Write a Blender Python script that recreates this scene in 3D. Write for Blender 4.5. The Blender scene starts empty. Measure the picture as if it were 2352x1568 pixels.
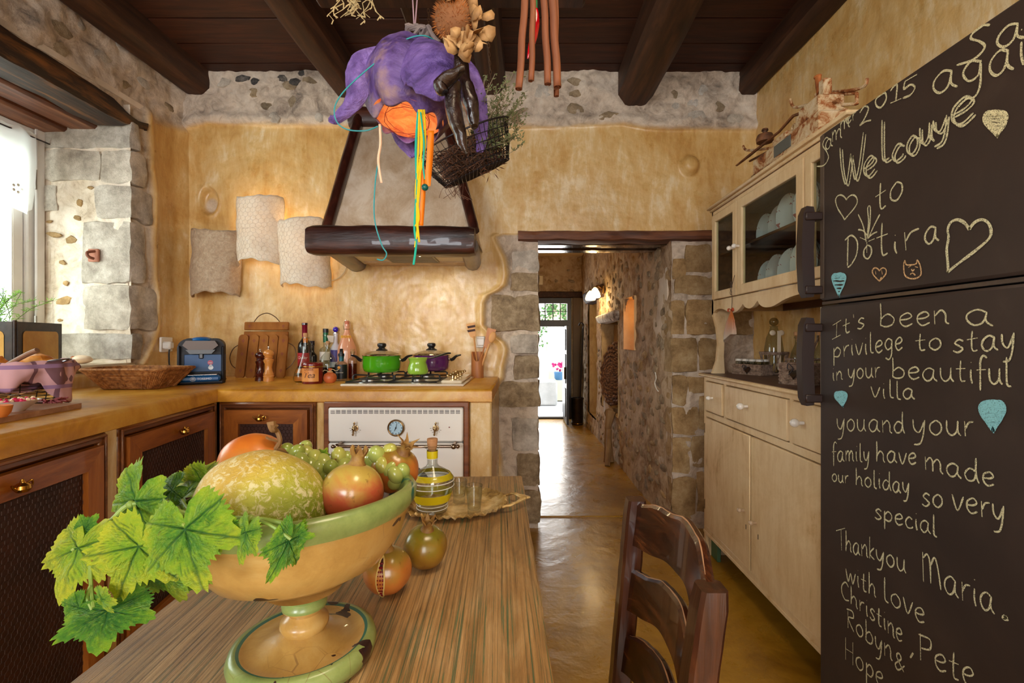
import bpy, bmesh, math, random
import numpy as np
from mathutils import Vector, Matrix, Euler, noise as mnoise
random.seed(7)
C = bpy.context.scene.collection
PI = math.pi
F, H, CX, CY = 1090.0, 1.14, 1199.0, 780.0
# ---------- camera ----------
cam_d = bpy.data.cameras.new('camera'); cam = bpy.data.objects.new('camera', cam_d); C.objects.link(cam)
cam_d.sensor_width = 36; cam_d.lens = F/2352*36; cam_d.clip_start = .02; cam_d.clip_end = 200
cam_d.shift_x = -23/2352; cam_d.shift_y = -4/2352
cam.location = (0, 0, H); cam.rotation_euler = (PI/2, 0, 0)
sc = bpy.context.scene
sc.camera = cam
sc.view_settings.view_transform = 'Standard'; sc.view_settings.look = 'None'
sc.view_settings.gamma = 1; sc.view_settings.use_curve_mapping = False
sc.view_settings.exposure = 0.0
sc.cycles.use_denoising = True
sc.cycles.max_bounces = 10; sc.cycles.diffuse_bounces = 6; sc.cycles.sample_clamp_indirect = 6
sc.cycles.transparent_max_bounces = 12
# ---------- sky and lights ----------
w = bpy.data.worlds.new('sky'); sc.world = w; w.use_nodes = True
bg = w.node_tree.nodes['Background']; bg.inputs[0].default_value = (.80, .90, 1.0, 1); bg.inputs[1].default_value = 4.0
def area(name, loc, rot, sx, sy, power, col, portal=False):
    d = bpy.data.lights.new(name, 'AREA'); d.shape = 'RECTANGLE'; d.size = sx; d.size_y = sy; d.energy = power; d.color = col
    o = bpy.data.objects.new(name, d); o.location = loc; o.rotation_euler = rot; C.objects.link(o)
    if portal: d.cycles.is_portal = True
    return o
def point(name, loc, power, col, r=.02):
    d = bpy.data.lights.new(name, 'POINT'); d.energy = power; d.color = col; d.shadow_soft_size = r
    o = bpy.data.objects.new(name, d); o.location = loc; C.objects.link(o); return o
area('window_portal', (-2.53, 1.72, 1.62), (0, -PI/2, 0), 1.25, 1.45, 1, (1, 1, 1), True)
area('rear_window_light', (-1.45, -2.42, 1.65), (PI/2, 0, 0), .9, 1.1, 62, (.92, .96, 1.0))
area('rear_door_fill', (.5, -2.42, 1.3), (PI/2, 0, 0), 1.1, 2.0, 44, (1.0, .93, .82))  # added fill from an unseen door opening, brightens the room from behind
area('courtyard_door_portal', (.3, 6.95, .85), (-PI/2, 0, 0), .75, 1.7, 1, (1, 1, 1), True)
area('window_light', (-2.62, 1.75, 1.65), (0, -PI/2, 0), 1.2, 1.3, 38, (.95, .97, 1.0))
area('passage_door_light', (.3, 7.1, .95), (-PI/2, 0, 0), .7, 1.5, 22, (1, .98, .95))
area('overhead_fill_light', (.3, .3, 2.5), (0, 0, 0), .5, .5, 15, (1.0, .80, .55))  # added warm fill overhead, there is no lamp fixture here
sun = bpy.data.lights.new('sun', 'SUN'); sun.energy = 2.5; sun.angle = .02; sun.color = (1, .95, .87)
so = bpy.data.objects.new('sun', sun); so.rotation_euler = (math.radians(48), 0, math.radians(-25)); C.objects.link(so)

# ---------- pixel helpers: a ray through the photograph meets a plane of the room ----------
def P(px, py, Y): return Vector(((px-CX)*Y/F, Y, H-(py-CY)*Y/F))
def PXx(px, py, X):
    Y = X*F/(px-CX); return Vector((X, Y, H-(py-CY)*Y/F))
def YZ(py, Z=.92): return (H-Z)*F/(py-CY)          # depth of a point seen on height Z
# ---------- mesh builder ----------
def frame(d):
    d = Vector(d).normalized(); a = Vector((0, 0, 1)) if abs(d.z) < .9 else Vector((1, 0, 0))
    u = d.cross(a).normalized(); return u, d.cross(u).normalized(), d
def catmull(pts, n=6, closed=False):
    pts = [Vector(p) for p in pts]; out = []; m = len(pts)
    if m < 3: return pts
    R = range(m if closed else m-1)
    for i in R:
        p0 = pts[(i-1) % m] if (closed or i > 0) else pts[0]; p1 = pts[i]; p2 = pts[(i+1) % m]
        p3 = pts[(i+2) % m] if (closed or i+2 < m) else pts[-1]
        for k in range(n):
            t = k/n
            out.append(.5*((2*p1)+(p2-p0)*t+(2*p0-5*p1+4*p2-p3)*t*t+(3*p1-p0-3*p2+p3)*t**3))
    if not closed: out.append(pts[-1])
    return out
class MB:
    def __init__(s): s.v = []; s.f = []; s.mi = []; s.cm = 0; s.nb = 0
    def add(s, vs, fs):
        b = len(s.v); s.v += [Vector(p) for p in vs]; s.f += [tuple(b+i for i in f) for f in fs]; s.mi += [s.cm]*len(fs); return s
    def box(s, x0, x1, y0, y1, z0, z1, M=None, bev=0):
        x0, x1 = sorted((x0, x1)); y0, y1 = sorted((y0, y1)); z0, z1 = sorted((z0, z1))
        e = .00016*min(s.nb, 9); s.nb += 1     # no two coplanar faces in one mesh
        if min(x1-x0, y1-y0, z1-z0) > 4*e: x0 += e; x1 -= e; y0 += e; y1 -= e; z0 += e; z1 -= e
        b = min(bev, (x1-x0)*.45, (y1-y0)*.45, (z1-z0)*.45)
        if b <= 0:
            vs = [(x, y, z) for x in (x0, x1) for y in (y0, y1) for z in (z0, z1)]
            fs = [(0, 1, 3, 2), (4, 6, 7, 5), (0, 4, 5, 1), (2, 3, 7, 6), (0, 2, 6, 4), (1, 5, 7, 3)]
        else:
            vs = []; idx = {}
            for i, x in enumerate((x0, x1)):
                for j, y in enumerate((y0, y1)):
                    for k, z in enumerate((z0, z1)):
                        sx = b if i == 0 else -b; sy = b if j == 0 else -b; sz = b if k == 0 else -b
                        for a, p in enumerate(((x, y+sy, z+sz), (x+sx, y, z+sz), (x+sx, y+sy, z))):
                            idx[i, j, k, a] = len(vs); vs.append(p)
            fs = []
            for i in (0, 1):
                fs.append(tuple(idx[i, j, k, 0] for j, k in ((0, 0), (0, 1), (1, 1), (1, 0))))
                fs.append(tuple(idx[j, i, k, 1] for j, k in ((0, 0), (0, 1), (1, 1), (1, 0))))
                fs.append(tuple(idx[j, k, i, 2] for j, k in ((0, 0), (0, 1), (1, 1), (1, 0))))
            for i in (0, 1):
                for j in (0, 1):
                    fs.append((idx[i, j, 0, 0], idx[i, j, 1, 0], idx[i, j, 1, 1], idx[i, j, 0, 1]))
                    fs.append((idx[i, 0, j, 0], idx[i, 1, j, 0], idx[i, 1, j, 2], idx[i, 0, j, 2]))
                    fs.append((idx[0, i, j, 1], idx[1, i, j, 1], idx[1, i, j, 2], idx[0, i, j, 2]))
                    for k in (0, 1): fs.append((idx[i, j, k, 0], idx[i, j, k, 1], idx[i, j, k, 2]))
        if M is not None: vs = [M @ Vector(p) for p in vs]
        return s.add(vs, fs)
    def tube(s, pts, r, n=8, closed=False, cap=True, flat=1.0):
        pts = [Vector(p) for p in pts]; m = len(pts)
        rs = list(r) if hasattr(r, '__len__') else [r]*m
        if len(rs) != m: rs = list(np.interp(np.linspace(0, 1, m), np.linspace(0, 1, len(rs)), rs))
        vs = []; u = None
        for i, p in enumerate(pts):
            d = (pts[(i+1) % m]-pts[i-1]) if closed else (pts[min(i+1, m-1)]-pts[max(i-1, 0)])
            if d.length < 1e-9: d = Vector((0, 0, 1))
            d.normalize()
            if u is None: u, _, _ = frame(d)
            u = (u-d*u.dot(d))
            if u.length < 1e-6: u, _, _ = frame(d)
            u.normalize(); v = d.cross(u)
            for k in range(n):
                a = 2*PI*k/n; vs.append(p+(u*math.cos(a)+v*math.sin(a)*flat)*rs[i])
        fs = []
        for i in range(m if closed else m-1):
            for k in range(n):
                a = i*n+k; b = i*n+(k+1) % n; c = ((i+1) % m)*n
                fs.append((a, b, c+(k+1) % n, c+k))
        if cap and not closed:
            fs.append(tuple(range(n-1, -1, -1))); fs.append(tuple((m-1)*n+k for k in range(n)))
        return s.add(vs, fs)
    def lathe(s, prof, n=32, loc=(0, 0, 0), M=None, jit=None, cap=True):
        vs = []; loc = Vector(loc)
        for (r, z) in prof:
            for k in range(n):
                a = 2*PI*k/n; rr = r
                if jit: rr = r*jit(a, z)
                p = Vector((rr*math.cos(a), rr*math.sin(a), z))
                if M is not None: p = M @ p
                vs.append(p+loc)
        fs = []
        for i in range(len(prof)-1):
            for k in range(n):
                a = i*n+k; b = i*n+(k+1) % n; fs.append((a, b, b+n, a+n))
        if cap:
            if prof[0][0] > 1e-5: fs.append(tuple(range(n-1, -1, -1)))
            if prof[-1][0] > 1e-5: fs.append(tuple((len(prof)-1)*n+k for k in range(n)))
        return s.add(vs, fs)
    def prism(s, poly, axis, t0, t1, M=None):
        # poly: 2D list; axis 'y': (x,z), 'x': (y,z), 'z': (x,y)
        def p3(a, b, t): return {'y': (a, t, b), 'x': (t, a, b), 'z': (a, b, t)}[axis]
        n = len(poly); vs = [p3(a, b, t0) for a, b in poly]+[p3(a, b, t1) for a, b in poly]
        fs = [tuple(range(n-1, -1, -1)), tuple(range(n, 2*n))]+[(i, (i+1) % n, n+(i+1) % n, n+i) for i in range(n)]
        if M is not None: vs = [M @ Vector(p) for p in vs]
        return s.add(vs, fs)
    def ball(s, c, r, n=16, m=10, nz=0, ns=5, seed=0, M=None):
        rx, ry, rz = r if hasattr(r, '__len__') else (r, r, r); c = Vector(c)
        vs = []
        for j in range(m+1):
            t = PI*j/m
            for k in range(n):
                a = 2*PI*k/n; d = Vector((math.sin(t)*math.cos(a), math.sin(t)*math.sin(a), -math.cos(t)))
                q = 1+(nz*mnoise.noise(d*ns+Vector((seed, seed*2, 0))) if nz else 0)
                p = Vector((d.x*rx*q, d.y*ry*q, d.z*rz*q))
                if M is not None: p = M @ p
                vs.append(c+p)
        fs = [(j*n+k, j*n+(k+1) % n, (j+1)*n+(k+1) % n, (j+1)*n+k) for j in range(m) for k in range(n)]
        return s.add(vs, fs)
    def wobble(s, amp, sc_=4, seed=0):
        o = Vector((seed*3.1, seed*1.7, seed*.9))
        s.v = [p+Vector((mnoise.noise(p*sc_+o), mnoise.noise(p*sc_+o+Vector((9, 0, 0))), mnoise.noise(p*sc_+o+Vector((0, 9, 0)))))*amp for p in s.v]; return s
    def xform(s, M): s.v = [M @ p for p in s.v]; return s
    def mesh(s, name, off=Vector((0, 0, 0)), smooth=True, ang=40):
        me = bpy.data.meshes.new(name); me.from_pydata([tuple(p-off) for p in s.v], [], s.f)
        bm = bmesh.new(); bm.from_mesh(me); bmesh.ops.recalc_face_normals(bm, faces=bm.faces); bm.to_mesh(me); bm.free()
        if smooth:
            me.polygons.foreach_set('use_smooth', [True]*len(me.polygons)); me.set_sharp_from_angle(angle=math.radians(ang))
        me.update(); return me
def wloc(p):
    v = Vector((0, 0, 0))
    while p is not None: v += p.location; p = p.parent
    return v
def obj(name, mb, m, parent=None, world=True, smooth=True, ang=40, label=None, kind=None, sub=0, solid=0):
    off = wloc(parent) if (parent is not None and world) else Vector((0, 0, 0))
    me = mb.mesh(name, off, smooth, ang) if isinstance(mb, MB) else mb
    for x in (m if isinstance(m, (list, tuple)) else [m]): me.materials.append(x)
    if isinstance(mb, MB) and any(mb.mi) and len(mb.mi) == len(me.polygons): me.polygons.foreach_set('material_index', mb.mi)
    o = bpy.data.objects.new(name, me); C.objects.link(o); o.parent = parent
    if label: o['label'] = label
    if kind: o['kind'] = kind
    if solid: q = o.modifiers.new('solid', 'SOLIDIFY'); q.thickness = solid; q.offset = 0
    if sub: q = o.modifiers.new('sub', 'SUBSURF'); q.levels = sub; q.render_levels = sub
    return o
def thing(name, label, cat, loc=(0, 0, 0), rz=0, group=None):
    o = bpy.data.objects.new(name, None); C.objects.link(o); o.empty_display_size = .05
    o.location = loc; o.rotation_euler = (0, 0, rz); o['label'] = label; o['category'] = cat
    if group: o['group'] = group
    return o
def tag(o, label, cat, group=None):
    o['label'] = label; o['category'] = cat
    if group: o['group'] = group
    return o
def struct(o, label, cat='wall'):
    o['kind'] = 'structure'; o['label'] = label; o['category'] = cat; return o
def dup(root, loc, rz=0, label=None):
    r = root.copy(); C.objects.link(r); r.location = loc; r.rotation_euler = (0, 0, rz)
    if label: r['label'] = label
    for ch in list(root.children):
        c = ch.copy(); C.objects.link(c); c.parent = r
        for g in list(ch.children):
            d = g.copy(); C.objects.link(d); d.parent = c
    return r
# ---------- materials ----------
def srgb(r, g, b):
    f = lambda c: (c/255/12.92) if c/255 <= .04045 else ((c/255+.055)/1.055)**2.4
    return (f(r), f(g), f(b), 1)
class NT:
    def __init__(s, name):
        s.m = bpy.data.materials.new(name); s.m.use_nodes = True; s.t = s.m.node_tree; s.n = s.t.nodes; s.b = s.n['Principled BSDF']
    def node(s, ty, **kw):
        x = s.n.new(ty)
        for k, v in kw.items():
            if hasattr(x, k): setattr(x, k, v)
            else: x.inputs[k.replace('_', ' ')].default_value = v
        return x
    def link(s, a, b): s.t.links.new(a, b)
    def coord(s, scale=(1, 1, 1), kind='Object', rot=(0, 0, 0)):
        if kind == 'World': a = s.n.new('ShaderNodeNewGeometry').outputs['Position']
        else: a = s.n.new('ShaderNodeTexCoord').outputs[kind]
        mp = s.n.new('ShaderNodeMapping'); mp.inputs['Scale'].default_value = scale; mp.inputs['Rotation'].default_value = rot
        s.link(a, mp.inputs[0]); return mp.outputs[0]
    def noise(s, vec, scale, detail=5, rough=.6, dist=0):
        x = s.node('ShaderNodeTexNoise'); s.link(vec, x.inputs['Vector']); x.inputs['Scale'].default_value = scale
        x.inputs['Detail'].default_value = detail; x.inputs['Roughness'].default_value = rough; x.inputs['Distortion'].default_value = dist
        return x.outputs['Fac']
    def ramp(s, fac, stops, interp='LINEAR'):
        x = s.node('ShaderNodeValToRGB'); cr = x.color_ramp; cr.interpolation = interp
        while len(cr.elements) < len(stops): cr.elements.new(.5)
        for e, (p, c) in zip(cr.elements, stops): e.position = p; e.color = c if len(c) == 4 else (*c, 1)
        s.link(fac, x.inputs[0]); return x.outputs[0]
    def mix(s, fac, a, b, blend='MIX'):
        x = s.node('ShaderNodeMix'); x.data_type = 'RGBA'; x.blend_type = blend
        for v, i in ((fac, 0), (a, 6), (b, 7)):
            if isinstance(v, (int, float)): x.inputs[i].default_value = v
            elif isinstance(v, tuple): x.inputs[i].default_value = v
            else: s.link(v, x.inputs[i])
        return x.outputs[2]
    def math(s, op, a, b=0):
        x = s.node('ShaderNodeMath'); x.operation = op
        for v, i in ((a, 0), (b, 1)):
            if isinstance(v, (int, float)): x.inputs[i].default_value = v
            else: s.link(v, x.inputs[i])
        return x.outputs[0]
    def bump(s, h, strength=.3, dist=.01):
        x = s.node('ShaderNodeBump'); x.inputs['Strength'].default_value = strength; x.inputs['Distance'].default_value = dist
        s.link(h, x.inputs['Height']); s.link(x.outputs[0], s.b.inputs['Normal'])
    def set(s, **kw):
        for k, v in kw.items():
            k = {'color': 'Base Color', 'rough': 'Roughness', 'metal': 'Metallic', 'coat': 'Coat Weight', 'coatr': 'Coat Roughness', 'trans': 'Transmission Weight',
                 'ior': 'IOR', 'alpha': 'Alpha', 'emis': 'Emission Color', 'emst': 'Emission Strength', 'spec': 'Specular IOR Level', 'sss': 'Subsurface Weight', 'sheen': 'Sheen Weight'}[k]
            if isinstance(v, (int, float, tuple)): s.b.inputs[k].default_value = v
            else: s.link(v, s.b.inputs[k])
        return s
B = lambda v: (v, v, v, 1)
def pm(name, stops, scale=6, stretch=(1, 1, 1), rough=.5, r2=None, bump=.2, bscale=40, bdist=.003, kind='Object', detail=6, nrough=.6, dist=0, **kw):
    """mottled material: noise -> colour ramp, finer noise -> relief"""
    t = NT(name); v = t.coord(stretch, kind); f = t.noise(v, scale, detail, nrough, dist)
    n = len(stops); st = [(.32+.36*i/max(1, n-1), srgb(*c)) for i, c in enumerate(stops)]
    t.set(color=t.ramp(f, st)) if n > 1 else t.set(color=srgb(*stops[0]))
    if r2 is not None: t.set(rough=t.ramp(t.noise(v, scale*2, 4), [(.3, B(rough)), (.7, B(r2))]))
    else: t.set(rough=rough)
    if bump: t.bump(t.noise(v, bscale, 6, .65), bump, bdist)
    t.set(**kw); return t.m
def solid(name, c, rough=.5, **kw): return NT(name).set(color=srgb(*c), rough=rough, **kw).m
def glass(name, c=(255, 255, 255), rough=.0, ior=1.45):
    # thin clear glass that lets light through: glass mixed with transparency
    t = NT(name); lw = t.node('ShaderNodeLayerWeight'); lw.inputs[0].default_value = .35
    g = t.node('ShaderNodeBsdfGlossy'); g.inputs['Roughness'].default_value = .04; tr = t.node('ShaderNodeBsdfTransparent')
    t.link(t.ramp(lw.outputs['Facing'], [(.0, srgb(*c)), (.7, tuple(.86*q for q in srgb(*c)[:3])), (1, tuple(.45*q for q in srgb(*c)[:3]))]), tr.inputs[0])
    mx = t.node('ShaderNodeMixShader'); t.link(t.ramp(lw.outputs['Facing'], [(.0, B(.05)), (.6, B(.12)), (1, B(.7))]), mx.inputs[0])
    t.link(tr.outputs[0], mx.inputs[1]); t.link(g.outputs[0], mx.inputs[2]); t.link(mx.outputs[0], t.n['Material Output'].inputs[0]); return t.m
def pane(name, c=(240, 245, 240), refl=.1):
    t = NT(name); g = t.node('ShaderNodeBsdfGlossy'); g.inputs['Roughness'].default_value = .03
    tr = t.node('ShaderNodeBsdfTransparent'); tr.inputs[0].default_value = srgb(*c); mx = t.node('ShaderNodeMixShader'); mx.inputs[0].default_value = refl
    t.link(tr.outputs[0], mx.inputs[1]); t.link(g.outputs[0], mx.inputs[2]); t.link(mx.outputs[0], t.n['Material Output'].inputs[0]); return t.m
def wall_mat(name, plaster, wash, rough=.4):
    """plaster colour where attribute mask.r=0, whitewashed rubble where 1; mask.g darkens with mortar stains"""
    t = NT(name); v = t.coord(kind='World'); vs = t.coord((1.6, 1.6, .45), 'World')
    a = t.node('ShaderNodeAttribute'); a.attribute_name = 'mask'
    sep = t.node('ShaderNodeSeparateColor'); t.link(a.outputs['Color'], sep.inputs[0])
    n1 = t.noise(v, 1.7, 9, .68, .6); n2 = t.noise(vs, 9, 8, .7, .4); f = t.math('ADD', t.math('MULTIPLY', n1, .55), t.math('MULTIPLY', n2, .45))
    pc = t.ramp(f, [(.38, srgb(*plaster[0])), (.46, srgb(*plaster[1])), (.53, srgb(*plaster[2])), (.61, srgb(*plaster[3]))])
    m1 = t.noise(v, 3.2, 8, .7, .5); m2 = t.noise(v, 11, 8, .75, 1.2)
    wc = t.ramp(t.math('ADD', t.math('MULTIPLY', m1, .5), t.math('MULTIPLY', m2, .5)), [(.34, srgb(*wash[0])), (.43, srgb(*wash[1])), (.53, srgb(*wash[2])), (.66, srgb(*wash[3]))])
    t.set(color=t.mix(sep.outputs[0], pc, wc))
    t.set(coat=t.math('MULTIPLY', t.math('SUBTRACT', 1, sep.outputs[0]), t.ramp(t.noise(v, 5, 7, .7), [(.42, B(.06)), (.56, B(.34))])) if rough < .5 else 0.0, coatr=.2)
    t.set(rough=t.mix(sep.outputs[0], t.ramp(t.noise(v, 6, 8, .7), [(.35, B(rough-.10)), (.65, B(rough+.18))]), B(.9)))
    bn = t.noise(v, 90, 8, .7); bl = t.noise(v, 14, 8, .6)
    h = t.math('ADD', t.math('MULTIPLY', bl, .5), t.math('MULTIPLY', bn, t.math('ADD', t.math('MULTIPLY', sep.outputs[0], .45), .07)))
    t.bump(h, .55, .012); return t.m
M = {}
OCH = [(186, 138, 70), (205, 162, 96), (216, 181, 122), (232, 210, 170)]
WASH = [(88, 80, 74), (166, 148, 130), (204, 186, 166), (222, 208, 190)]
M['ochre'] = wall_mat('ochre plaster', OCH, WASH, .30)
M['wash'] = pm('plain whitewash', [(176, 158, 138), (206, 188, 166), (226, 212, 194)], 4, rough=.9, bump=.4, kind='World')
M['rubble'] = wall_mat('ochre rubble wall', [(130, 100, 58), (170, 136, 86), (190, 158, 108), (206, 180, 132)], [(104, 76, 46), (146, 114, 78), (190, 164, 132), (206, 184, 154)], .6)
M['reveal'] = wall_mat('window reveal plaster', OCH, [(150, 128, 104), (206, 188, 164), (228, 214, 196), (238, 228, 214)], .6)
def stone_mat(name, a, b, c, sc_=7, bump=.9):
    t = NT(name); v = t.coord(kind='World'); oi = t.node('ShaderNodeObjectInfo')
    f = t.noise(v, sc_, 9, .75, .1)
    col = t.ramp(f, [(.34, srgb(*a)), (.5, srgb(*b)), (.66, srgb(*c))])
    sh = t.ramp(oi.outputs['Random'], [(0, (.84, .84, .85, 1)), (.5, (.97, .95, .93, 1)), (1, (1.08, 1.04, .98, 1))])
    t.set(color=t.mix(1.0, col, sh, 'MULTIPLY'), rough=.88, spec=.3)
    h = t.math('ADD', t.noise(v, 60, 8, .75), t.math('MULTIPLY', t.noise(v, 190, 4, .6), .5)); t.bump(h, bump, .008); return t.m
M['stone_grey'] = stone_mat('grey limestone', (150, 140, 128), (192, 182, 168), (226, 218, 206), 9)
M['stone_tan'] = stone_mat('tan sandstone', (132, 104, 68), (174, 142, 98), (202, 176, 134), 9)
M['stone_mix'] = stone_mat('weathered field stone', (112, 94, 74), (156, 136, 108), (192, 172, 144), 14)
M['stone_soot'] = stone_mat('sooty stone', (44, 42, 42), (84, 80, 76), (150, 140, 130), 16)
M['floor'] = None
t = NT('polished ochre cement'); v = t.coord(kind='World')
t.set(color=t.ramp(t.noise(v, 2.2, 9, .7, .6), [(.3, srgb(122, 82, 14)), (.48, srgb(156, 112, 26)), (.6, srgb(174, 130, 42)), (.75, srgb(186, 148, 70))]))
t.set(rough=t.ramp(t.noise(v, 5, 7, .7, .5), [(.3, B(.22)), (.7, B(.40))]), coat=.25, coatr=.2)
t.bump(t.math('ADD', t.noise(v, 7, 4, .5, .4), t.math('MULTIPLY', t.noise(v, 45, 5, .6), .12)), .3, .02); M['floor'] = t.m
t = NT('worktop ochre cement'); v = t.coord(kind='World')
t.set(color=t.ramp(t.noise(v, 3.5, 9, .7, .5), [(.32, srgb(166, 104, 22)), (.48, srgb(202, 140, 40)), (.6, srgb(216, 162, 64)), (.74, srgb(226, 188, 104))]))
t.set(rough=t.ramp(t.noise(v, 6, 7, .7), [(.3, B(.25)), (.7, B(.48))])); t.bump(t.noise(v, 22, 7, .65), .3, .006); M['worktop'] = t.m
def wood_mat(name, cs, along='x', scale=1.0, rough=.45, r2=None, bump=.35, kind='Object', grain=38, knots=True, coat=0, **kw):
    t = NT(name); st = {'x': (1, 9, 9), 'y': (9, 1, 9), 'z': (9, 9, 1)}[along]; v = t.coord(st, kind)
    f1 = t.noise(v, 1.6*scale, 6, .6, 1.3); st2 = tuple(1.5 if q == 1 else grain/3 for q in st); v2 = t.coord(st2, kind)
    f2 = t.noise(v2, 3*scale, 5, .7, .3); f = t.math('ADD', t.math('MULTIPLY', f1, .6), t.math('MULTIPLY', f2, .4)); n = len(cs)
    t.set(color=t.ramp(f, [(.34+.32*i/(n-1), srgb(*c)) for i, c in enumerate(cs)]))
    if r2: t.set(rough=t.ramp(f1, [(.3, B(rough)), (.7, B(r2))]))
    else: t.set(rough=rough)
    t.bump(f2, bump, .003); t.set(coat=coat, **kw); return t.m
M['beam'] = wood_mat('dark beam wood', [(34, 17, 8), (58, 32, 16), (84, 50, 28)], 'y', rough=.6, kind='World', spec=.35)
M['plank'] = wood_mat('dark ceiling boards', [(38, 17, 8), (56, 26, 13), (74, 36, 18)], 'x', rough=.6, kind='World', spec=.3)
M['hood_wood'] = wood_mat('varnished dark log', [(26, 9, 6), (54, 22, 13), (92, 46, 28)], 'x', rough=.30, r2=.55, kind='World', coat=.25, bump=.9)
M['lintel'] = wood_mat('old charred lintel', [(16, 10, 6), (46, 26, 12), (128, 80, 34)], 'y', rough=.6, kind='World', bump=.9)
M['lintel_x'] = wood_mat('old red brown lintel', [(52, 24, 12), (98, 54, 30), (134, 84, 52)], 'x', rough=.6, kind='World', bump=.9)
M['pine'] = wood_mat('orange stained pine', [(112, 56, 16), (160, 90, 30), (186, 116, 48)], 'z', rough=.35, coat=.25)
M['pine_x'] = wood_mat('orange stained pine rail', [(112, 56, 16), (160, 90, 30), (190, 118, 50)], 'x', rough=.35, coat=.25)
M['pine_dark'] = wood_mat('dark stained frame', [(74, 36, 12), (112, 60, 24), (140, 84, 38)], 'x', rough=.35, coat=.25)
M['chair'] = wood_mat('dark red brown chair wood', [(30, 12, 6), (56, 26, 12), (88, 46, 22)], 'z', rough=.28, coat=.35)
M['slat'] = wood_mat('chair slat wood', [(26, 12, 8), (72, 32, 14), (124, 66, 28)], 'y', rough=.28, coat=.35)
# ================= walls =================
def vnoise(u, v, s, seed=0):
    u = u*s+seed*17.3; v = v*s+seed*9.1; iu = np.floor(u); iv = np.floor(v); fu = u-iu; fv = v-iv
    fu = fu*fu*(3-2*fu); fv = fv*fv*(3-2*fv)
    h = lambda a, b: np.modf(np.abs(np.sin(a*127.1+b*311.7+seed*3.7)*43758.5453))[0]
    return (h(iu, iv)*(1-fu)+h(iu+1, iv)*fu)*(1-fv)+(h(iu, iv+1)*(1-fu)+h(iu+1, iv+1)*fu)*fv-.5
def fbm(u, v, s, o=4, seed=0): return sum(vnoise(u, v, s*2**i, seed+i)*.5**i for i in range(o))
def sst(x, a, b): t = np.clip((x-a)/(b-a), 0, 1); return t*t*(3-2*t)
def grid_wall(name, us, vs, pos, disp, mask, keep, m, parent=None):
    U, V = np.meshgrid(us, vs, indexing='ij'); D = disp(U, V); X, Y, Z = pos(U, V, D)
    nv, nu = len(vs), len(us); co = np.stack([X, Y, Z], -1).reshape(-1, 3)
    i, j = np.meshgrid(np.arange(nu-1), np.arange(nv-1), indexing='ij'); i = i.ravel(); j = j.ravel()
    k = keep((us[i]+us[i+1])/2, (vs[j]+vs[j+1])/2); i = i[k]; j = j[k]
    f = np.stack([i*nv+j, (i+1)*nv+j, (i+1)*nv+j+1, i*nv+j+1], -1)
    me = bpy.data.meshes.new(name); me.from_pydata(co.tolist(), [], f.tolist())
    K = mask(U, V).ravel(); ca = me.color_attributes.new('mask', 'FLOAT_COLOR', 'POINT')
    c = np.zeros((len(co), 4), np.float32); c[:, 0] = K; c[:, 3] = 1; ca.data.foreach_set('color', c.ravel())
    bm = bmesh.new(); bm.from_mesh(me); bmesh.ops.delete(bm, geom=[q for q in bm.verts if not q.link_faces], context='VERTS'); bm.to_mesh(me); bm.free()
    me.polygons.foreach_set('use_smooth', [True]*len(me.polygons)); me.materials.append(m)
    o = bpy.data.objects.new(name, me); C.objects.link(o); o.parent = parent; return o
SY = 2.85/F
def bx(px): return (px-CX)*SY
def bz(py): return H-(py-CY)*SY
# edge of the thick plaster beside the doorway, height -> X
_yb = [527, 545, 558, 592, 627, 655, 668, 677, 695, 747, 768, 785, 802, 868, 902, 960, 1100, 1260]
_xb = [1190, 1140, 1147, 1163, 1170, 1165, 1150, 1127, 1117, 1116, 1137, 1162, 1170, 1158, 1136, 1140, 1158, 1160]
zb_ = np.array([bz(y) for y in _yb][::-1]); xb_ = np.array([bx(x) for x in _xb][::-1])
_xt = [420, 480, 600, 800, 1000, 1170, 1300, 1400, 1430, 1480, 1540, 1740]
_yt = [300, 285, 289, 293, 292, 294, 293, 290, 288, 297, 300, 299]
xt_ = np.array([bx(x) for x in _xt]); zt_ = np.array([bz(y) for y in _yt])
DOORX = (bx(1235), bx(1546)); ZL0, ZL1 = bz(553), bz(530)
def back_fields(U, V):
    ztop = np.interp(U, xt_, zt_)+.008*vnoise(U, V*0, 6, 3)
    edge = np.interp(V, zb_, xb_)+.006*fbm(U, V, 14, 3, 5)
    ze = V-ztop
    band = sst(ze, -.006, .012)
    dl = np.where(V < bz(538), (U-edge), -1.0)
    stone = np.where(V < bz(538), sst(dl, -.018, .012), 0)
    return ze, band, dl, stone
def back_disp(U, V):
    ze, band, dl, stone = back_fields(U, V)
    d = .028*(1-stone)*(1-band)+.008*fbm(U, V, 3, 4, 2)+.0016*fbm(U, V, 40, 2, 9)*(1-band)
    d += .012*np.exp(-((dl+.03)/.022)**2)*(V < bz(538))
    d += band*(.042+.030*fbm(U, V, 7, 4, 4)+.012*fbm(U, V, 24, 3, 6)) + .016*np.exp(-((ze-.035)/.03)**2)
    d += stone*(.016*fbm(U, V, 18, 4, 7))
    # oval hollow and a boss in the plaster
    e = ((U-bx(482))/.058)**2+((V-bz(462))/.09)**2; d -= .03*(1-sst(e, .35, 1.0)); d += .006*np.exp(-((e-1.15)/.35)**2)
    e2 = ((U-bx(1583))/.062)**2+((V-bz(382))/.066)**2; d += .045*(1-sst(e2, .1, 1.1))
    return d
def back_mask(U, V):
    ze, band, dl, stone = back_fields(U, V)
    e = ((U-bx(482))/.05)**2+((V-bz(470))/.06)**2
    return np.clip(np.maximum(np.maximum(band, stone), .8*(1-sst(e, .2, .8))), 0, 1)
us = np.arange(-2.13, 1.56, .0085); vs = np.arange(-.02, 2.8, .0085)
keepb = lambda u, v: ~((u > DOORX[0]) & (u < DOORX[1]) & (v < ZL1-.02))
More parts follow.
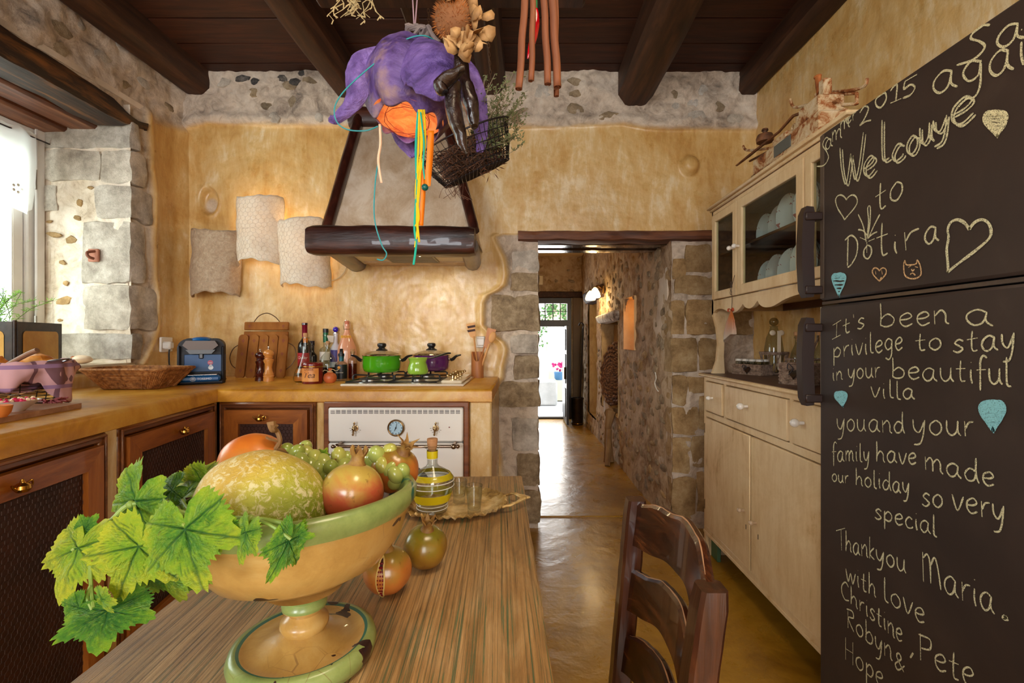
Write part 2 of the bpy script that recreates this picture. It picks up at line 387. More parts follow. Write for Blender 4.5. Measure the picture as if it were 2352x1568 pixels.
wall_back = struct(grid_wall('wall_back', us, vs, lambda U, V, D: (U, 2.87-D, V), back_disp, back_mask, keepb, M['ochre']), 'ochre plastered end wall with whitewashed rubble band below the ceiling')
# left wall, X = -2.04
LW = -2.04
def lz_band(U): return np.interp(U, [1.5, 2.3, 2.5, 2.62, 2.85], [2.6, 2.45, 2.42, 2.36, 2.40])
def left_fields(U, V):
    edge = np.interp(V, [.9, 1.0, 1.08, 1.2, 1.5, 1.8, 2.1, 2.4], [2.49, 2.50, 2.56, 2.62, 2.60, 2.59, 2.58, 2.56])+.012*fbm(U, V, 10, 3, 2)
    a = 1-sst(U-edge, -.008, .012)
    a = np.where(V < .985, 0, a); b = sst(V-lz_band(U), -.03, .03)
    return np.clip(np.maximum(a, b), 0, 1), U-edge
def left_disp(U, V):
    m, e = left_fields(U, V)
    return (1-m)*.018+.010*fbm(U, V, 3, 4, 12)+m*(.022*fbm(U, V, 8, 4, 14)+.008*fbm(U, V, 25, 3, 15))+.012*np.exp(-((e-.02)/.02)**2)*(V > 1.0)*(V < 2.4)+sst(U, 2.74, 2.86)*.03
WY0, WY1, WZ0, WZ1 = 1.02, 2.446, 1.0, 2.25
usl = np.arange(-2.52, 2.9, .012)
keepl = lambda u, v: ~((u > WY0) & (u < WY1) & (v > WZ0) & (v < WZ1))
struct(grid_wall('wall_left', usl, np.arange(-.02, 2.8, .012), lambda U, V, D: (LW+D, U, V), left_disp, lambda U, V: left_fields(U, V)[0], keepl, M['ochre']), 'window wall of whitewashed rubble with ochre plaster by the corner')
# window reveal (far side faces the camera), near side, back strips
wr = grid_wall('reveal', np.arange(-2.60, -2.015, .01), np.arange(.98, 2.36, .01), lambda U, V, D: (U, WY1+.004-D, V),
    lambda U, V: .010*fbm(U, V, 6, 4, 31)+.008*fbm(U, V, 24, 3, 33), lambda U, V: U*0+1, lambda u, v: u < 9, M['reveal'])
wr.parent = bpy.data.objects['wall_left']
mb = MB(); mb.box(-2.6, -2.03, WY0-.02, WY0+.01, .98, 2.4); mb.box(-2.62, -2.0, WY0-.2, WY0, .9, 2.4)
obj('near_reveal', mb, M['wash'], bpy.data.objects['wall_left'])
# right wall, ochre
def rdisp(U, V): return .010*fbm(U, V, 2.5, 4, 41)+.002*fbm(U, V, 30, 3, 42)
struct(grid_wall('wall_right', np.arange(-2.52, 2.95, .02), np.arange(-.02, 2.8, .02), lambda U, V, D: (1.40-D, U, V), rdisp, lambda U, V: U*0, lambda u, v: u < 9, M['ochre']), 'plain ochre plastered wall behind dresser and fridge')
# rear wall with two openings behind the viewer
mb = MB()
for x0, x1, z0, z1 in ((-2.6, -1.95, 0, 2.8), (-1.95, -.95, 0, 1.0), (-1.95, -.95, 2.3, 2.8), (-.95, -.1, 0, 2.8), (-.1, 1.1, 2.35, 2.8), (1.1, 1.9, 0, 2.8)):
    mb.box(x0, x1, -2.55, -2.5, z0, z1)
struct(obj('wall_rear', mb, M['ochre']), 'ochre wall behind the viewer with door and window openings')
mb = MB(); mb.box(-2.7, 1.6, -2.6, 3.06, -.12, 0)
floor = struct(obj('floor', mb, M['floor']), 'polished ochre brown cement floor', 'floor')
# ---------- stones ----------
def block(name, x0, x1, y0, y1, z0, z1, m, parent, seed, rough=.007, n=3):
    """rough squared stone: subdivided box, edges knocked off"""
    bm = bmesh.new(); bmesh.ops.create_cube(bm, size=1); bmesh.ops.subdivide_edges(bm, edges=bm.edges, cuts=n, use_grid_fill=True)
    cx, cy, cz = (x0+x1)/2, (y0+y1)/2, (z0+z1)/2; sx, sy, sz = x1-x0, y1-y0, z1-z0; cr = min(sx, sz, .2)
    for q in bm.verts:
        p = q.co*2
        rr = [abs(p.x), abs(p.y), abs(p.z)]; ex = sum(1 for a in rr if a > .99)
        s_ = 1-(.05 if ex == 2 else .10 if ex == 3 else 0)
        c = Vector((cx+p.x*sx/2*(1-.7*(1-s_)*cr/max(sx, .05)), cy+p.y*sy/2*(s_ if ex > 1 else 1), cz+p.z*sz/2*(1-(1-s_)*cr/max(sz, .05))))
        w_ = mnoise.noise_vector(c*14+Vector((seed, 3, 0))); q.co = c+mnoise.noise_vector(c*9+Vector((seed, 0, 0)))*rough*1.2+Vector((w_.x*.012 if sx < .8 else 0, 0, w_.z*.012))
    me = bpy.data.meshes.new(name); bm.to_mesh(me); bm.free(); me.polygons.foreach_set('use_smooth', [True]*len(me.polygons))
    me.set_sharp_from_angle(angle=math.radians(50)); me.materials.append(m)
    o = bpy.data.objects.new(name, me); C.objects.link(o); o.parent = parent; return o
wl = bpy.data.objects['wall_left']
# window corner blocks: (px x0,x1,y0,y1 on the reveal, side return px on the wall face or None)
sd = 0
def rvx(px): return (px-CX)*2.44/F
def rvz(py): return H-(py-CY)*2.44/F
for x0, x1, y0, y1, side in ((92, 284, 276, 339, 318), (92, 228, 342, 414, None), (230, 284, 342, 420, 332), (216, 284, 424, 503, 345), (184, 287, 507, 650, 330),
                             (188, 288, 653, 760, 356), (104, 290, 766, 826, 322), (94, 127, 426, 486, None)):
    sd += 1; X1 = LW+.026 if side else rvx(x1)
    yd = WY1+.12 if not side else (LW+.012)*F/(side-CX)
    block('stone', rvx(x0), X1, WY1-.008+.003*(sd % 2), yd, rvz(y1), rvz(y0), M['stone_grey'], wl, sd*3.3, .006, 5)
# quoins by the doorway
for x0, x1, y0, y1 in ((1178, 1237, 575, 622), (1172, 1237, 626, 668), (1128, 1237, 674, 762), (1174, 1237, 768, 812), (1180, 1237, 816, 872), (1145, 1237, 876, 936), (1176, 1237, 960, 1036), (1188, 1238, 1042, 1120), (1170, 1238, 1126, 1205)):
    sd += 1; block('stone', bx(x0), bx(x1)+.004*(sd % 3), 2.857, 3.0, bz(y1), bz(y0), M['stone_mix' if sd % 3 else 'stone_grey'], wall_back, sd*3.3, .007, 5)
for x0, x1, y0, y1 in ((1578, 1636, 560, 626), (1546, 1574, 592, 640), (1553, 1636, 632, 676), (1578, 1650, 686, 770), (1544, 1602, 775, 855), (1606, 1665, 776, 850), (1545, 1578, 862, 930), (1582, 1640, 866, 905),
                       (1546, 1604, 935, 1000), (1608, 1665, 910, 990), (1548, 1588, 1006, 1090), (1592, 1650, 1000, 1075), (1546, 1600, 1096, 1195), (1604, 1660, 1082, 1180), (1640, 1720, 570, 660), (1655, 1730, 690, 770), (1546, 1572, 690, 770)):
    sd += 1; block('stone', bx(x0)-.004, bx(x1)+.004, 2.857, 3.0, bz(y1), bz(y0), M['stone_tan'], wall_back, sd*3.3, .007, 4)
# low irregular field stones set in the walls (shared meshes)
def lump(seed, k=9):
    r = random.Random(seed); mb = MB(); ang = sorted((i+r.uniform(-.3, .3))*2*PI/k for i in range(k)); R = [r.uniform(.75, 1.1) for _ in ang]
    ring = lambda s_, h: [(math.cos(a)*q*s_, math.sin(a)*q*s_, h+r.uniform(-.04, .04)) for a, q in zip(ang, R)]
    vs_ = ring(1.0, -.25)+ring(.93, .10)+ring(.62, .24)+[(0, 0, .28)]
    fs = []
    for l in (0, 1):
        for i in range(k): fs.append((l*k+i, l*k+(i+1) % k, (l+1)*k+(i+1) % k, (l+1)*k+i))
    for i in range(k): fs.append((2*k+i, 2*k+(i+1) % k, 3*k))
    return mb.add(vs_, fs).mesh('stone', ang=50)
LUMPS = {mn: [lump(100+i+hash(mn) % 7 * 0) for i in range(8)] for mn in ('stone_grey', 'stone_tan', 'stone_mix', 'stone_soot')}
for mn, l in LUMPS.items():
    for me in l: me.materials.append(M[mn])
M_ = None
def put_lump(p, n, sx, sy, depth, mn, parent, r):
    o = bpy.data.objects.new('stone', r.choice(LUMPS[mn])); C.objects.link(o); o.parent = parent
    n = Vector(n); up = Vector((0, 0, 1)); right = up.cross(n); R = Matrix((right, up, n)).transposed().to_4x4()
    o.matrix_local = Matrix.Translation(p) @ R @ Matrix.Rotation(r.uniform(-.35, .35), 4, 'Z') @ Matrix.Diagonal((sx, sy, depth, 1))
def scatter(n, u0, u1, v0, v1, place, szf, mn, parent, seed, depth=.022, avoid=None, gap=.9):
    r = random.Random(seed); done = []
    for _ in range(n*30):
        if len(done) >= n: break
        u, v = r.uniform(u0, u1), r.uniform(v0, v1); s_ = szf(r)
        if avoid and avoid(u, v): continue
        if any(abs(u-a)/(s_[0]+c) < gap and abs(v-b)/(s_[1]+d) < gap for a, b, c, d in done): continue
        done.append((u, v, *s_)); p, nn = place(u, v)
        put_lump(p, nn, s_[0], s_[1], depth, mn if isinstance(mn, str) else r.choice(mn), parent, r)
def bdepth(u, v): return 2.87-float(back_disp(np.array([[u]]), np.array([[v]]))[0, 0])
scatter(30, -1.95, 1.36, 2.44, 2.68, lambda u, v: (Vector((u, bdepth(u, v)+.001, v)), (0, -1, 0)), lambda r: (r.uniform(.025, .075), r.uniform(.02, .05)), ('stone_grey', 'stone_mix'), wall_back, 5, .016,
        avoid=lambda u, v: any(abs(u-b) < .14 for b in (-1.93, -1.03, -.17, .69)))
for px, py, a, b in ((562, 186, 20, 9), (590, 192, 14, 9), (655, 188, 16, 10), (684, 196, 14, 10), (700, 176, 10, 8)):
    put_lump(Vector((bx(px), bdepth(bx(px), bz(py)), bz(py))), (0, -1, 0), a*SY, b*SY, .016, 'stone_soot', wall_back, random.Random(px))
def ldepth(u, v): return LW+float(left_disp(np.array([[u]]), np.array([[v]]))[0, 0])
scatter(20, 1.0, 2.8, 2.40, 2.68, lambda u, v: (Vector((ldepth(u, v)-.001, u, v)), (1, 0, 0)), lambda r: (r.uniform(.03, .07), r.uniform(.02, .04)), ('stone_grey', 'stone_mix'), wl, 6, .016)
for px, py, a, b in ((120, 538, 24, 10), (140, 602, 12, 7), (145, 690, 26, 14), (160, 550, 20, 12), (180, 465, 10, 12), (175, 500, 14, 8), (110, 508, 10, 5), (135, 735, 9, 5), (148, 650, 8, 9), (205, 430, 9, 6)):
    put_lump(Vector((rvx(px), WY1, rvz(py))), (0, -1, 0), a*.0018, b*.0018, .014, 'stone_tan', wl, random.Random(px))
# terracotta hook niche in the tall corner block
mb = MB(); x, z = rvx(219), rvz(587)
mb.box(x-.028, x+.028, WY1-.021, WY1-.008, z-.033, z+.033, bev=.004)
t = thing('hook_plate', 'small terracotta hook plate set in the bright window-side stone', 'hook', (x, WY1-.02, z)); obj('plate', mb, solid('terracotta plate', (168, 108, 84), .8), t)
mb = MB(); mb.tube(catmull([(x+.01, WY1-.02, z+.02), (x-.005, WY1-.045, z+.01), (x+.004, WY1-.05, z-.012), (x+.014, WY1-.03, z-.02)], 6), .007, 8); obj('hook', mb, solid('rust hook', (120, 66, 44), .7), t)
# ---------- ceiling ----------
mb = MB(); mb.box(-2.7, 1.6, -2.6, 3.0, 2.765, 2.85)
ceil = struct(obj('ceiling', mb, M['plank']), 'dark brown boarded ceiling', 'ceiling')
y = 2.93; r = random.Random(3); i = 0
while y > -.6:
    w_ = r.uniform(.17, .215)
    mb = MB(); dz = r.uniform(0, .003); mb.box(-2.1, 1.5, y-w_+.003, y-.003, 2.738+dz, 2.77, bev=.003)
    obj('plank', mb, M['plank'], ceil); y -= w_
mb = MB(); mb.box(-2.1, 1.5, -2.52, y, 2.74, 2.77); obj('rear_boards', mb, M['plank'], ceil)
def beam(x0, x1, z0, label, seed, chamf=.03, y1=2.9):
    mb = MB(); ys = np.linspace(-2.5, y1, 40); c = chamf; zt = 2.75
    poly = [(x0, zt), (x0, z0+c*1.4), (x0+c, z0+c*.2), (x0+c*1.6, z0), (x1-c*1.6, z0), (x1-c, z0+c*.2), (x1, z0+c*1.4), (x1, zt)]
    vs_ = []; k = len(poly)
    for yy in ys:
        for a, b in poly:
            o = mnoise.noise(Vector((a*3+seed, yy*1.6, b*3)))*.014 if b < 2.74 else 0
            vs_.append((a+o, yy, b+mnoise.noise(Vector((a*5, yy*2+seed, 3)))*.010 if b < 2.74 else b))
    fs = [(i*k+j, i*k+(j+1) % k, (i+1)*k+(j+1) % k, (i+1)*k+j) for i in range(len(ys)-1) for j in range(k)]+[tuple(range(k)), tuple((len(ys)-1)*k+j for j in range(k))]
    mb.add(vs_, fs); return struct(obj('ceiling_beam', mb, M['beam'], ang=35), label, 'beam')
beam(-2.03, -1.865, 2.60, 'dark ceiling beam beside the window wall', 1)
beam(-1.13, -.96, 2.585, 'dark ceiling beam meeting the wall left of the chimney hood', 2)
beam(-.25, -.10, 2.60, 'dark ceiling beam above the purple lampshade', 3)
beam(.575, .79, 2.535, 'thick dark ceiling beam above the doorway', 4, .045)
beam(1.30, 1.42, 2.60, 'dark edge beam along the fridge-side wall', 5, .02)
# ---------- window lintel ----------
mb = MB()
def ltz(y): return np.interp(y, [.8, 1.7, 2.34, 2.56], [2.40, 2.375, 2.345, 2.275])
ys = np.linspace(.8, 2.56, 50); vs_ = []; prof = 9
for yy in ys:
    zt = ltz(yy)+mnoise.noise(Vector((yy*6, 1, 2)))*.018; zb = 2.238+max(0, yy-2.42)*.25+mnoise.noise(Vector((yy*5, 4, 2)))*.006
    for a, b in ((-2.18, zt+.02), (-2.05, zt), (-2.018, zt-.01), (-2.008, (zt+zb)/2+.01), (-2.012, zb+.03), (-2.02, zb+.002), (-2.06, zb-.006), (-2.17, zb-.004), (-2.18, zb+.0)):
        vs_.append((a+mnoise.noise(Vector((yy*9, b*16, a*4)))*.014, yy, b+mnoise.noise(Vector((yy*11, a*14, 7)))*.006))
k = prof; fs = [(i*k+j, i*k+(j+1) % k, (i+1)*k+(j+1) % k, (i+1)*k+j) for i in range(len(ys)-1) for j in range(k)]+[tuple(range(k)), tuple((len(ys)-1)*k+j for j in range(k))]
mb.add(vs_, fs); lt = thing('window_lintel', 'rough charred dark wooden lintel above the window', 'lintel', (-2.1, 1.7, 2.24)); lt['kind'] = 'structure'
obj('timber', mb, M['lintel'], lt, ang=35)
for i, (a, b) in enumerate(((-2.335, -2.186), (-2.52, -2.341))):
    mb = MB(); mb.box(a, b, .8, WY1+.04, 2.225-.018*i, 2.36, bev=.012).wobble(.004, 5, i); obj('timber', mb, wood_mat('window-lit lintel underside', [(56, 26, 12), (104, 56, 32), (142, 92, 56)], 'y', rough=.4, kind='World', bump=.8), lt)  # brighter browns paint the window's light onto the underside timbers
mb = MB(); mb.box(-2.7, -2.5, .8, 2.6, 2.2, 2.8); mb.box(-2.56, -2.04, .7, 2.6, 2.37, 2.4); obj('lintel_packing', mb, M['wash'], lt)
# masonry outside around the window so no light leaks
mb = MB(); mb.box(-2.62, -2.44, 2.452, 2.9, .9, 2.8); mb.box(-2.62, -2.06, 2.60, 3.0, -.1, 2.8); mb.box(-2.62, -2.1, -2.6, WY0-.02, -.1, 2.8); mb.box(-2.62, -2.1, .8, 2.6, -.1, .98)
obj('wall_mass', mb, M['wash'], wl)
# sill
mb = MB(); mb.box(-2.56, -2.012, WY0, WY1+.03, .992, 1.022, bev=.008)
struct(obj('window_sill', mb, pm('pale marble sill', [(196, 170, 136), (214, 192, 162), (222, 204, 178)], 5, rough=.35, bump=.05)), 'pale marble window sill slab', 'sill')
# window_1: frame, sash, glass
wt = thing('window_1', 'white painted wooden casement window', 'window', (-2.48, 1.75, 1.02)); wt['kind'] = 'structure'
white = pm('white window paint', [(214, 208, 204), (232, 228, 224)], 4, rough=.4, bump=.05)
mb = MB()
mb.box(-2.545, -2.475, 2.375, 2.446, 1.02, 2.21, bev=.006); mb.box(-2.545, -2.475, WY0, WY0+.07, 1.02, 2.21, bev=.006)
mb.box(-2.545, -2.475, WY0, 2.446, 2.13, 2.21, bev=.006); mb.box(-2.545, -2.475, WY0, 2.446, 1.02, 1.07, bev=.006); mb.box(-2.47, -2.455, 2.40, 2.446, 1.02, 2.21, bev=.004)
obj('window_frame', mb, white, wt)
for y0, y1 in ((1.73, 2.372), (1.093, 1.725)):
    mb = MB(); a, b = -2.535, -2.49
    mb.box(a, b, y1-.055, y1, 1.075, 2.125, bev=.006); mb.box(a, b, y0, y0+.055, 1.075, 2.125, bev=.006); mb.box(a, b, y0, y1, 2.065, 2.125, bev=.006); mb.box(a, b, y0, y1, 1.075, 1.14, bev=.006)
    mb.tube([(b+.004, y1-.062, 1.14), (b+.004, y1-.062, 2.065)], .005, 6)
    s_ = obj('sash', mb, white, wt)
    mb = MB(); mb.box(-2.515, -2.511, y0+.05, y1-.05, 1.13, 2.07); obj('pane', mb, pane('window glass'), s_)
mb = MB(); mb.tube([(-2.46, 2.40, 1.16), (-2.46, 2.40, 1.26)], .006, 8); mb.tube([(-2.46, 2.40, 1.9), (-2.46, 2.40, 2.0)], .006, 8); obj('hinge', mb, solid('steel hinge', (190, 186, 180), .3, metal=1), wt)
# cafe curtain on a thin rod
ct = thing('cafe_curtain', 'white cotton half curtain with embroidered flower on thin rod', 'curtain', (-2.44, 2.0, 1.8))
mb = MB(); n1, n2 = 70, 30; vs_ = []
for i in range(n1+1):
    u = i/n1; yy = 1.1+1.27*u
    for j in range(n2+1):
        v = j/n2; bot = 1.785+.022*math.sin(u*38)-.02*abs(math.sin(u*19)); top = 2.165
        dd = (.4+.6*v)*(.020*math.sin(u*62+.6*math.sin(v*3))+.012*math.sin(u*27+v*2)); vs_.append((-2.425+dd, yy, top*(1-v)+bot*v+.004*math.sin(u*130)*(1-v)))
mb.add(vs_, [(i*(n2+1)+j, (i+1)*(n2+1)+j, (i+1)*(n2+1)+j+1, i*(n2+1)+j+1) for i in range(n1) for j in range(n2)])
t = NT('sheer white cotton'); t.set(color=srgb(238, 238, 236), rough=.8); tr = t.node('ShaderNodeBsdfTranslucent'); tr.inputs[0].default_value = srgb(236, 236, 232); mx = t.node('ShaderNodeMixShader'); mx.inputs[0].default_value = .45
t.link(t.b.outputs[0], mx.inputs[1]); t.link(tr.outputs[0], mx.inputs[2]); t.link(mx.outputs[0], t.n['Material Output'].inputs[0]); M['cotton'] = t.m
obj('cloth', mb, M['cotton'], ct)
mb = MB(); mb.tube([(-2.43, 1.06, 2.15), (-2.43, 2.44, 2.145)], .004, 8); obj('rod', mb, solid('dark iron rod', (46, 36, 34), .4), ct)
mb = MB(); c0 = P(34, 432, 2.26); c0.x = -2.405
for k in range(5):
    a = k*2*PI/5; mb.ball(c0+Vector((0, .018*math.cos(a), .018*math.sin(a))), (.002, .007, .007), 8, 6)
obj('embroidery', mb, solid('embroidery thread', (226, 222, 214), .7), ct)
# ---------- doorway lintel and jambs ----------
dl_ = thing('doorway_lintel', 'reddish brown rough wooden lintel over the passage doorway', 'lintel', (.5, 2.9, ZL0)); dl_['kind'] = 'structure'
mb = MB(); xs = np.linspace(bx(1190), 1.39, 44); vs_ = []
for x in xs:
    zt = ZL1+mnoise.noise(Vector((x*5, 0, 1)))*.008; zb = ZL0+mnoise.noise(Vector((x*7, 5, 1)))*.007
    for a, b in ((2.95, zt), (2.845, zt), (2.828, zt-.008), (2.822, (zt+zb)/2), (2.828, zb+.006), (2.845, zb), (2.95, zb)): vs_.append((x, a+mnoise.noise(Vector((x*9, b*20, 4)))*.010, b))
k = 7; mb.add(vs_, [(i*k+j, i*k+(j+1) % k, (i+1)*k+(j+1) % k, (i+1)*k+j) for i in range(len(xs)-1) for j in range(k)]+[tuple(range(k)), tuple((len(xs)-1)*k+j for j in range(k))])
obj('timber', mb, M['lintel_x'], dl_, ang=35)
for i in range(4):
    mb = MB(); y0 = 2.953+.085*i; mb.box(0.0, 1.0, y0, y0+.078, ZL0-.002+.006*(i % 2), ZL0+.12, bev=.016).wobble(.006, 6, i)
    obj('timber', mb, wood_mat('glossy doorway timber', [(20, 8, 5), (46, 22, 12), (74, 42, 24)], 'x', rough=.15, kind='World', bump=.7, coat=.6), dl_)
mb = MB(); mb.box(-.25, bx(1235)-.012, 2.95, 3.30, -.02, 2.78); mb.box(bx(1546)+.0, 1.5, 2.97, 3.28, -.02, 2.78); mb.box(-.3, 1.5, 2.95, 3.28, ZL0+.1, 2.78); mb.box(bx(1235)-.05, bx(1235)-.008, 2.89, 3.30, -.02, ZL0+.1)
mb.box(-2.2, -.25, 2.93, 2.98, -.02, 2.78)
obj('wall_core', mb, M['wash'], wall_back)
# ================= passage beyond the doorway =================
PX = .905
mb = MB(); mb.box(-.6, 1.3, 3.05, 6.95, -.12, .008, bev=.004)
struct(obj('floor', mb, M['floor']), 'shiny ochre cement floor of the passage', 'floor')
N1 = (3.73, 4.12, 1.057, 1.489)      # small lit niche: y0,y1,z0,z1
N2 = (4.36, 5.25, .42, 1.33)         # tall niche with the round mat
N3 = (5.55, 6.20, .20, 1.62)
def innich(u, v):
    a = (u > N1[0]) & (u < N1[1]) & (v > N1[2]) & (v < N1[3]-.13+.13*np.sqrt(np.clip(1-((u-(N1[0]+N1[1])/2)/.195)**2, 0, 1)))
    b = (u > N2[0]) & (u < N2[1]) & (v > N2[2]) & (v < N2[3]); c = (u > N3[0]) & (u < N3[1]) & (v > N3[2]) & (v < N3[3]); return a | b | c
def pdisp(U, V):
    e = np.minimum(np.abs(U-N1[0]), np.abs(U-N1[1]))
    return .016*fbm(U, V, 4, 4, 51)+.012*fbm(U, V, 16, 3, 52)+.03*(V < .5)*(.5-V)
wp = struct(grid_wall('wall_passage', np.arange(2.86, 7.0, .013), np.arange(-.02, 2.4, .013), lambda U, V, D: (PX-D+.012*(U-2.86)*-1, U, V), pdisp, lambda U, V: U*0+1, lambda u, v: ~innich(u, v), M['rubble']), 'rough tan rubble stone wall along the passage')
def niche(y0, y1, z0, z1, depth, m, arch=False):
    mb = MB(); x0 = PX-.024; x1 = PX+depth
    mb.add([(x1, y0, z0), (x1, y1, z0), (x1, y1, z1), (x1, y0, z1)], [(0, 1, 2, 3)])
    mb.add([(x0, y0, z0), (x0, y1, z0), (x1, y1, z0), (x1, y0, z0)], [(0, 1, 2, 3)])
    mb.add([(x0, y0, z1), (x0, y1, z1), (x1, y1, z1), (x1, y0, z1)], [(0, 1, 2, 3)])
    for y in (y0, y1): mb.add([(x0, y, z0), (x1, y, z0), (x1, y, z1), (x0, y, z1)], [(0, 1, 2, 3)])
    return obj('niche_lining', mb, m, wp)
niche(*N1, .16, pm('orange niche plaster', [(206, 164, 108), (226, 188, 132)], 8, rough=.6, bump=.4, kind='World'))
niche(*N2, .22, M['rubble']); niche(*N3, .22, M['rubble'])
point('niche_lamp', (PX+.06, 3.93, 1.36), .6, (1, .52, .16), .02)
# squared stones framing the tall niches
for i, (z0, z1) in enumerate(((.22, .52), (.54, .78), (.80, 1.04), (1.06, 1.30), (1.32, 1.52))):
    block('stone', PX+.10, PX+.21, N3[0]+.02, N3[1]-.02, z0, z1, M['stone_tan'], wp, 60+i, .008)
for i, (z0, z1) in enumerate(((.44, .72), (.74, 1.0), (1.02, 1.30))):
    block('stone', PX+.10, PX+.21, N2[0]+.02, N2[1]-.02, z0, z1, M['stone_tan'], wp, 70+i, .008)
def pav(u, v): return innich(np.array(u), np.array(v)) or any(abs(u-(a[0]+a[1])/2) < (a[1]-a[0])/2+.09 and abs(v-(a[2]+a[3])/2) < (a[3]-a[2])/2+.09 for a in (N1, N2, N3))
def pdep(u, v): return PX-float(pdisp(np.array([[u]]), np.array([[v]]))[0, 0])-.012*(u-2.86)
scatter(215, 3.0, 6.6, .05, 1.85, lambda u, v: (Vector((pdep(u, v)+.003, u, v)), (-1, 0, 0)), lambda r: (r.uniform(.03, .085), r.uniform(.02, .05)), ('stone_tan', 'stone_mix', 'stone_mix'), wp, 8, .045, avoid=pav, gap=.8)
# far wall with the exit door
YF = 6.8; s6 = YF/F
fx = lambda px: (px-CX)*s6
fz = lambda py: H-(py-CY)*s6
mb = MB()
wf = struct(grid_wall('wall_passage_end', np.arange(-.62, 1.12, .02), np.arange(-.02, 2.4, .02), lambda U, V, D: (U, YF-D, V), lambda U, V: .02*fbm(U, V, 7, 3, 88), lambda U, V: U*0+.7, lambda u, v: ~((u > -.12) & (u < fx(1312)) & (v < fz(684))), M['rubble']), 'ochre rubble end wall of the passage above the exit door')
scatter(26, -.1, .95, 1.78, 2.3, lambda u, v: (Vector((u, YF+.004, v)), (0, -1, 0)), lambda r: (r.uniform(.03, .07), r.uniform(.02, .045)), ('stone_tan', 'stone_mix'), wf, 9, .05)
mb = MB(); mb.box(-.62, fx(1342), YF-.05, YF+.1, fz(684), fz(670), bev=.01).wobble(.012, 6); struct(obj('door_lintel', mb, M['beam']), 'dark timber above the exit door at passage end', 'lintel')
mb = MB(); mb.box(-.7, 1.3, 3.05, 7.0, 2.34, 2.45); struct(obj('ceiling', mb, solid('cream ceiling', (226, 204, 160), .8)), 'cream plaster ceiling of the passage', 'ceiling')
mb = MB(); mb.box(-.66, -.6, 3.05, 7.0, 0, 2.4); mb.box(-.6, -.2, 3.05, 3.32, 0, 2.4); struct(obj('wall_passage_left', mb, M['rubble']), 'hidden side wall of the passage')
mb = MB(); mb.box(1.28, 1.34, 2.9, 7.1, -.1, 2.45); mb.box(fx(1312), 1.3, YF+.06, YF+.14, -.1, 2.45); mb.box(-.7, fx(1312), YF+.06, YF+.14, 1.75, 2.45); mb.box(-.7, -.12, YF+.06, YF+.14, -.1, 2.45); obj('wall_core', mb, M['rubble'], wf)
dt = thing('door_1', 'dark wooden exit door with barred transom at passage end', 'door', (fx(1260), YF, 0)); dt['kind'] = 'structure'
dk = pm('black brown door paint', [(26, 18, 14), (44, 30, 22)], 6, rough=.4, bump=.2)
mb = MB(); x1 = fx(1312)
mb.box(x1-.06, x1, YF-.03, YF+.06, .01, fz(684), bev=.004); mb.box(-.12, -.06, YF-.03, YF+.06, .01, fz(684), bev=.004); mb.box(-.12, x1, YF-.03, YF+.06, fz(697), fz(684), bev=.004)
mb.box(-.12, x1, YF-.03, YF+.06, fz(750), fz(735), bev=.004); mb.box(-.12, x1, YF-.02, YF+.06, .01, .035, bev=.004); obj('door_frame', mb, dk, dt)
mb = MB()
for px in (1230, 1252, 1270, 1287): mb.tube([(fx(px), YF, fz(735)), (fx(px), YF, fz(697))], .007, 6)
mb.tube([(-.06, YF, fz(715)), (x1-.06, YF, fz(715))], .005, 6); obj('transom_bars', mb, dk, dt)
mb = MB(); mb.box(fx(1292), fx(1297), YF-.62, YF-.05, .03, fz(750), bev=.004)
for z0, z1 in ((.12, .5), (.56, .95), (1.0, 1.28)): mb.box(fx(1290), fx(1293), YF-.55, YF-.12, z0, z1, bev=.01)
d2 = obj('door_leaf', mb, dk, dt)
mb = MB(); mb.tube([(fx(1289), YF-.55, .62), (fx(1289), YF-.55, .78)], .008, 8); obj('door_handle', mb, solid('aged brass', (150, 110, 50), .3, metal=1), d2)
mb = MB(); mb.box(fx(1315), fx(1333), YF-.05, YF-.02, .1, fz(684), bev=.004); obj('shutter_panel', mb, pm('worn shutter', [(84, 62, 36), (112, 88, 56)], 5, (1, 1, .3), rough=.6), dt)
# courtyard
mb = MB(); mb.box(-6, 6, 7.0, 14, -.14, -.02); struct(obj('ground_courtyard', mb, solid('white paving', (222, 222, 222), .8)), 'white paved courtyard ground outside', 'ground')
cw = struct(grid_wall('wall_courtyard', np.arange(-3, 2.5, .04), np.arange(-.1, 1.9, .04), lambda U, V, D: (U, 9.4-D, V), lambda U, V: .09*fbm(U, V, 5, 4, 61), lambda U, V: U*0+1, lambda u, v: u < 9, pm('white lime wall', [(214, 212, 208), (240, 238, 236)], 3, rough=.9)), 'whitewashed rough stone courtyard wall')
mb = MB(); mb.box(.5, 3.5, 8.9, 9.3, 0, 2.6); struct(obj('wall_courtyard_side', mb, solid('cream render', (222, 210, 180), .9)), 'cream rendered courtyard side wall')
mb = MB(); mb.box(-.4, .62, 8.3, 8.7, -.02, .42, bev=.03).wobble(.02, 4); tag(obj('stone_bench', mb, pm('grey plaster bench', [(170, 168, 164), (196, 194, 190)], 4, rough=.9)), 'grey plastered bench in the courtyard', 'bench')
leafg = solid('courtyard leaf', (70, 120, 50), .6)
ht = thing('hanging_creeper', 'green creeper trailing down the courtyard wall', 'plant', (.7, 8.88, 1.9))
r = random.Random(4); mb = MB(); ml = MB()
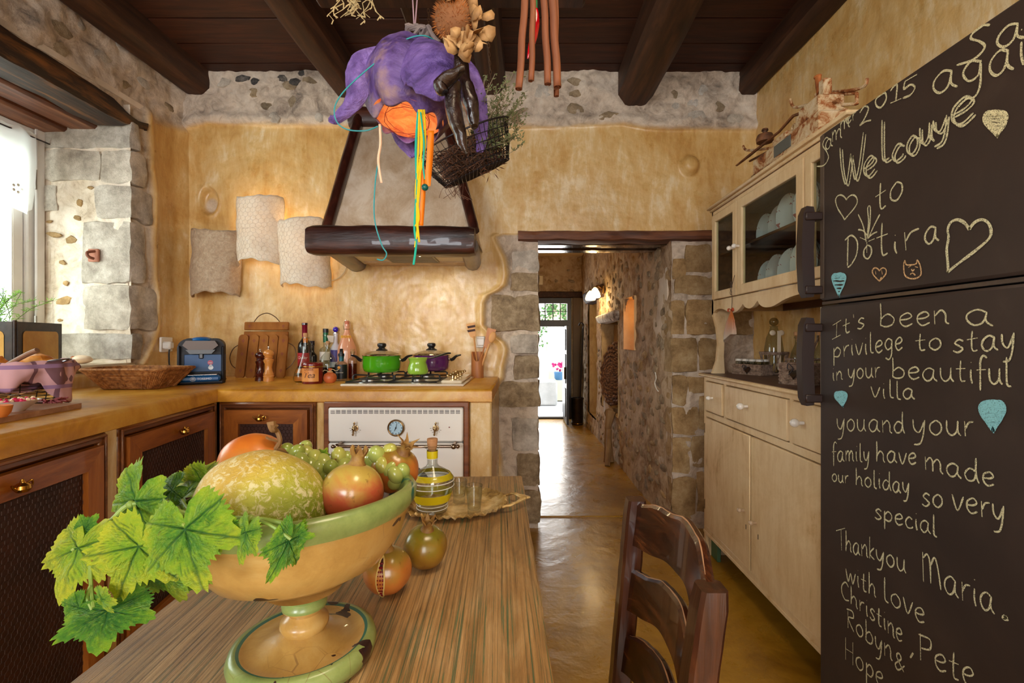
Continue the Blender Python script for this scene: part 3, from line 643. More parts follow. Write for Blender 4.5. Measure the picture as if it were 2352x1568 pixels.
for s_ in range(9):
    x, z = r.uniform(.42, 1.0), r.uniform(1.5, 1.9); pts = [(x, 8.86, z+.25)]
    for k in range(7): pts.append((pts[-1][0]+r.uniform(-.07, .06), 8.86+r.uniform(-.03, .03), pts[-1][2]-r.uniform(.05, .12)*(1.6 if s_ == 4 else .6)))
    mb.tube(pts, .004, 5)
    for q in pts:
        for _ in range(6):
            c = Vector(q)+Vector((r.uniform(-.07, .07), r.uniform(-.05, .05), r.uniform(-.06, .06))); d = Vector((r.uniform(-1, 1), r.uniform(-.4, .4), r.uniform(-1, .2))).normalized()*.045; n_ = Vector((r.uniform(-1, 1), 1, r.uniform(-1, 1))).cross(d).normalized()*.02
            ml.add([c, c+d*.5+n_, c+d, c+d*.5-n_], [(0, 1, 2, 3)])
obj('stem', mb, solid('creeper stem', (80, 70, 40), .7), ht); obj('foliage', ml, leafg, ht, kind='stuff')
bt = thing('flower_pot', 'blue flower pot with pink blossoms on the courtyard bench', 'plant pot', (fx(1287)*1.22, 8.5, .42))
mb = MB(); mb.lathe([(.06, 0), (.09, .03), (.10, .14), (.09, .15)], 16); obj('pot', mb, solid('blue glazed pot', (70, 120, 160), .3), bt, world=False)
mb = MB()
for _ in range(26): mb.ball((r.uniform(-.12, .12), r.uniform(-.08, .08), r.uniform(.16, .32)), r.uniform(.015, .03), 6, 4)
obj('blossoms', mb, solid('magenta petals', (200, 40, 120), .6), bt, world=False)
# things of the passage
mb = MB(); mb.lathe([(.075, 0), (.08, .01), (.08, .33), (.085, .34), (.085, .36), (.07, .36), (.068, .03), (0, .03)], 24)
t = thing('umbrella_stand', 'dark metal cylinder stand on passage floor beside exit door', 'stand', (.74, 6.35, .008))
obj('body', mb, pm('dark bronze', [(40, 30, 20), (66, 50, 32)], 8, rough=.35, metal=.6), t, world=False)
mb = MB(); mb.tube([(.082*math.cos(a), .082*math.sin(a), .02) for a in np.linspace(0, 2*PI, 25)[:-1]], .005, 6, closed=True); obj('band', mb, solid('brass band', (160, 120, 60), .3, metal=1), t, world=False)
mb = MB(); mb.tube([(.02, 0, .3), (.06, .02, 1.25)], .012, 8); mb.tube(catmull([(.06, .02, 1.25), (.065, .02, 1.3), (.03, .02, 1.33), (.0, .02, 1.29)], 4), .01, 8)
t2 = tag(obj('walking_stick', mb, dk, None), 'black walking stick standing in the metal cylinder', 'stick'); t2.location = (.76, 6.35, .04)
mb = MB(); mb.box(fx(1236), fx(1247), YF-.06, YF-.03, fz(655), fz(634), bev=.006); tag(obj('wall_box', mb, solid('cream plastic', (222, 206, 170), .5)), 'small cream plastic box on wall above exit door', 'wall box')
# lamp with two frosted shades
lt_ = thing('passage_lamp', 'passage wall lamp with two lit frosted glass shades', 'lamp', (PX-.08, 5.05, 1.66))
brass = solid('aged brass lamp', (140, 104, 54), .35, metal=1)
mb = MB(); mb.box(.025, .045, -.05, .05, -.03, .05, bev=.004); mb.tube(catmull([(.03, 0, .02), (-.03, -.06, .05), (-.07, -.14, .02)], 5), .007, 8); mb.tube(catmull([(.03, 0, .02), (-.03, .10, .05), (-.07, .18, .01)], 5), .007, 8); obj('bracket', mb, brass, lt_, world=False)
em = NT('lit frosted glass'); em.set(color=srgb(255, 236, 190), rough=.4, emis=srgb(255, 214, 140), emst=9.0)
for yy in (-.14, .18):
    mb = MB(); mb.lathe([(.012, .02), (.03, .0), (.05, -.035), (.058, -.07), (.05, -.085), (.0, -.088)], 18, (-.07, yy, 0)); obj('lamp_shade', mb, em.m, lt_, world=False)
point('passage_bulb_a', (PX-.17, 4.9, 1.54), 5, (1, .72, .36), .03)
point('passage_bulb_b', (PX-.17, 5.25, 1.54), 3, (1, .72, .36), .03)
# timbers above the niches
mb = MB(); mb.box(PX-.10, PX+.05, N3[0]-.5, N3[1]+.02, N3[3]-.02, N3[3]+.12, bev=.03).wobble(.03, 5, 2); tm = struct(obj('niche_lintel', mb, M['beam']), 'dark arched timber over far passage niche', 'lintel')
mb = MB(); mb.box(PX-.09, PX+.05, N2[0]-.03, N2[1]+.05, N2[3]-.01, N2[3]+.075, bev=.02).wobble(.03, 9, 5); struct(obj('niche_lintel', mb, pm('flaked white timber', [(70, 40, 26), (190, 176, 160), (222, 214, 204)], 14, (1, 1, 1), rough=.8, bump=.8)), 'flaking white painted timber over the niche with round mat', 'lintel')
# round woven mat leaning in the tall niche + driftwood
mt = thing('round_wicker_mat', 'round brown wicker tray leaning in passage niche', 'tray', (PX+.02, 4.78, .80))
mb = MB(); R_ = Matrix.Rotation(math.radians(12), 4, 'Z') @ Matrix.Rotation(-PI/2+.10, 4, 'Y')
for k in range(13): mb.tube([R_ @ Vector((.31*(k+1)/13*math.cos(a), .31*(k+1)/13*math.sin(a), .012*math.sin(a*14+k*PI))) for a in np.linspace(0, 2*PI, 57)[:-1]], .014, 5, closed=True)
obj('weave', mb, pm('brown wicker', [(60, 34, 18), (104, 66, 38), (132, 92, 56)], 30, rough=.8, bump=.8), mt, world=False)
mb = MB(); mb.tube(catmull([(PX-.05, 4.55, .45), (PX-.09, 4.5, .3), (PX-.10, 4.42, .12), (PX-.10, 4.4, .01)], 5), [.05, .03, .04, .05], 8); mb.tube([(PX-.0, 5.1, .47), (PX-.06, 4.6, .43)], [.03, .05], 8); mb.tube([(PX-.09, 4.42, .3), (PX-.14, 4.25, .01)], .025, 7)
tag(obj('driftwood', mb, pm('pale driftwood', [(120, 86, 48), (160, 124, 78)], 10, (1, 1, .3), rough=.8)), 'pale gnarled driftwood propped below the round tray', 'wood')
# small white hook drawing on passage wall and yellow bits
mb = MB(); X_ = PX-.05; mb.tube(catmull([PXx(1505, 855, X_), PXx(1507, 868, X_), PXx(1504, 880, X_), PXx(1508, 893, X_), PXx(1512, 898, X_)], 4), .003, 6); tag(obj('wall_hook', mb, solid('bright wire', (230, 226, 214), .3)), 'thin bright wire hook on the passage wall', 'hook')
# ================= worktop, cabinets, oven, hob, hood =================
def FX(y): return -1.366+.1515*(2.13-y)      # front edge of the left run
wk = thing('worktop', 'L-shaped ochre cement worktop with plastered masonry piers below', 'worktop', (-1.4, 2.4, 0))
mb = MB(); ye = -.35; yb = 2.845; ch = .012
def slab(inset, z): return [(-2.03, ye, z), (FX(ye)-inset, ye, z), (FX(2.13)-inset, 2.13+0*inset, z), (FX(2.13)-inset, 2.13+inset, z), (-.135-inset, 2.13+inset, z), (-.135-inset, yb, z), (-2.03, yb, z)]
# top polygon, rounded front edge
L = [slab(.014, .92), slab(.004, .916), slab(0, .906), slab(0, .862), slab(.006, .858)]
vs_ = [p for l in L for p in l]; k = 7
fs = [tuple(range(k))]+[(l*k+j, l*k+(j+1) % k, (l+1)*k+(j+1) % k, (l+1)*k+j) for l in range(4) for j in range(k)]+[tuple(4*k+j for j in range(k-1, -1, -1))]
mb.add(vs_, fs); obj('slab', mb, M['worktop'], wk, ang=50)
def pier(x0, x1, y0, y1, z0, z1): return MB().box(x0, x1, y0, y1, z0, z1, bev=.008)
plm = M['ochre']
for a in ((-.926, -.887, 2.132, 2.75, 0, .862), (-.236, -.137, 2.132, 2.84, 0, .862), (-.887, -.236, 2.132, 2.75, 0, .19), (-1.366, -.926, 2.134, 2.75, 0, .12)):
    obj('pier', pier(*a), plm, wk)
th = PI/2+math.atan2(.1498, .9887)
def lrun(y): return Vector((FX(y), y, 0))
def pier_left(y0, y1, z0, z1, dep=.35):
    a, b = lrun(y0), lrun(y1); n = Vector((.9887, .1498, 0)); d = -n*dep
    off = n*-.003
    pts = [a+off, b+off, b+off+d, a+off+d]; mb = MB(); mb.add([p+Vector((0, 0, z0)) for p in pts]+[p+Vector((0, 0, z1)) for p in pts], [(3, 2, 1, 0), (4, 5, 6, 7)]+[(i, (i+1) % 4, 4+(i+1) % 4, 4+i) for i in range(4)])
    obj('pier', mb, plm, wk)
pier_left(1.4416, 1.489, 0, .862); pier_left(.74, .79, 0, .862); pier_left(-.3, 2.13, 0, .10); pier_left(2.108, 2.128, 0, .862)
mb = MB(); mb.box(-2.03, -1.6, ye, 2.1, .0, .86); mb.box(-2.03, -.14, 2.7, 2.845, 0, .86); obj('masonry_back', mb, plm, wk)
pw = wood_mat
gold = solid('polished brass', (196, 150, 70), .22, metal=1)
meshm = NT('cane and wire panel'); v = meshm.coord(); meshm.set(color=meshm.ramp(meshm.noise(v, 8, 6), [(.3, srgb(42, 16, 6)), (.7, srgb(74, 34, 14))]), rough=.5); meshm.bump(meshm.noise(v, 60, 4), .3, .003)
wirem = solid('dark wire netting', (62, 38, 26), .5, metal=.3)
def hexnet(mb, x0, x1, z0, z1, s_, y, r=.0007, fn=None):
    """chicken wire: hexagon edges as thin strands"""
    dx = s_*math.sqrt(3); seen = set(); fn = fn or (lambda x, z: Vector((x, y, z)))
    j = 0; z = z0
    while z < z1:
        x = x0+(dx/2 if j % 2 else 0)
        while x < x1:
            pts = [(x, z+s_*.5), (x+dx/2, z), (x+dx/2, z-s_), ]
            c = [(x+dx/2*math.sin(a), z+s_*math.cos(a)) for a in [k*PI/3 for k in range(6)]]
            c = [(x+s_*math.sin(k*PI/3), z+s_*math.cos(k*PI/3)) for k in range(6)]
            for k_ in range(6):
                a, b = c[k_], c[(k_+1) % 6]; key = tuple(sorted(((round(a[0], 4), round(a[1], 4)), (round(b[0], 4), round(b[1], 4)))))
                if key in seen: continue
                seen.add(key)
                if all(x0 <= q[0] <= x1 and z0 <= q[1] <= z1 for q in (a, b)):
                    mb.tube([fn(*a), fn(*b)], r, 3, cap=False)
            x += dx
        z += s_*1.5; j += 1
def teapot(mb, c, s_=1.0):
    x, y, z = c
    mb.lathe([(0, -.013*s_), (.011*s_, -.012*s_), (.017*s_, -.004*s_), (.016*s_, .004*s_), (.009*s_, .009*s_), (.006*s_, .010*s_), (.004*s_, .014*s_), (.003*s_, .018*s_), (0, .019*s_)], 14, (x, y, z))
    mb.tube(catmull([(x+.014*s_, y, z+.006*s_), (x+.026*s_, y, z+.009*s_), (x+.027*s_, y, z-.003*s_), (x+.015*s_, y, z-.007*s_)], 5), .0022*s_, 6)
    mb.tube(catmull([(x-.014*s_, y, z-.004*s_), (x-.022*s_, y, z+.001*s_), (x-.029*s_, y, z+.010*s_)], 4), [.004*s_, .0022*s_], 6)
    mb.tube([(x, y, z), (x, y+.02, z)], .004, 8)
def cabinet(loc, rz, W, z0, z1, label, hx=None, depth=.3):
    t = thing('base_cabinet', label, 'cabinet', loc, rz)
    bd = .030; k = lambda *a: MB().box(*a, bev=.004)
    mb = MB(); mb.box(0, W, .0, .02, z1-bd, z1, bev=.005); mb.box(0, W, 0, .02, z0, z0+bd, bev=.005); mb.box(.0, bd, 0, .02, z0, z1, bev=.005); mb.box(W-bd, W, 0, .02, z0, z1, bev=.005)
    mb.box(.006, W-.006, -.010, .0, z1-.014, z1-.004, bev=.003); mb.box(.006, .016, -.010, 0, z0, z1-.006, bev=.003); mb.box(W-.016, W-.006, -.010, 0, z0, z1-.006, bev=.003)
    obj('face_frame', mb, M['pine_dark'], t, world=False)
    mb = MB(); mb.box(.01, W-.01, .02, .03, z0, z1); obj('carcass', mb, M['pine_dark'], t, world=False)
    a0, a1, b0, b1 = bd+.002, W-bd-.002, z0+bd+.003, z1-bd-.004; st = .062
    # mitred door frame
    ya, yb_ = -.014, .008
    def mitre(p, y_):
        mb = MB(); mb.add([(x, y_, z) for x, z in p]+[(x, yb_, z) for x, z in p], [(0, 1, 2, 3), (7, 6, 5, 4)]+[(i, (i+1) % 4, 4+(i+1) % 4, 4+i) for i in range(4)]); return mb
    mb = MB(); mb.box(a0+.004, a1-.004, .006, .009, b0+.004, b1-.004); d = obj('door', mb, M['pine'], t, world=False)
    for p in ([(a0, b0), (a0, b1), (a0+st, b1-st), (a0+st, b0+st)], [(a1, b0), (a1-st, b0+st), (a1-st, b1-st), (a1, b1)]): obj('stile', mitre(p, ya), M['pine'], d, world=False)
    for p in ([(a0, b1), (a1, b1), (a1-st, b1-st), (a0+st, b1-st)], [(a0, b0), (a0+st, b0+st), (a1-st, b0+st), (a1, b0)]): obj('rail', mitre(p, ya-.0005), M['pine_x'], d, world=False)
    mb = MB(); mb.box(a0+st-.002, a1-st+.002, .001, .006, b0+st-.002, b1-st+.002); obj('panel', mb, meshm.m, d, world=False)
    mb = MB(); hexnet(mb, a0+st, a1-st, b0+st, b1-st, .0095, -.001, .0006); obj('wire_netting', mb, wirem, d, world=False, smooth=False)
    mb = MB(); teapot(mb, (hx if hx is not None else W/2, -.033, b1-st*.55), 1.0); obj('handle', mb, gold, d, world=False, label='small brass teapot-shaped handle')
    return t
cabinet((-1.360, 2.128, 0), 0, .434, .12, .861, 'pine corner cabinet with netted door left of the oven', .20)
p0 = lrun(1.492); ln = lambda a, b: (lrun(b)-lrun(a)).length
cabinet((p0.x, p0.y, 0), th, ln(1.492, 2.108), .10, .861, 'pine cabinet with netted door left of the corner under the basket')
p0 = lrun(.79)
cabinet((p0.x, p0.y, 0), th, ln(.79, 1.4416), .10, .861, 'nearest pine cabinet with netted door under the cutting board')
# ---- oven ----
cream = solid('cream enamel', (242, 236, 226), .25, coat=.4)
ov = thing('oven', 'cream built-in oven with brass-edged clock and rail handle', 'oven', (-.5665, 2.13, .19))
mb = MB(); x0, x1, z1 = -.887, -.236, .864; w_ = .026
for a in ((x0, x1, z1-w_, z1), (x0, x0+w_, .2, z1), (x1-w_, x1, .2, z1)): mb.box(a[0], a[1], 2.118, 2.15, a[2], a[3], bev=.005)
obj('surround_frame', mb, wood_mat('brown oven surround', [(96, 48, 22), (126, 70, 36), (146, 90, 50)], 'x', rough=.35, coat=.2), ov)
a, b = -.862, -.262
mb = MB(); mb.box(a, b, 2.125, 2.6, .24, .838); obj('body', mb, solid('oven steel', (90, 86, 80), .4, metal=.8), ov)
mb = MB(); mb.box(a, b, 2.108, 2.13, .686, .838, bev=.006); cp = obj('control_panel', mb, cream, ov)
mb = MB()
for i in range(24):
    xx = a+.012+i*(b-a-.02)/24
    for k in range(4): mb.box(xx, xx+.019, 2.1070, 2.110, .812+k*.0045, .8145+k*.0045)
obj('vent_slots', mb, solid('vent shadow', (96, 88, 82), .6), cp)
def dialmark(x): return P(x, 983, 2.105)
for px in (816, 1001):
    c = P(px, 983, 2.106); mb = MB(); R90 = Matrix.Rotation(PI/2, 4, 'X')
    mb.lathe([(.014, 0), (.014, .003), (.008, .004), (.006, .016), (0, .016)], 20, c, R90); mb.ball((c.x, c.y-.017, c.z), .010, 14, 10)
    mb.lathe([(0, -.031), (.003, -.030), (.005, -.024), (.0025, -.018), (.0045, -.012), (.0045, .012), (.0025, .018), (.005, .024), (.003, .030), (0, .031)], 12, (c.x, c.y-.021, c.z), Matrix.Rotation(.12, 4, 'Y'))
    obj('knob', mb, solid('brushed nickel brass', (176, 148, 108), .25, metal=1), cp)
    mb = MB()
    for k in range(7):
        an = .4+k*.45; mb.box(c.x+.023*math.cos(an)-.003, c.x+.023*math.cos(an)+.003, c.y+.0005, c.y+.002, c.z-.023*math.sin(an)-.0008, c.z-.023*math.sin(an)+.0008)
    obj('dial_marks', mb, solid('dial print', (120, 104, 60), .6), cp)
c = P(910, 982, 2.106); mb = MB(); mb.tube([(c.x+.0345*math.cos(q), c.y-.006, c.z+.0345*math.sin(q)) for q in np.linspace(0, 2*PI, 41)[:-1]], .0035, 8, closed=True); mb.lathe([(.036, 0), (.036, .006), (.03, .008)], 32, c, R90, cap=False)
ck = obj('clock', mb, solid('clock rim brass', (150, 124, 88), .25, metal=1), cp)
mb = MB(); mb.lathe([(0, .005), (.032, .005)], 32, c, R90, cap=False); obj('clock_face', mb, solid('clock face', (176, 208, 224), .5), ck)
mb = MB()
for k in range(12):
    an = k*PI/6; q = (c.x+.026*math.sin(an), c.z+.026*math.cos(an)); mb.box(q[0]-.0016, q[0]+.0016, c.y-.0068, c.y-.0055, q[1]-.0022, q[1]+.0022)
for an, l, w2 in ((.26, .023, .0012), (3.6, .016, .0016)): mb.tube([(c.x, c.y-.008, c.z), (c.x+l*math.sin(an), c.y-.008, c.z+l*math.cos(an))], [w2*1.2, w2*2, w2*.5], 6)
mb.ball((c.x, c.y-.008, c.z), .0035, 8, 6); obj('hands_and_numerals', mb, solid('clock black', (20, 22, 26), .5), ck)
mb = MB(); c2 = P(1032, 981, 2.106); mb.ball(c2, (.003, .002, .003), 10, 6); obj('pilot_light', mb, solid('red indicator', (120, 20, 16), .3), cp)
mb = MB(); mb.box(a, b, 2.108, 2.13, .25, .681, bev=.006); od = obj('door', mb, cream, ov)
c = P(910, 1135, 2.107); mb = MB(); vs_ = [(c.x+.165*math.cos(q), 2.1068, .465+.14*math.sin(q)) for q in np.linspace(0, 2*PI, 49)[:-1]]
mb.add(vs_, [tuple(range(48))]); obj('window_glass', mb, solid('dark oven glass', (30, 24, 22), .08, coat=.5), od)
mb = MB(); mb.tube(vs_, .003, 6, closed=True); obj('window_rim', mb, cream, od)
mb = MB(); z = P(0, 1025, 2.06).z; xa, xb2 = P(768, 0, 2.06).x, P(1048, 0, 2.06).x
mb.tube([(xa, 2.06, z), (xb2, 2.06, z)], .0065, 14)
for x in (xa+.012, xb2-.012):
    mb.tube([(x, 2.06, z), (x, 2.11, z+.004)], .009, 12); mb.ball((x, 2.06, z), .0125, 12, 8)
for x, s_ in ((xa, -1), (xb2, 1)): mb.ball((x+s_*.006, 2.06, z), .009, 12, 8)
obj('rail_handle', mb, solid('nickel rail', (150, 128, 108), .22, metal=1), od)
# ---- gas hob ----
hb = thing('gas_hob', 'white gas hob with black pan supports on the worktop', 'hob', (-.53, 2.5, .92))
HX0, HX1, HY0, HY1 = -.862, -.275, 2.245, 2.73
mb = MB(); mb.box(HX0, HX1, HY0, HY1, .92, .930, bev=.004); obj('tray', mb, solid('cream hob enamel', (232, 220, 200), .22, coat=.4), hb)
mb = MB(); mb.box(HX1-.115, HX1-.012, HY0+.03, HY1-.03, .930, .945, bev=.006); cs = obj('control_strip', mb, solid('cream hob strip', (228, 212, 184), .25, coat=.4), hb)
for k in range(4):
    y = HY0+.08+k*.095; x = HX1-.064; mb = MB(); mb.lathe([(.015, 0), (.015, .004), (.007, .006), (.006, .020), (0, .021)], 16, (x, y, .945)); mb.tube([(x-.020, y-.012, .965), (x+.020, y+.012, .967)], [.005, .007, .005], 10)
    mb.ball((x+.022, y+.013, .967), .0075, 10, 8); mb.ball((x-.022, y-.013, .965), .0075, 10, 8)
    obj('knob', mb, solid('pale brass knob', (214, 188, 140), .22, metal=1), cs)
iron = solid('black cast iron', (20, 18, 20), .42)
burn = solid('burner cap', (38, 34, 34), .5); alu = solid('burner ring', (180, 176, 170), .3, metal=1)
BU = [(-.755, 2.36, .05), (-.755, 2.60, .036), (-.52, 2.37, .030), (-.52, 2.60, .042)]
for x, y, r_ in BU:
    mb = MB(); mb.lathe([(r_*1.3, 0), (r_*1.25, .006), (r_*.9, .008), (r_*.9, .014)], 28, (x, y, .930)); bu = obj('burner', mb, alu, hb)
    mb = MB(); mb.lathe([(r_, .014), (r_*1.02, .018), (r_*.9, .022), (0, .023)], 28, (x, y, .930), jit=None); obj('cap', mb, burn, bu)
for gx0, gx1 in ((HX0+.022, -.640), (-.634, HX1-.135)):
    mb = MB(); z = .938; r_ = .0045
    mb.tube([(gx0, HY0+.02, z), (gx1, HY0+.02, z), (gx1, HY1-.02, z), (gx0, HY1-.02, z)], r_, 6, closed=True)
    cx = (gx0+gx1)/2
    mb.tube([(gx0, (HY0+HY1)/2, z), (gx1, (HY0+HY1)/2, z)], r_, 6)
    for yy in (2.365, 2.60):
        for x_, s_ in ((gx0, 1), (gx1, -1)): mb.tube([(x_, yy, z), (x_, yy, z+.022), (x_+s_*.008, yy, z+.028), (x_+s_*.07, yy, z+.026)], [.0055, .005, .0045, .0035], 6)
        for y_, s_ in ((HY0+.02 if yy < 2.5 else 2.487, 1), (2.487 if yy < 2.5 else HY1-.02, -1)): mb.tube([(cx, y_, z), (cx, y_, z+.022), (cx, y_+s_*.008, z+.028), (cx, y_+s_*.07, z+.026)], [.0055, .005, .0045, .0035], 6)
    obj('pan_support', mb, iron, hb)
# ---- range hood ----
hd = thing('range_hood', 'chimney hood of pale plaster framed by dark varnished logs', 'hood', (-.63, 2.6, 1.545))
def log(pts, rx, rz, m, name, n=14, seed=0, par=hd, lump_=.012, square=0.0):
    pts = [Vector(p) for p in pts]; d = (pts[-1]-pts[0]).normalized(); u, v_, _ = frame(d); N = 26; vs_ = []
    up = Vector((0, 0, 1)) if abs(d.z) < .7 else Vector((0, -1, 0)); sdv = d.cross(up).normalized(); up = sdv.cross(d)
    for i in range(N+1):
        t_ = i/N; p = pts[0].lerp(pts[-1], t_)
        for k in range(n):
            a = 2*PI*k/n; c_, s_ = math.cos(a), math.sin(a); q = 1/(max(abs(c_), abs(s_))**square) if square else 1
            w1 = 1+mnoise.noise(Vector((c_*2+seed, s_*2, t_*7)))*lump_*8
            e = .9 if i in (0, N) else 1
            vs_.append(p+sdv*c_*rx*q*w1*e+up*s_*rz*q*w1*e)
    mb = MB(); mb.add(vs_, [(i*n+k, i*n+(k+1) % n, (i+1)*n+(k+1) % n, (i+1)*n+k) for i in range(N) for k in range(n)]+[tuple(range(n)), tuple(N*n+k for k in range(n))])
    return obj(name, mb, m, par, ang=60)
pale = NT('greyed hood plaster'); v = pale.coord((1, 1, .5), 'World'); pale.set(color=pale.ramp(pale.noise(v, 7, 9, .7, .5), [(.36, srgb(186, 156, 124)), (.5, srgb(208, 184, 156)), (.62, srgb(224, 206, 184))]), rough=.75); pale.bump(pale.noise(v, 40, 7, .7), .4, .006)
# pyramid body
fb = [(-.955, 2.36, 1.66), (-.235, 2.36, 1.66)]; ft = [(-.925, 2.70, 2.36), (-.44, 2.70, 2.36)]
mb = MB(); vs_ = [fb[0], fb[1], (-.235, 2.86, 1.66), (-.955, 2.86, 1.66), ft[0], ft[1], (-.44, 2.86, 2.46), (-.925, 2.86, 2.46)]
mb.add(vs_, [(0, 1, 5, 4), (1, 2, 6, 5), (3, 0, 4, 7), (4, 5, 6, 7)]); bmn = obj('plaster_panel', mb, pale.m, hd)
log([(-1.035, 2.32, 1.622), (-.228, 2.32, 1.618)], .066, .070, M['hood_wood'], 'front_log', 20, 1, square=.72, lump_=.009)
hz = wood_mat('hood post wood', [(26, 9, 6), (54, 22, 14), (84, 40, 26)], 'z', rough=.3, kind='World', coat=.3)
log([(-.968, 2.355, 1.68), (-.925, 2.695, 2.40)], .026, .03, hz, 'post', 10, 2, square=.5, lump_=.008)
log([(-.235, 2.355, 1.68), (-.435, 2.695, 2.40)], .026, .03, hz, 'post', 10, 3, square=.5, lump_=.008)
log([(-.985, 2.72, 2.405), (-.38, 2.72, 2.405)], .05, .062, M['hood_wood'], 'top_log', 12, 4, square=.5, lump_=.006)
hy = wood_mat('hood bracket wood', [(52, 36, 24), (84, 62, 42), (116, 92, 64)], 'y', rough=.35, kind='World', coat=.2)
log([(-.925, 2.30, 1.60), (-1.0, 2.93, 1.585)], .058, .042, hy, 'bracket', 12, 5, lump_=.006)
log([(-.262, 2.34, 1.605), (-.300, 2.92, 1.602)], .050, .050, hy, 'bracket', 12, 6, lump_=.006)
mb = MB(); mb.box(-.93, -.30, 2.40, 2.80, 1.585, 1.61, bev=.004); ex = obj('extractor_unit', mb, solid('cream steel', (214, 200, 170), .35), hd)
mb = MB(); mb.box(-.74, -.47, 2.47, 2.72, 1.580, 1.586); 
for k in range(9): mb.box(-.73, -.48, 2.48+k*.026, 2.49+k*.026, 1.577, 1.581)
obj('grease_filter', mb, solid('filter grey', (150, 140, 120), .4, metal=.5), ex)
em = NT('hood lamp lens'); em.set(color=srgb(255, 230, 150), emis=srgb(255, 216, 110), emst=4.0)
mb = MB(); mb.box(-.56, -.40, 2.43, 2.46, 1.579, 1.587); obj('lamp_lens', mb, em.m, ex)
area('hood_lamp', (-.48, 2.50, 1.57), (0, 0, 0), .12, .04, 1.2, (1, .85, .5))
mb = MB(); mb.box(-.9, -.26, 2.70, 2.86, 1.58, 1.68); obj('hood_back', mb, pale.m, hd)
# ---- paper sconces ----
pap = NT('handmade fibre paper'); v = pap.coord(); pap.set(color=pap.ramp(pap.noise(v, 22, 8, .7, 1.5), [(.3, srgb(224, 206, 180)), (.5, srgb(240, 228, 208)), (.7, srgb(246, 238, 224))]), rough=.75)
tr = pap.node('ShaderNodeBsdfTranslucent'); tr.inputs[0].default_value = srgb(244, 226, 190); mx = pap.node('ShaderNodeMixShader'); mx.inputs[0].default_value = .2
pap.bump(pap.noise(v, 35, 6, .7, 1.5), .7, .006); pap.link(pap.b.outputs[0], mx.inputs[1]); pap.link(tr.outputs[0], mx.inputs[2]); pap.link(mx.outputs[0], pap.n['Material Output'].inputs[0])
wfine = solid('fine pale wire', (196, 176, 150), .5)
pap2 = NT('grey fibre paper'); v = pap2.coord(); pap2.set(color=pap2.ramp(pap2.noise(v, 26, 8, .7, 1.5), [(.3, srgb(160, 132, 106)), (.5, srgb(182, 156, 128)), (.7, srgb(204, 182, 154))]), rough=.7); pap2.bump(pap2.noise(v, 40, 6, .7, 1.5), .7, .006)
def sconce(x0, x1, y0, y1, label, tilt=0, m=None, seed=0, power=1.5):
    cx = (x0+x1)/2; Yc = 2.80; sc_ = Yc/F*.985; cxw = (cx-CX)*sc_; W = (x1-x0)*sc_/2; zt, zb = H-(y0-CY)*sc_, H-(y1-CY)*sc_; hh = zt-zb
    t = thing('wall_sconce', label, 'wall lamp', (cxw, 2.83, (zt+zb)/2)); D = .115
    def fn(u, w2): # u 0..1 around, w2 0..1 height
        a = PI*u; tl = (w2-.5)*tilt; wob = mnoise.noise(Vector((u*5+seed, w2*4, seed)))*.010; bul = 1+.04*math.sin(PI*w2)
        zz = -hh/2+hh*w2+.012*math.sin(a*2+seed)*(1 if w2 > .5 else -1)+.01*mnoise.noise(Vector((u*9, w2, seed+3)))
        return Vector((-math.cos(a)*(W+wob)*bul+tl*hh*.5, -.012-math.sin(a)*(D+wob), zz))
    n1, n2 = 40, 24; mb = MB(); mb.add([fn(i/n1, j/n2) for i in range(n1+1) for j in range(n2+1)], [(i*(n2+1)+j, (i+1)*(n2+1)+j, (i+1)*(n2+1)+j+1, i*(n2+1)+j+1) for i in range(n1) for j in range(n2)])
    obj('paper_shade', mb, m or pap.m, t, world=False, solid=.003)
    mb = MB(); L_ = PI*(W+D)/2
    def onf(x, z): q = fn(min(1, max(0, x/L_)), min(1, max(0, z/hh))); q2 = Vector((q.x, q.y+.012, 0)); d = Vector((q.x, q.y, 0)).normalized(); return Vector((q.x, q.y, q.z))+d*.0022
    hexnet(mb, 0, L_, 0, hh, .0155, 0, .0005, onf); obj('wire_netting', mb, wfine, t, world=False, smooth=False)
    if power: point('sconce_bulb', (cxw, 2.79, (zt+zb)/2+.05), power, (1, .80, .52), .025)
    return t
sconce(432, 539, 528, 676, 'greyish paper wall sconce, lowest and nearest the window', .05, pap2.m, 1, 0)
sconce(538, 640, 452, 602, 'white paper wall sconce, highest of the three', -.02, None, 2, 2.2)
sconce(634, 747, 504, 656, 'white paper wall sconce beside the hood', -.12, None, 3, 2.2)
mb = MB(); mb.tube(catmull([P(745, 646, 2.82), P(770, 642, 2.82), P(788, 628, 2.82), P(796, 612, 2.82)], 6), .0035, 8)
tag(obj('lamp_cable', mb, solid('cream cable', (210, 180, 130), .5)), 'cream cable running from sconce to hood', 'cable')
# sockets
def socket(c, label, s_=.041):
    t = thing('wall_socket', label, 'socket', c); mb = MB(); mb.box(-s_, s_, -.010, .004, -s_, s_, bev=.004); obj('plate', mb, solid('white socket plastic', (230, 224, 214), .3), t, world=False)
    return t
s1 = thing('wall_socket', 'white wall socket beside the coffee machine', 'socket', P(380, 791, 2.70))
mb = MB(); mb.box(-.006, .008, -.045, .045, -.042, .042, bev=.004).xform(Matrix.Rotation(-1.2, 4, 'Z')); obj('plate', mb, solid('white socket plastic', (230, 224, 214), .3), s1, world=False)
s1.location = Vector((-2.012, 2.68, P(380, 791, 2.68).z)); s1.rotation_euler = (0, 0, 1.2)
s2 = thing('wall_socket', 'white wall socket behind the wooden spatulas', 'socket', P(1104, 785, 2.838)); mb = MB(); mb.box(-.026, .026, -.012, .004, -.034, .034, bev=.004); obj('plate', mb, solid('white socket plastic', (220, 210, 196), .3), s2, world=False)
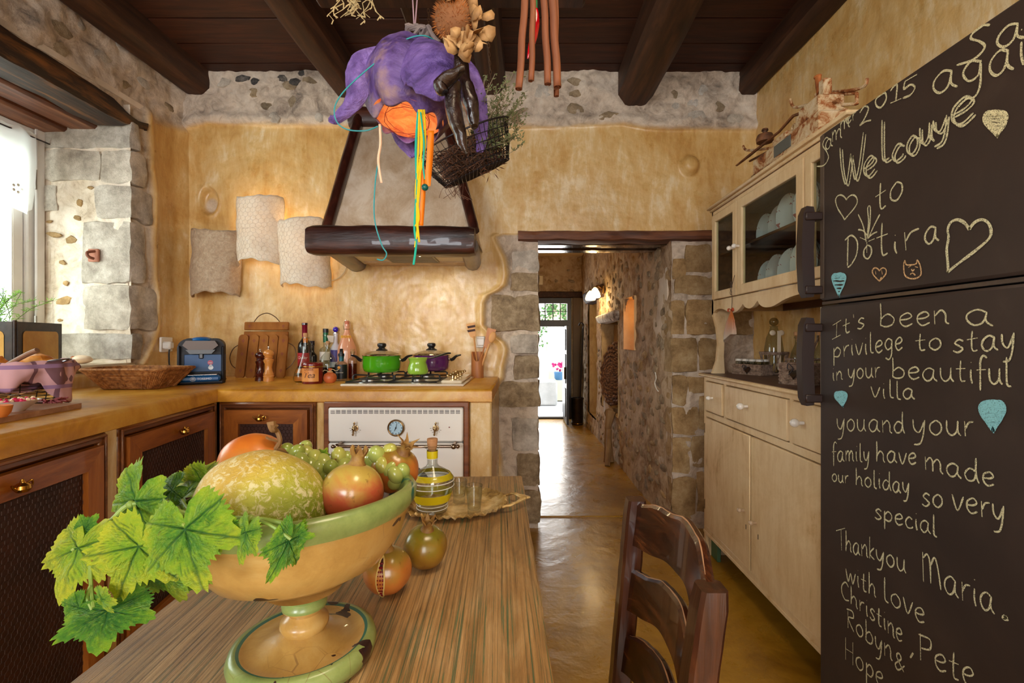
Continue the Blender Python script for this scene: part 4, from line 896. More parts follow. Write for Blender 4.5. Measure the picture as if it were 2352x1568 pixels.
mb = MB(); mb.box(-.024, .024, -.020, -.010, -.022, .022, bev=.006); obj('cover', mb, solid('white socket cover', (226, 218, 206), .3), s2, world=False)
# ================= things on the worktop =================
def hsv_stripe(): pass
# ---- coffee machine ----
cmx = thing('coffee_machine', 'blue and dark grey pod coffee machine with chrome head', 'coffee machine', (-1.630, 2.42, .92), .50)
dkp = solid('dark grey plastic', (34, 33, 38), .5, spec=.3); blp = solid('blue gloss plastic', (14, 84, 142), .38); chr_ = solid('chrome', (210, 200, 190), .12, metal=1); brc = solid('brushed chrome', (70, 62, 58), .35, metal=1)
def rbox(mb, x0, x1, y0, y1, z0, z1, b=.01): return mb.box(x0, x1, y0, y1, z0, z1, bev=b)
def arch(x, zt, r=.03, n=7):     # rounded rectangle outline (x half-width)
    pts = [(-x, 0), (x, 0)]
    pts += [(x-r+r*math.cos(a), zt-r+r*math.sin(a)) for a in np.linspace(0, PI/2, n)]+[(-x+r-r*math.sin(a), zt-r+r*math.cos(a)) for a in np.linspace(0, PI/2, n)]
    return pts
mb = MB(); mb.prism([(x, z+.006) for x, z in arch(.095, .222, .04)], 'y', .02, .12); mb.prism([(x, z) for x, z in arch(.099, .225, .045)], 'y', -.04, .03)
mb.box(-.099, .099, -.1, .1, .0, .022, bev=.008)
for s_ in (-1, 1): mb.box(s_*.099, s_*.084, -.06, .03, .01, .19, bev=.006)
obj('body', mb, dkp, cmx, world=False, ang=35)
mb = MB(); mb.prism([(x*.9, z+.015) for x, z in arch(.092, .145, .008)], 'y', -.046, -.040); obj('front_panel', mb, dkp, cmx, world=False)
mb = MB(); mb.box(-.070, .088, -.051, -.047, .060, .146, bev=.002); mb.box(.088, .0995, -.045, .06, .060, .146, bev=.002); obj('cup_panel', mb, solid('petrol blue', (8, 70, 124), .42), cmx, world=False)
mb = MB(); mb.prism([(-.074, .192), (-.06, .215), (.06, .215), (.074, .192), (.05, .17), (-.05, .17)], 'y', -.085, -.03); mb.wobble(.0005, 3); o = obj('brew_head', mb, brc, cmx, world=False)
mb = MB(); mb.prism([(-.062, .17), (.062, .17), (.045, .150), (-.045, .150)], 'y', -.078, -.03); mb.box(-.010, .010, -.062, -.045, .125, .152, bev=.004); obj('nozzle', mb, solid('dark brew unit', (44, 42, 46), .3), cmx, world=False)
mb = MB(); mb.ball((0, -.01, .219), (.050, .05, .016), 20, 8); obj('lid', mb, blp, cmx, world=False)
mb = MB(); mb.box(-.086, .086, -.125, -.045, .014, .046, bev=.010); tray_ = obj('drip_tray', mb, blp, cmx, world=False)
mb = MB(); mb.box(-.072, .072, -.118, -.05, .046, .050, bev=.002); obj('grid', mb, chr_, tray_, world=False)
def text_mb(s_, size, M_, font=None, shear=0, extrude=.0003, align='CENTER', curve=None):
    cu = bpy.data.curves.new('tmp', 'FONT'); cu.body = s_; cu.size = size; cu.shear = shear; cu.extrude = extrude; cu.align_x = align; cu.align_y = 'CENTER'; cu.resolution_u = 3
    o = bpy.data.objects.new('tmp', cu); C.objects.link(o); dg = bpy.context.evaluated_depsgraph_get(); me = o.evaluated_get(dg).to_mesh()
    vs = [Vector(v.co) for v in me.vertices]; fs = [tuple(p.vertices) for p in me.polygons]; o.evaluated_get(dg).to_mesh_clear(); bpy.data.objects.remove(o); bpy.data.curves.remove(cu)
    if curve: vs = [curve(p) for p in vs]
    mb = MB(); mb.add([M_ @ p for p in vs], fs); return mb
RX = Matrix.Rotation(PI/2, 4, 'X')
whp = solid('white print', (220, 226, 232), .5)
obj('lettering', text_mb('TOSSIMO', .014, Matrix.Translation((.020, -.1258, .029)) @ RX), whp, tray_, world=False, smooth=False)
mb = MB()
for k in range(6): a = k*PI/3; mb.tube([(-.027+.007*math.cos(q)*.5+.004*math.cos(a), -.1256, .029+.0035*math.sin(q)+.004*math.sin(a)) for q in np.linspace(0, 2*PI, 9)[:-1]], .0006, 4, closed=True)
mb.tube([(-.027+.011*math.cos(q), -.1256, .029+.011*math.sin(q)) for q in np.linspace(0, 2*PI, 25)[:-1]], .0007, 4, closed=True); obj('emblem', mb, whp, tray_, world=False)
mb = MB(); mb.lathe([(0, 0), (.012, 0)], 20, (.038, -.0515, .105), RX, cap=False); obj('badge', mb, solid('red badge', (170, 60, 90), .4), cmx, world=False)
obj('badge_lettering', text_mb('suny', .009, Matrix.Translation((.038, -.0525, .105)) @ RX), whp, cmx, world=False, smooth=False)
mb = MB(); mb.lathe([(0, 0), (.011, 0)], 20, (.040, -.0515, .080), RX, cap=False); mb.add([(.030, -.0515, .084), (.050, -.0515, .084), (.040, -.0515, .100)], [(0, 1, 2)]); obj('drop_badge', mb, whp, cmx, world=False)
# power lead with plug
pc = P(388, 792, 2.62); mb = MB(); st = Vector((-1.985, 2.655, 1.105))
mb.box(st.x-.01, st.x+.035, st.y-.03, st.y+.01, st.z-.018, st.z+.025, bev=.008)
pl = thing('power_plug', 'white plug with black lead of the coffee machine', 'plug', st); obj('plug', mb, solid('white plug', (224, 218, 208), .35), pl)
mb = MB(); mb.tube(catmull([st+Vector((.02, -.01, -.02)), st+Vector((.025, -.02, -.06)), st+Vector((.05, -.04, -.12)), Vector((-1.84, 2.58, .965)), Vector((-1.80, 2.56, .926)), Vector((-1.72, 2.55, .927)), Vector((-1.66, 2.53, .94))], 6), .004, 8); obj('lead', mb, solid('black lead', (22, 20, 20), .4), pl)
# ---- woven basket ----
wic = pm('brown seagrass weave', [(104, 60, 26), (158, 102, 50), (194, 138, 80)], 60, rough=.75, bump=.7, bscale=120)
bk = thing('woven_basket', 'empty flared rectangular woven basket on the worktop below the sill', 'basket', (-1.745, 2.17, .92), .05)
def rrect(a, b, z, r_, n=11, wig=0, ph=0):
    out = []
    for k in range(4*n):
        q = k/(4*n)*2*PI; c_, s_ = math.cos(q), math.sin(q); e = .28
        out.append(Vector((a*math.copysign(abs(c_)**e, c_), b*math.copysign(abs(s_)**e, s_), z+wig*math.sin(k*PI+ph))))
    return out
mb = MB(); rows = 13
for k in range(rows):
    t_ = k/(rows-1); pts = rrect(.112+.068*t_, .080+.050*t_, .008+.082*t_, 0, 14, .0025, k*PI)
    pts = [p+Vector((0, 0, mnoise.noise(p*14+Vector((0, k, 0)))*.004)) for p in pts]; mb.tube(pts, .0048 if k < rows-1 else .007, 5, closed=True)
for i in range(44):
    q = i/44*2*PI; c_, s_ = math.cos(q), math.sin(q); e = .28; f_ = lambda a, b, z: (a*math.copysign(abs(c_)**e, c_), b*math.copysign(abs(s_)**e, s_), z)
    mb.tube([f_(.113, .081, .004), f_(.182, .132, .092)], .0038, 5)
obj('weave', mb, wic, bk, world=False)
mb = MB(); mb.box(-.108, .108, -.075, .075, .002, .009, bev=.003); obj('base', mb, wic, bk, world=False)
# ---- slatted wooden rack leaning on the wall ----
rk = thing('slatted_trivet', 'brown painted wooden slatted trivet with wire handles leaning on the wall', 'trivet', (P(600, 868, 2.70).x, 2.70, .92))
tw = pm('brown painted slat', [(120, 66, 22), (148, 90, 36), (166, 108, 52)], 9, (1, 1, .4), rough=.7, spec=.15, bump=.15); red = solid('dark red flower print', (120, 26, 24), .6)
s27 = 2.72/F
def slx(px): return (px-600)*s27
def slz(py, Y=2.72): return H-(py-CY)*Y/F-.92
lean = Matrix.Rotation(-.10, 4, 'X')
def flower(mb, x, y, z, s_=.006):
    for a in range(5): q = a*2*PI/5+x*9; mb.add([(x+s_*math.cos(q)*.3, y, z+s_*math.sin(q)*.3), (x+s_*math.cos(q-.5), y, z+s_*math.sin(q-.5)), (x+s_*1.5*math.cos(q), y, z+s_*1.5*math.sin(q)), (x+s_*math.cos(q+.5), y, z+s_*math.sin(q+.5))], [(0, 1, 2, 3)])
    mb.add([(x-.001, y, z-s_*2.4), (x+.001, y, z-s_*2.4), (x+.001, y, z-s_), (x-.001, y, z-s_)], [(0, 1, 2, 3)])
for i, (a, b, c_, d_) in enumerate(((546, 568, 542, 563), (571, 592, 566, 587), (594, 614, 590, 610), (616, 636, 613, 633), (638, 659, 634, 655))):
    mb = MB(); xt0, xt1, xb0, xb1 = slx(a), slx(b), slx(c_), slx(d_); z1, z0 = slz(768), .004; r_ = .018
    pts = [(xb0+.008, z0), (xb1-.008, z0), (xb1, z0+.01), (xt1, z1-r_), (xt1-.006, z1-.006), (xt1-r_, z1), (xt0+r_, z1), (xt0+.006, z1-.006), (xt0, z1-r_), (xb0, z0+.01)]
    mb.prism(pts, 'y', -.012, 0); mb.xform(lean); s_ = obj('slat', mb, tw, rk, world=False)
    mb = MB(); xm = (xt0+xt1)/2
    flower(mb, xm, -.0125, slz(782)); flower(mb, xm-.003, -.0125, slz(812)); flower(mb, xm-.006, -.0125, slz(850)); mb.xform(lean); obj('flower_print', mb, red, s_, world=False)
for z0, z1 in ((slz(779), slz(760)), (slz(757), slz(738))):
    mb = MB(); mb.box(slx(553), slx(656), .002, .014, z0, z1, bev=.004); mb.xform(lean); s_ = obj('cross_slat', mb, tw, rk, world=False)
    mb = MB(); flower(mb, slx(566), .0015, (z0+z1)/2, .005); flower(mb, slx(644), .0015, (z0+z1)/2, .005); mb.xform(lean); obj('flower_print', mb, red, s_, world=False)
mb = MB(); mb.box(slx(548), slx(655), .002, .012, slz(852), slz(838), bev=.003); mb.xform(lean); obj('cross_slat', mb, tw, rk, world=False)
wr_ = solid('brown wire handle', (92, 62, 38), .4, metal=.5)
for pts in ([(577, 738), (588, 724), (606, 718), (624, 726), (636, 738)], [(549, 789), (533, 800), (526, 820), (532, 838), (546, 848)], [(657, 786), (672, 796), (677, 816), (670, 834), (656, 848)]):
    mb = MB(); mb.tube(catmull([(slx(a), -.002, slz(b)) for a, b in pts], 6), .0026, 8); mb.xform(lean); obj('wire_handle', mb, wr_, rk, world=False)
# ---- lathe turned things ----
def lathe_thing(name, label, cat, px, pbase, parts, n=28, group=None, Z=.92):
    Y = YZ(pbase, Z); t = thing(name, label, cat, (P(px, pbase, Y).x, Y, Z), 0, group)
    for pn, prof, m in parts:
        mb = MB(); mb.lathe(prof, n); obj(pn, mb, m, t, world=False, ang=45)
    return t
mill = [(0, 0), (.026, 0), (.027, .006), (.025, .02), (.027, .024), (.024, .030), (.026, .034), (.019, .05), (.0165, .068), (.019, .085), (.024, .095), (.025, .105), (.019, .110), (.0185, .114)]
head = [(.0185, .114), (.022, .117), (.018, .121), (.026, .130), (.027, .140), (.022, .150), (.010, .155), (.006, .157), (0, .157)]
for px, pb, m, lb, f_ in ((598, 874, wood_mat('dark cherry turned wood', [(50, 12, 6), (84, 26, 14)], 'z', rough=.2, coat=.5), 'dark cherry turned pepper mill before the trivet', 1.0), (617, 875, wood_mat('light turned beech', [(190, 118, 50), (216, 148, 76)], 'z', rough=.25, coat=.4), 'light beech turned pepper mill before the trivet', 1.08)):
    sc2 = lambda pr: [(a, b*f_) for a, b in pr]
    t = lathe_thing('pepper_mill', lb, 'pepper mill', px, pb, [('body', sc2(mill), m), ('head', sc2(head), m), ('finial', [(0, .156*f_), (.004, .156*f_), (.003, .16*f_), (.006, .164*f_), (.005, .170*f_), (0, .172*f_)], chr_)])
G = {'clear': glass('clear bottle glass', (236, 240, 236)), 'green': glass('green glass', (120, 160, 130)), 'dark': solid('dark wine glass', (14, 12, 14), .08, coat=.5), 'frost': solid('frosted white glass', (214, 212, 220), .35, coat=.3),
     'cork': pm('cork', [(170, 120, 76), (200, 150, 104)], 60, rough=.85, bump=.5), 'orange': solid('orange oil', (214, 120, 30), .3, trans=.2), 'amber': glass('amber liquor', (190, 96, 36)), 'paper': solid('label paper', (230, 222, 208), .7),
     'redl': solid('red label', (168, 22, 30), .5), 'foil': solid('wine red foil', (130, 16, 46), .3, metal=.4), 'blackl': solid('black label', (16, 18, 20), .4), 'black': solid('black cap', (20, 20, 24), .35), 'greencap': solid('green capsule', (16, 92, 58), .3, metal=.3),
     'pink': solid('pink cream glass', (216, 150, 116), .18, coat=.5), 'blue': solid('violet blue glass ball', (52, 26, 170), .1, coat=.6), 'darkliq': solid('dark vinegar', (28, 14, 12), .1)}
def bottle(r, h, neck_r, neck_h, sh=.03, base=.004): # outline
    hb_ = h-neck_h-sh
    return [(0, base*.5), (r*.9, 0), (r, base*2), (r, hb_), (r*.93, hb_+sh*.35), (r*.55, hb_+sh*.8), (neck_r, hb_+sh), (neck_r, h-.012), (neck_r*1.2, h-.010), (neck_r*1.2, h)]
def cyl(r, z0, z1): return [(r, z0), (r, z1)]
def labelpart(r, z0, z1, a0=-PI*.85, a1=-PI*.15, n=16):
    mb = MB(); vs = [(r*math.cos(a), r*math.sin(a), z) for a in np.linspace(a0, a1, n) for z in (z0, z1)]; mb.add(vs, [(2*i, 2*i+2, 2*i+3, 2*i+1) for i in range(n-1)]); return mb
def wrap(r, zc): return lambda p: Vector((r*math.sin(p.x/r), -r*math.cos(p.x/r), p.y+zc))
I4 = Matrix.Identity(4)
wb = lathe_thing('wine_bottle', 'dark red wine bottle with red foil capsule and red label', 'bottle', 700, 868, [('glass', bottle(.037, .315, .0135, .085, .05), G['dark']), ('foil', [(.0145, .235), (.0145, .30), (.016, .302), (.016, .317), (0, .318)], G['foil'])])
obj('label', labelpart(.0375, .07, .145), G['redl'], wb, world=False); obj('lettering', text_mb('Cellier', .022, I4, shear=.4, curve=wrap(.0382, .118), extrude=0), G['paper'], wb, world=False, smooth=False)
fk = lathe_thing('oil_flask', 'cork-topped conical glass flask with orange layers', 'flask', 702, 876, [('glass', [(0, 0), (.050, 0), (.058, .008), (.059, .02), (.055, .045), (.035, .09), (.017, .145), (.013, .19), (.0125, .225), (.019, .228), (.019, .232), (.012, .233)], G['clear']), ('oil', [(0, .003), (.055, .006), (.056, .022), (.054, .03), (.0, .03)], G['orange']),
    ('oil_layer', [(0, .048), (.050, .048), (.042, .068), (0, .068)], G['orange']), ('neck_wax', [(.0125, .205), (.0128, .228), (.0105, .229)], G['orange']), ('cork', [(0, .225), (.0105, .225), (.0125, .255), (0, .256)], G['cork'])])
lathe_thing('vinegar_bottle', 'short dark square-shouldered bottle behind the orange flask', 'bottle', 717, 866, [('glass', bottle(.028, .20, .012, .05, .03), G['dark']), ('cap', [(.0135, .185), (.0135, .213), (0, .214)], solid('purple black cap', (48, 24, 38), .4))])
gb = lathe_thing('green_capped_bottle', 'clear bottle with green capsule neck and white label', 'bottle', 748, 866, [('glass', bottle(.033, .25, .0135, .07, .02), G['clear']), ('capsule', [(.0145, .205), (.0145, .262), (0, .262)], G['greencap']), ('cap', [(.0155, .262), (.0155, .285), (0, .286)], G['black'])])
obj('label', labelpart(.0335, .10, .15), G['paper'], gb, world=False)
bb = lathe_thing('frosted_bottle', 'frosted white bottle with violet ball stopper', 'bottle', 771, 865, [('glass', bottle(.034, .262, .012, .06, .06), G['frost']), ('collar', [(.017, .258), (.017, .264), (.01, .266)], chr_)])
mb = MB(); mb.ball((0, 0, .281), .0165, 18, 12); obj('stopper', mb, G['blue'], bb, world=False)
obj('label', labelpart(.0345, .09, .16, -PI*.7, -PI*.3), solid('blue label art', (70, 60, 130), .5), bb, world=False)
mb = MB(); mb.box(-.001, .001, -.018, .018, -.022, .022).xform(Matrix.Translation((-.020, -.03, .225)) @ Matrix.Rotation(.5, 4, 'Z') @ Matrix.Rotation(.5, 4, 'X') @ Matrix.Rotation(PI/2.3, 4, 'Z')); obj('tag', mb, G['paper'], bb, world=False)
pk = lathe_thing('swing_top_bottle', 'tall pink cream bottle with swing stopper and sunflower band', 'bottle', 797, 866, [('glass', [(0, 0), (.045, 0), (.052, .01), (.054, .05), (.054, .14), (.050, .18), (.028, .235), (.016, .265), (.0135, .30), (.016, .302), (.016, .31), (0, .311)], G['pink']),
    ('stopper', [(.012, .31), (.013, .324), (.008, .33), (0, .33)], solid('terracotta stopper', (196, 110, 84), .5))])
mb = MB(); mb.tube(catmull([(.018, -.004, .28), (.022, -.004, .30), (.018, -.003, .325), (0, -.012, .335), (-.016, -.004, .322), (-.019, -.004, .30), (-.017, -.004, .28)], 4), .0016, 6); mb.tube([(.0165*math.cos(a), .0165*math.sin(a), .282) for a in np.linspace(0, 2*PI, 21)[:-1]], .0016, 6, closed=True); obj('wire_clasp', mb, chr_, pk, world=False)
mb = MB()
for k in range(5):
    a = -PI*.8+k*PI*.15; c_ = Vector((.029*math.cos(a), .029*math.sin(a), .237))
    for j in range(8): q = j*PI/4; mb.ball(c_+Vector((.006*math.cos(q)*math.sin(-a), .0, .006*math.sin(q))), (.003, .002, .003), 6, 4)
obj('sunflower_band', mb, solid('sunflower yellow', (222, 160, 20), .5), pk, world=False)
rb = lathe_thing('round_oil_bottle', 'round clear bottle with cork behind the tea tin', 'bottle', 753, 872, [('glass', [(0, 0), (.04, 0), (.045, .01), (.047, .05), (.046, .09), (.036, .125), (.016, .148), (.0115, .165), (.011, .195), (.014, .197), (.014, .202)], G['clear']), ('liquid', [(0, .004), (.042, .012), (.044, .05), (.043, .07), (0, .07)], G['darkliq']), ('cork', [(0, .19), (.009, .19), (.011, .212), (0, .213)], G['cork'])])
db = lathe_thing('black_label_bottle', 'small clear bottle with black label and black pourer', 'bottle', 784, 874, [('glass', bottle(.033, .135, .012, .03, .02), G['clear']), ('cap', [(.017, .132), (.017, .146), (.010, .147), (.008, .165), (.010, .168), (.006, .172), (0, .172)], G['black']), ('neck_foil', cyl(.0125, .105, .132), solid('teal foil', (40, 96, 110), .4, metal=.4))])
obj('label', labelpart(.0335, .012, .088, -PI*.95, -PI*.05), G['blackl'], db, world=False)
obj('lettering', text_mb('balsamico', .011, I4, shear=.3, curve=wrap(.0342, .046), extrude=0), G['paper'], db, world=False, smooth=False)
mb = MB(); mb.ball((-.0, -.034, .072), (.008, .002, .008), 10, 8); obj('emblem', mb, solid('orange yellow print', (214, 140, 40), .5), db, world=False)
lathe_thing('amber_bottle', 'small cork-topped bottle of amber spirit near the hob', 'bottle', 810, 871, [('glass', bottle(.024, .155, .011, .03, .02), G['clear']), ('spirit', [(0, .004), (.0215, .006), (.0215, .088), (0, .088)], G['amber']), ('cork', [(0, .14), (.0095, .14), (.011, .168), (0, .169)], G['cork'])])
tt = lathe_thing('tea_tin', 'round dark red tea tin with orange label', 'tin', 718, 880, [('tin', [(0, 0), (.048, 0), (.049, .002), (.049, .085)], solid('dark red enamel tin', (104, 16, 14), .25, coat=.4)), ('lid', [(.050, .085), (.051, .088), (.051, .103), (.048, .106), (0, .106)], solid('dark red tin lid', (110, 18, 16), .25, coat=.4)), ('rim', [(.0505, .083), (.0515, .086), (.0505, .088)], gold)])
obj('label', labelpart(.0495, .012, .078, -PI*.92, -PI*.18), pm('orange tin label', [(196, 110, 40), (226, 160, 84)], 12, rough=.4, bump=0), tt, world=False)
brn = solid('brown print', (74, 28, 14), .6)
obj('lettering', text_mb('Tea', .040, Matrix.Identity(4), shear=.35, curve=wrap(.0500, .043), extrude=0), brn, tt, world=False, smooth=False)
obj('small_lettering', text_mb('SUPERIOR', .011, Matrix.Identity(4), curve=wrap(.0500, .071), extrude=0), brn, tt, world=False, smooth=False)
cpz = lathe_thing('clay_pomegranate', 'small orange clay pomegranate ornament beside the tea tin', 'ornament', 758, 879, [('body', [(0, 0), (.02, .001), (.030, .012), (.033, .028), (.028, .044), (.014, .053), (.008, .058), (.007, .066), (.012, .074), (.008, .074), (.004, .066), (0, .06)], pm('orange clay', [(186, 84, 40), (206, 110, 60)], 10, rough=.4, bump=.3))])
mb = MB(); mb.tube([(.012*math.cos(a), .012*math.sin(a), .057) for a in np.linspace(0, 2*PI, 17)[:-1]], .002, 5, closed=True); mb.tube(catmull([(0, -.01, .058), (-.022, -.014, .066), (-.034, -.01, .055)], 4), .0014, 5); mb.tube(catmull([(0, -.01, .058), (.02, -.014, .07), (.034, -.012, .062), (.05, -.01, .07)], 4), .0014, 5); obj('raffia_bow', mb, solid('raffia', (214, 190, 140), .8), cpz, world=False)
# ---- pots ----
lidg = pane('pot lid glass', (235, 232, 225), .25); bake = solid('black bakelite', (22, 20, 22), .3)
def pot(px, Y, zb, r, h, col, label, hand):
    t = thing('cooking_pot', label, 'pot', (P(px, 0, Y).x, Y, zb)); m = solid('enamel '+label[:6], col, .18, coat=.6)
    mb = MB(); mb.lathe([(0, .002), (r*.80, 0), (r*.93, .008), (r*.99, .025), (r, .05), (r, h-.004), (r*1.03, h), (r*.98, h), (r*.96, h-.01), (r*.95, .03), (r*.8, .01), (0, .008)], 48); obj('body', mb, m, t, world=False, ang=60)
    mb = MB(); mb.lathe([(r*1.02, h+.001), (r*1.04, h+.004), (r*1.0, h+.008), (r*.97, h+.007)], 48, cap=False); li = obj('lid_rim', mb, chr_, t, world=False)
    mb = MB(); mb.lathe([(r*.98, h+.006), (r*.8, h+.016), (r*.5, h+.025), (.02, h+.030), (0, h+.030)], 40); obj('lid_glass', mb, lidg, li, world=False)
    mb = MB(); mb.lathe([(.030, h+.028), (.031, h+.032), (.018, h+.040), (.016, h+.046), (.022, h+.050), (.024, h+.058), (.022, h+.066), (.014, h+.070), (0, h+.070)], 24); obj('lid_knob', mb, bake, li, world=False)
    for s_ in hand:
        mb = MB(); mb.tube(catmull([(s_*r*.98, 0, h-.022), (s_*(r+.012), 0, h-.022)], 4), .008, 8); obj('bracket', mb, chr_, t, world=False)
        mb = MB(); mb.tube(catmull([(s_*(r+.008), 0, h-.026), (s_*(r+.022), 0, h-.020), (s_*(r+.04), 0, h-.004), (s_*(r+.066), 0, h+.003)], 5), [.012, .014, .010, .006], 10, flat=.7); obj('handle', mb, bake, t, world=False)
    return t
pot(877, 2.575, .965, .1, .088, (70, 160, 14), 'bright green lidded saucepan on the left burner', (-1, 1))
pot(991, 2.66, .968, .1, .085, (88, 24, 96), 'purple lidded saucepan on the rear right burner', (1,))
br_ = thing('coffee_pot', 'small light green long-handled coffee pot on the front burner', 'coffee pot', (P(960, 0, 2.40).x, 2.40, .966))
mb = MB(); mb.lathe([(0, .002), (.042, 0), (.050, .006), (.052, .02), (.046, .045), (.040, .060), (.046, .078), (.050, .083), (.045, .080), (.037, .06), (.045, .02), (0, .01)], 36); obj('body', mb, solid('lime enamel', (146, 190, 60), .2, coat=.6), br_, world=False, ang=60)
mb = MB(); mb.tube(catmull([(.045, .01, .078), (.075, .025, .084), (.13, .06, .102), (.155, .07, .104)], 6), [.005, .007, .009, .007], 10, flat=.6); obj('handle', mb, bake, br_, world=False)
# ---- utensil holder ----
uh = thing('utensil_holder', 'turned wooden cylinder utensil holder beside the hob', 'utensil holder', (P(1096, 0, 2.74).x, 2.76, .92))
mb = MB(); n = 36; ro, ri = .036, .030; vs_ = []
for k in range(n):
    a = 2*PI*k/n; zt = .150 - .055*max(0, -math.sin(a))**2*1.0; c_, s_ = math.cos(a), math.sin(a)
    vs_ += [(ro*c_, ro*s_, 0), (ro*c_, ro*s_, zt), (ri*c_, ri*s_, zt), (ri*c_, ri*s_, .01)]
fs = []
for k in range(n):
    a = 4*k; b = 4*((k+1) % n)
    for j in range(3): fs.append((a+j, b+j, b+j+1, a+j+1))
fs += [tuple(4*k for k in range(n-1, -1, -1)), tuple(4*k+3 for k in range(n))]; mb.add(vs_, fs)
lw = wood_mat('warm utensil wood', [(160, 98, 52), (190, 124, 72)], 'z', rough=.5); obj('cup', mb, lw, uh, world=False)
def pw(px, py, Y=2.765): return P(px, py, Y)
pale_w = wood_mat('pale spatula wood', [(196, 136, 74), (218, 164, 104)], 'z', rough=.55)
mb = MB(); a, b = pw(1098, 850), pw(1088, 772); mb.tube([a, b], [.006, .008], 8, flat=.6)
poly = [pw(1079, 772), pw(1070, 744), pw(1091, 740), pw(1093, 770), pw(1088, 778)]; mb.add([p+Vector((0, -.003, 0)) for p in poly]+[p+Vector((0, .003, 0)) for p in poly], [(0, 1, 2, 3, 4), (9, 8, 7, 6, 5)]+[(i, (i+1) % 5, 5+(i+1) % 5, 5+i) for i in range(5)])
t = thing('wooden_spatula', 'wooden spatula with scorched square blade in the holder', 'spatula', pw(1098, 850)); obj('blade_and_handle', mb, pale_w, t)
mb = MB()
for y0, y1 in ((748, 753), (757, 762)): q = [pw(1073, y0+1), pw(1091, y0-2), pw(1092, y1-2), pw(1075, y1+1)]; mb.add([p+Vector((0, -.0036, 0)) for p in q], [(0, 1, 2, 3)])
obj('scorch_marks', mb, solid('scorched wood', (60, 30, 18), .7), t)
mb = MB(); mb.tube([pw(1101, 850), pw(1112, 795)], [.006, .008], 8, flat=.6); poly = [pw(1110, 798), pw(1120, 752), pw(1140, 757), pw(1133, 775), pw(1117, 800)]; mb.add([p+Vector((0, -.003, 0)) for p in poly]+[p+Vector((0, .003, 0)) for p in poly], [(0, 1, 2, 3, 4), (9, 8, 7, 6, 5)]+[(i, (i+1) % 5, 5+(i+1) % 5, 5+i) for i in range(5)])
tag(obj('wooden_spatula', mb, wood_mat('brown spatula wood', [(176, 112, 66), (200, 136, 88)], 'z', rough=.55)), 'plain brown wooden spatula behind the spoon', 'spatula')
mb = MB(); a = pw(1103, 850, 2.745); b = pw(1124, 790, 2.745); mb.tube([a, b], [.006, .0065], 8); d = (b-a).normalized(); c_ = pw(1131, 774, 2.745); ang = math.atan2(d.x, d.z)
mb.ball(c_, (.020, .008, .033), 16, 10, M=Matrix.Rotation(ang, 4, 'Y')); tag(obj('wooden_spoon', mb, pale_w), 'pale wooden spoon with oval bowl in the holder', 'spoon')
# ================= left end of the worktop =================
cbt = wood_mat('worn board wood', [(140, 96, 68), (166, 120, 90), (186, 144, 112)], 'x', rough=.6)
mb = MB(); A, Bq, Cq = Vector((-1.415, 1.525, 0)), Vector((-1.345, 1.13, 0)), Vector((-1.60, 1.50, 0)); Dq = Cq+(Bq-A)
pts = [A, Bq, Dq, Cq]; mb.add([p+Vector((0, 0, .921)) for p in pts]+[p+Vector((0, 0, .937)) for p in pts], [(3, 2, 1, 0), (4, 5, 6, 7)]+[(i, (i+1) % 4, 4+(i+1) % 4, 4+i) for i in range(4)])
tag(obj('cutting_board', mb, cbt), 'worn rectangular wooden cutting board on the near left worktop', 'cutting board')
def onb(px, py, z=.937): Y = (H-z)*F/(py-CY); return Vector((P(px, py, Y).x, Y, z))
c_ = onb(36, 944)
bw = thing('small_bowl', 'white china bowl of fruit pieces on the cutting board', 'bowl', c_); mb = MB(); mb.lathe([(0, 0), (.018, 0), (.022, .004), (.042, .022), (.052, .030), (.054, .031), (.050, .029), (.020, .008), (0, .006)], 32); obj('bowl', mb, solid('white china', (214, 200, 190), .2, coat=.4), bw, world=False)
mb = MB(); r = random.Random(5)
cols = [solid('pink fruit', (206, 40, 84), .25), solid('cream fruit', (232, 196, 160), .3)]
for k in range(34):
    a, q = r.uniform(0, 2*PI), r.uniform(0, .042)**1; mb.cm = k % 2; mb.ball((q*math.cos(a), q*math.sin(a), .028+r.uniform(0, .006)), r.uniform(.004, .007), 6, 5)
obj('fruit_pieces', mb, cols, bw, world=False, kind='stuff')
mb = MB(); mb.tube(catmull([onb(20, 938)+Vector((0, 0, .035)), onb(60, 931)+Vector((0, .0, .04)), onb(103, 914)+Vector((0, 0, .035))], 5), [.004, .002, .0035], 8); tag(obj('teaspoon', mb, chr_), 'steel teaspoon lying across the fruit bowl', 'spoon')
c_ = onb(-4, 958); bw = thing('small_bowl', 'small orange terracotta bowl at the very edge of the cutting board', 'bowl', c_); mb = MB(); mb.lathe([(0, 0), (.016, 0), (.024, .012), (.028, .030), (.026, .031), (.021, .014), (0, .006)], 28); obj('bowl', mb, solid('orange terracotta', (206, 120, 50), .5), bw, world=False)
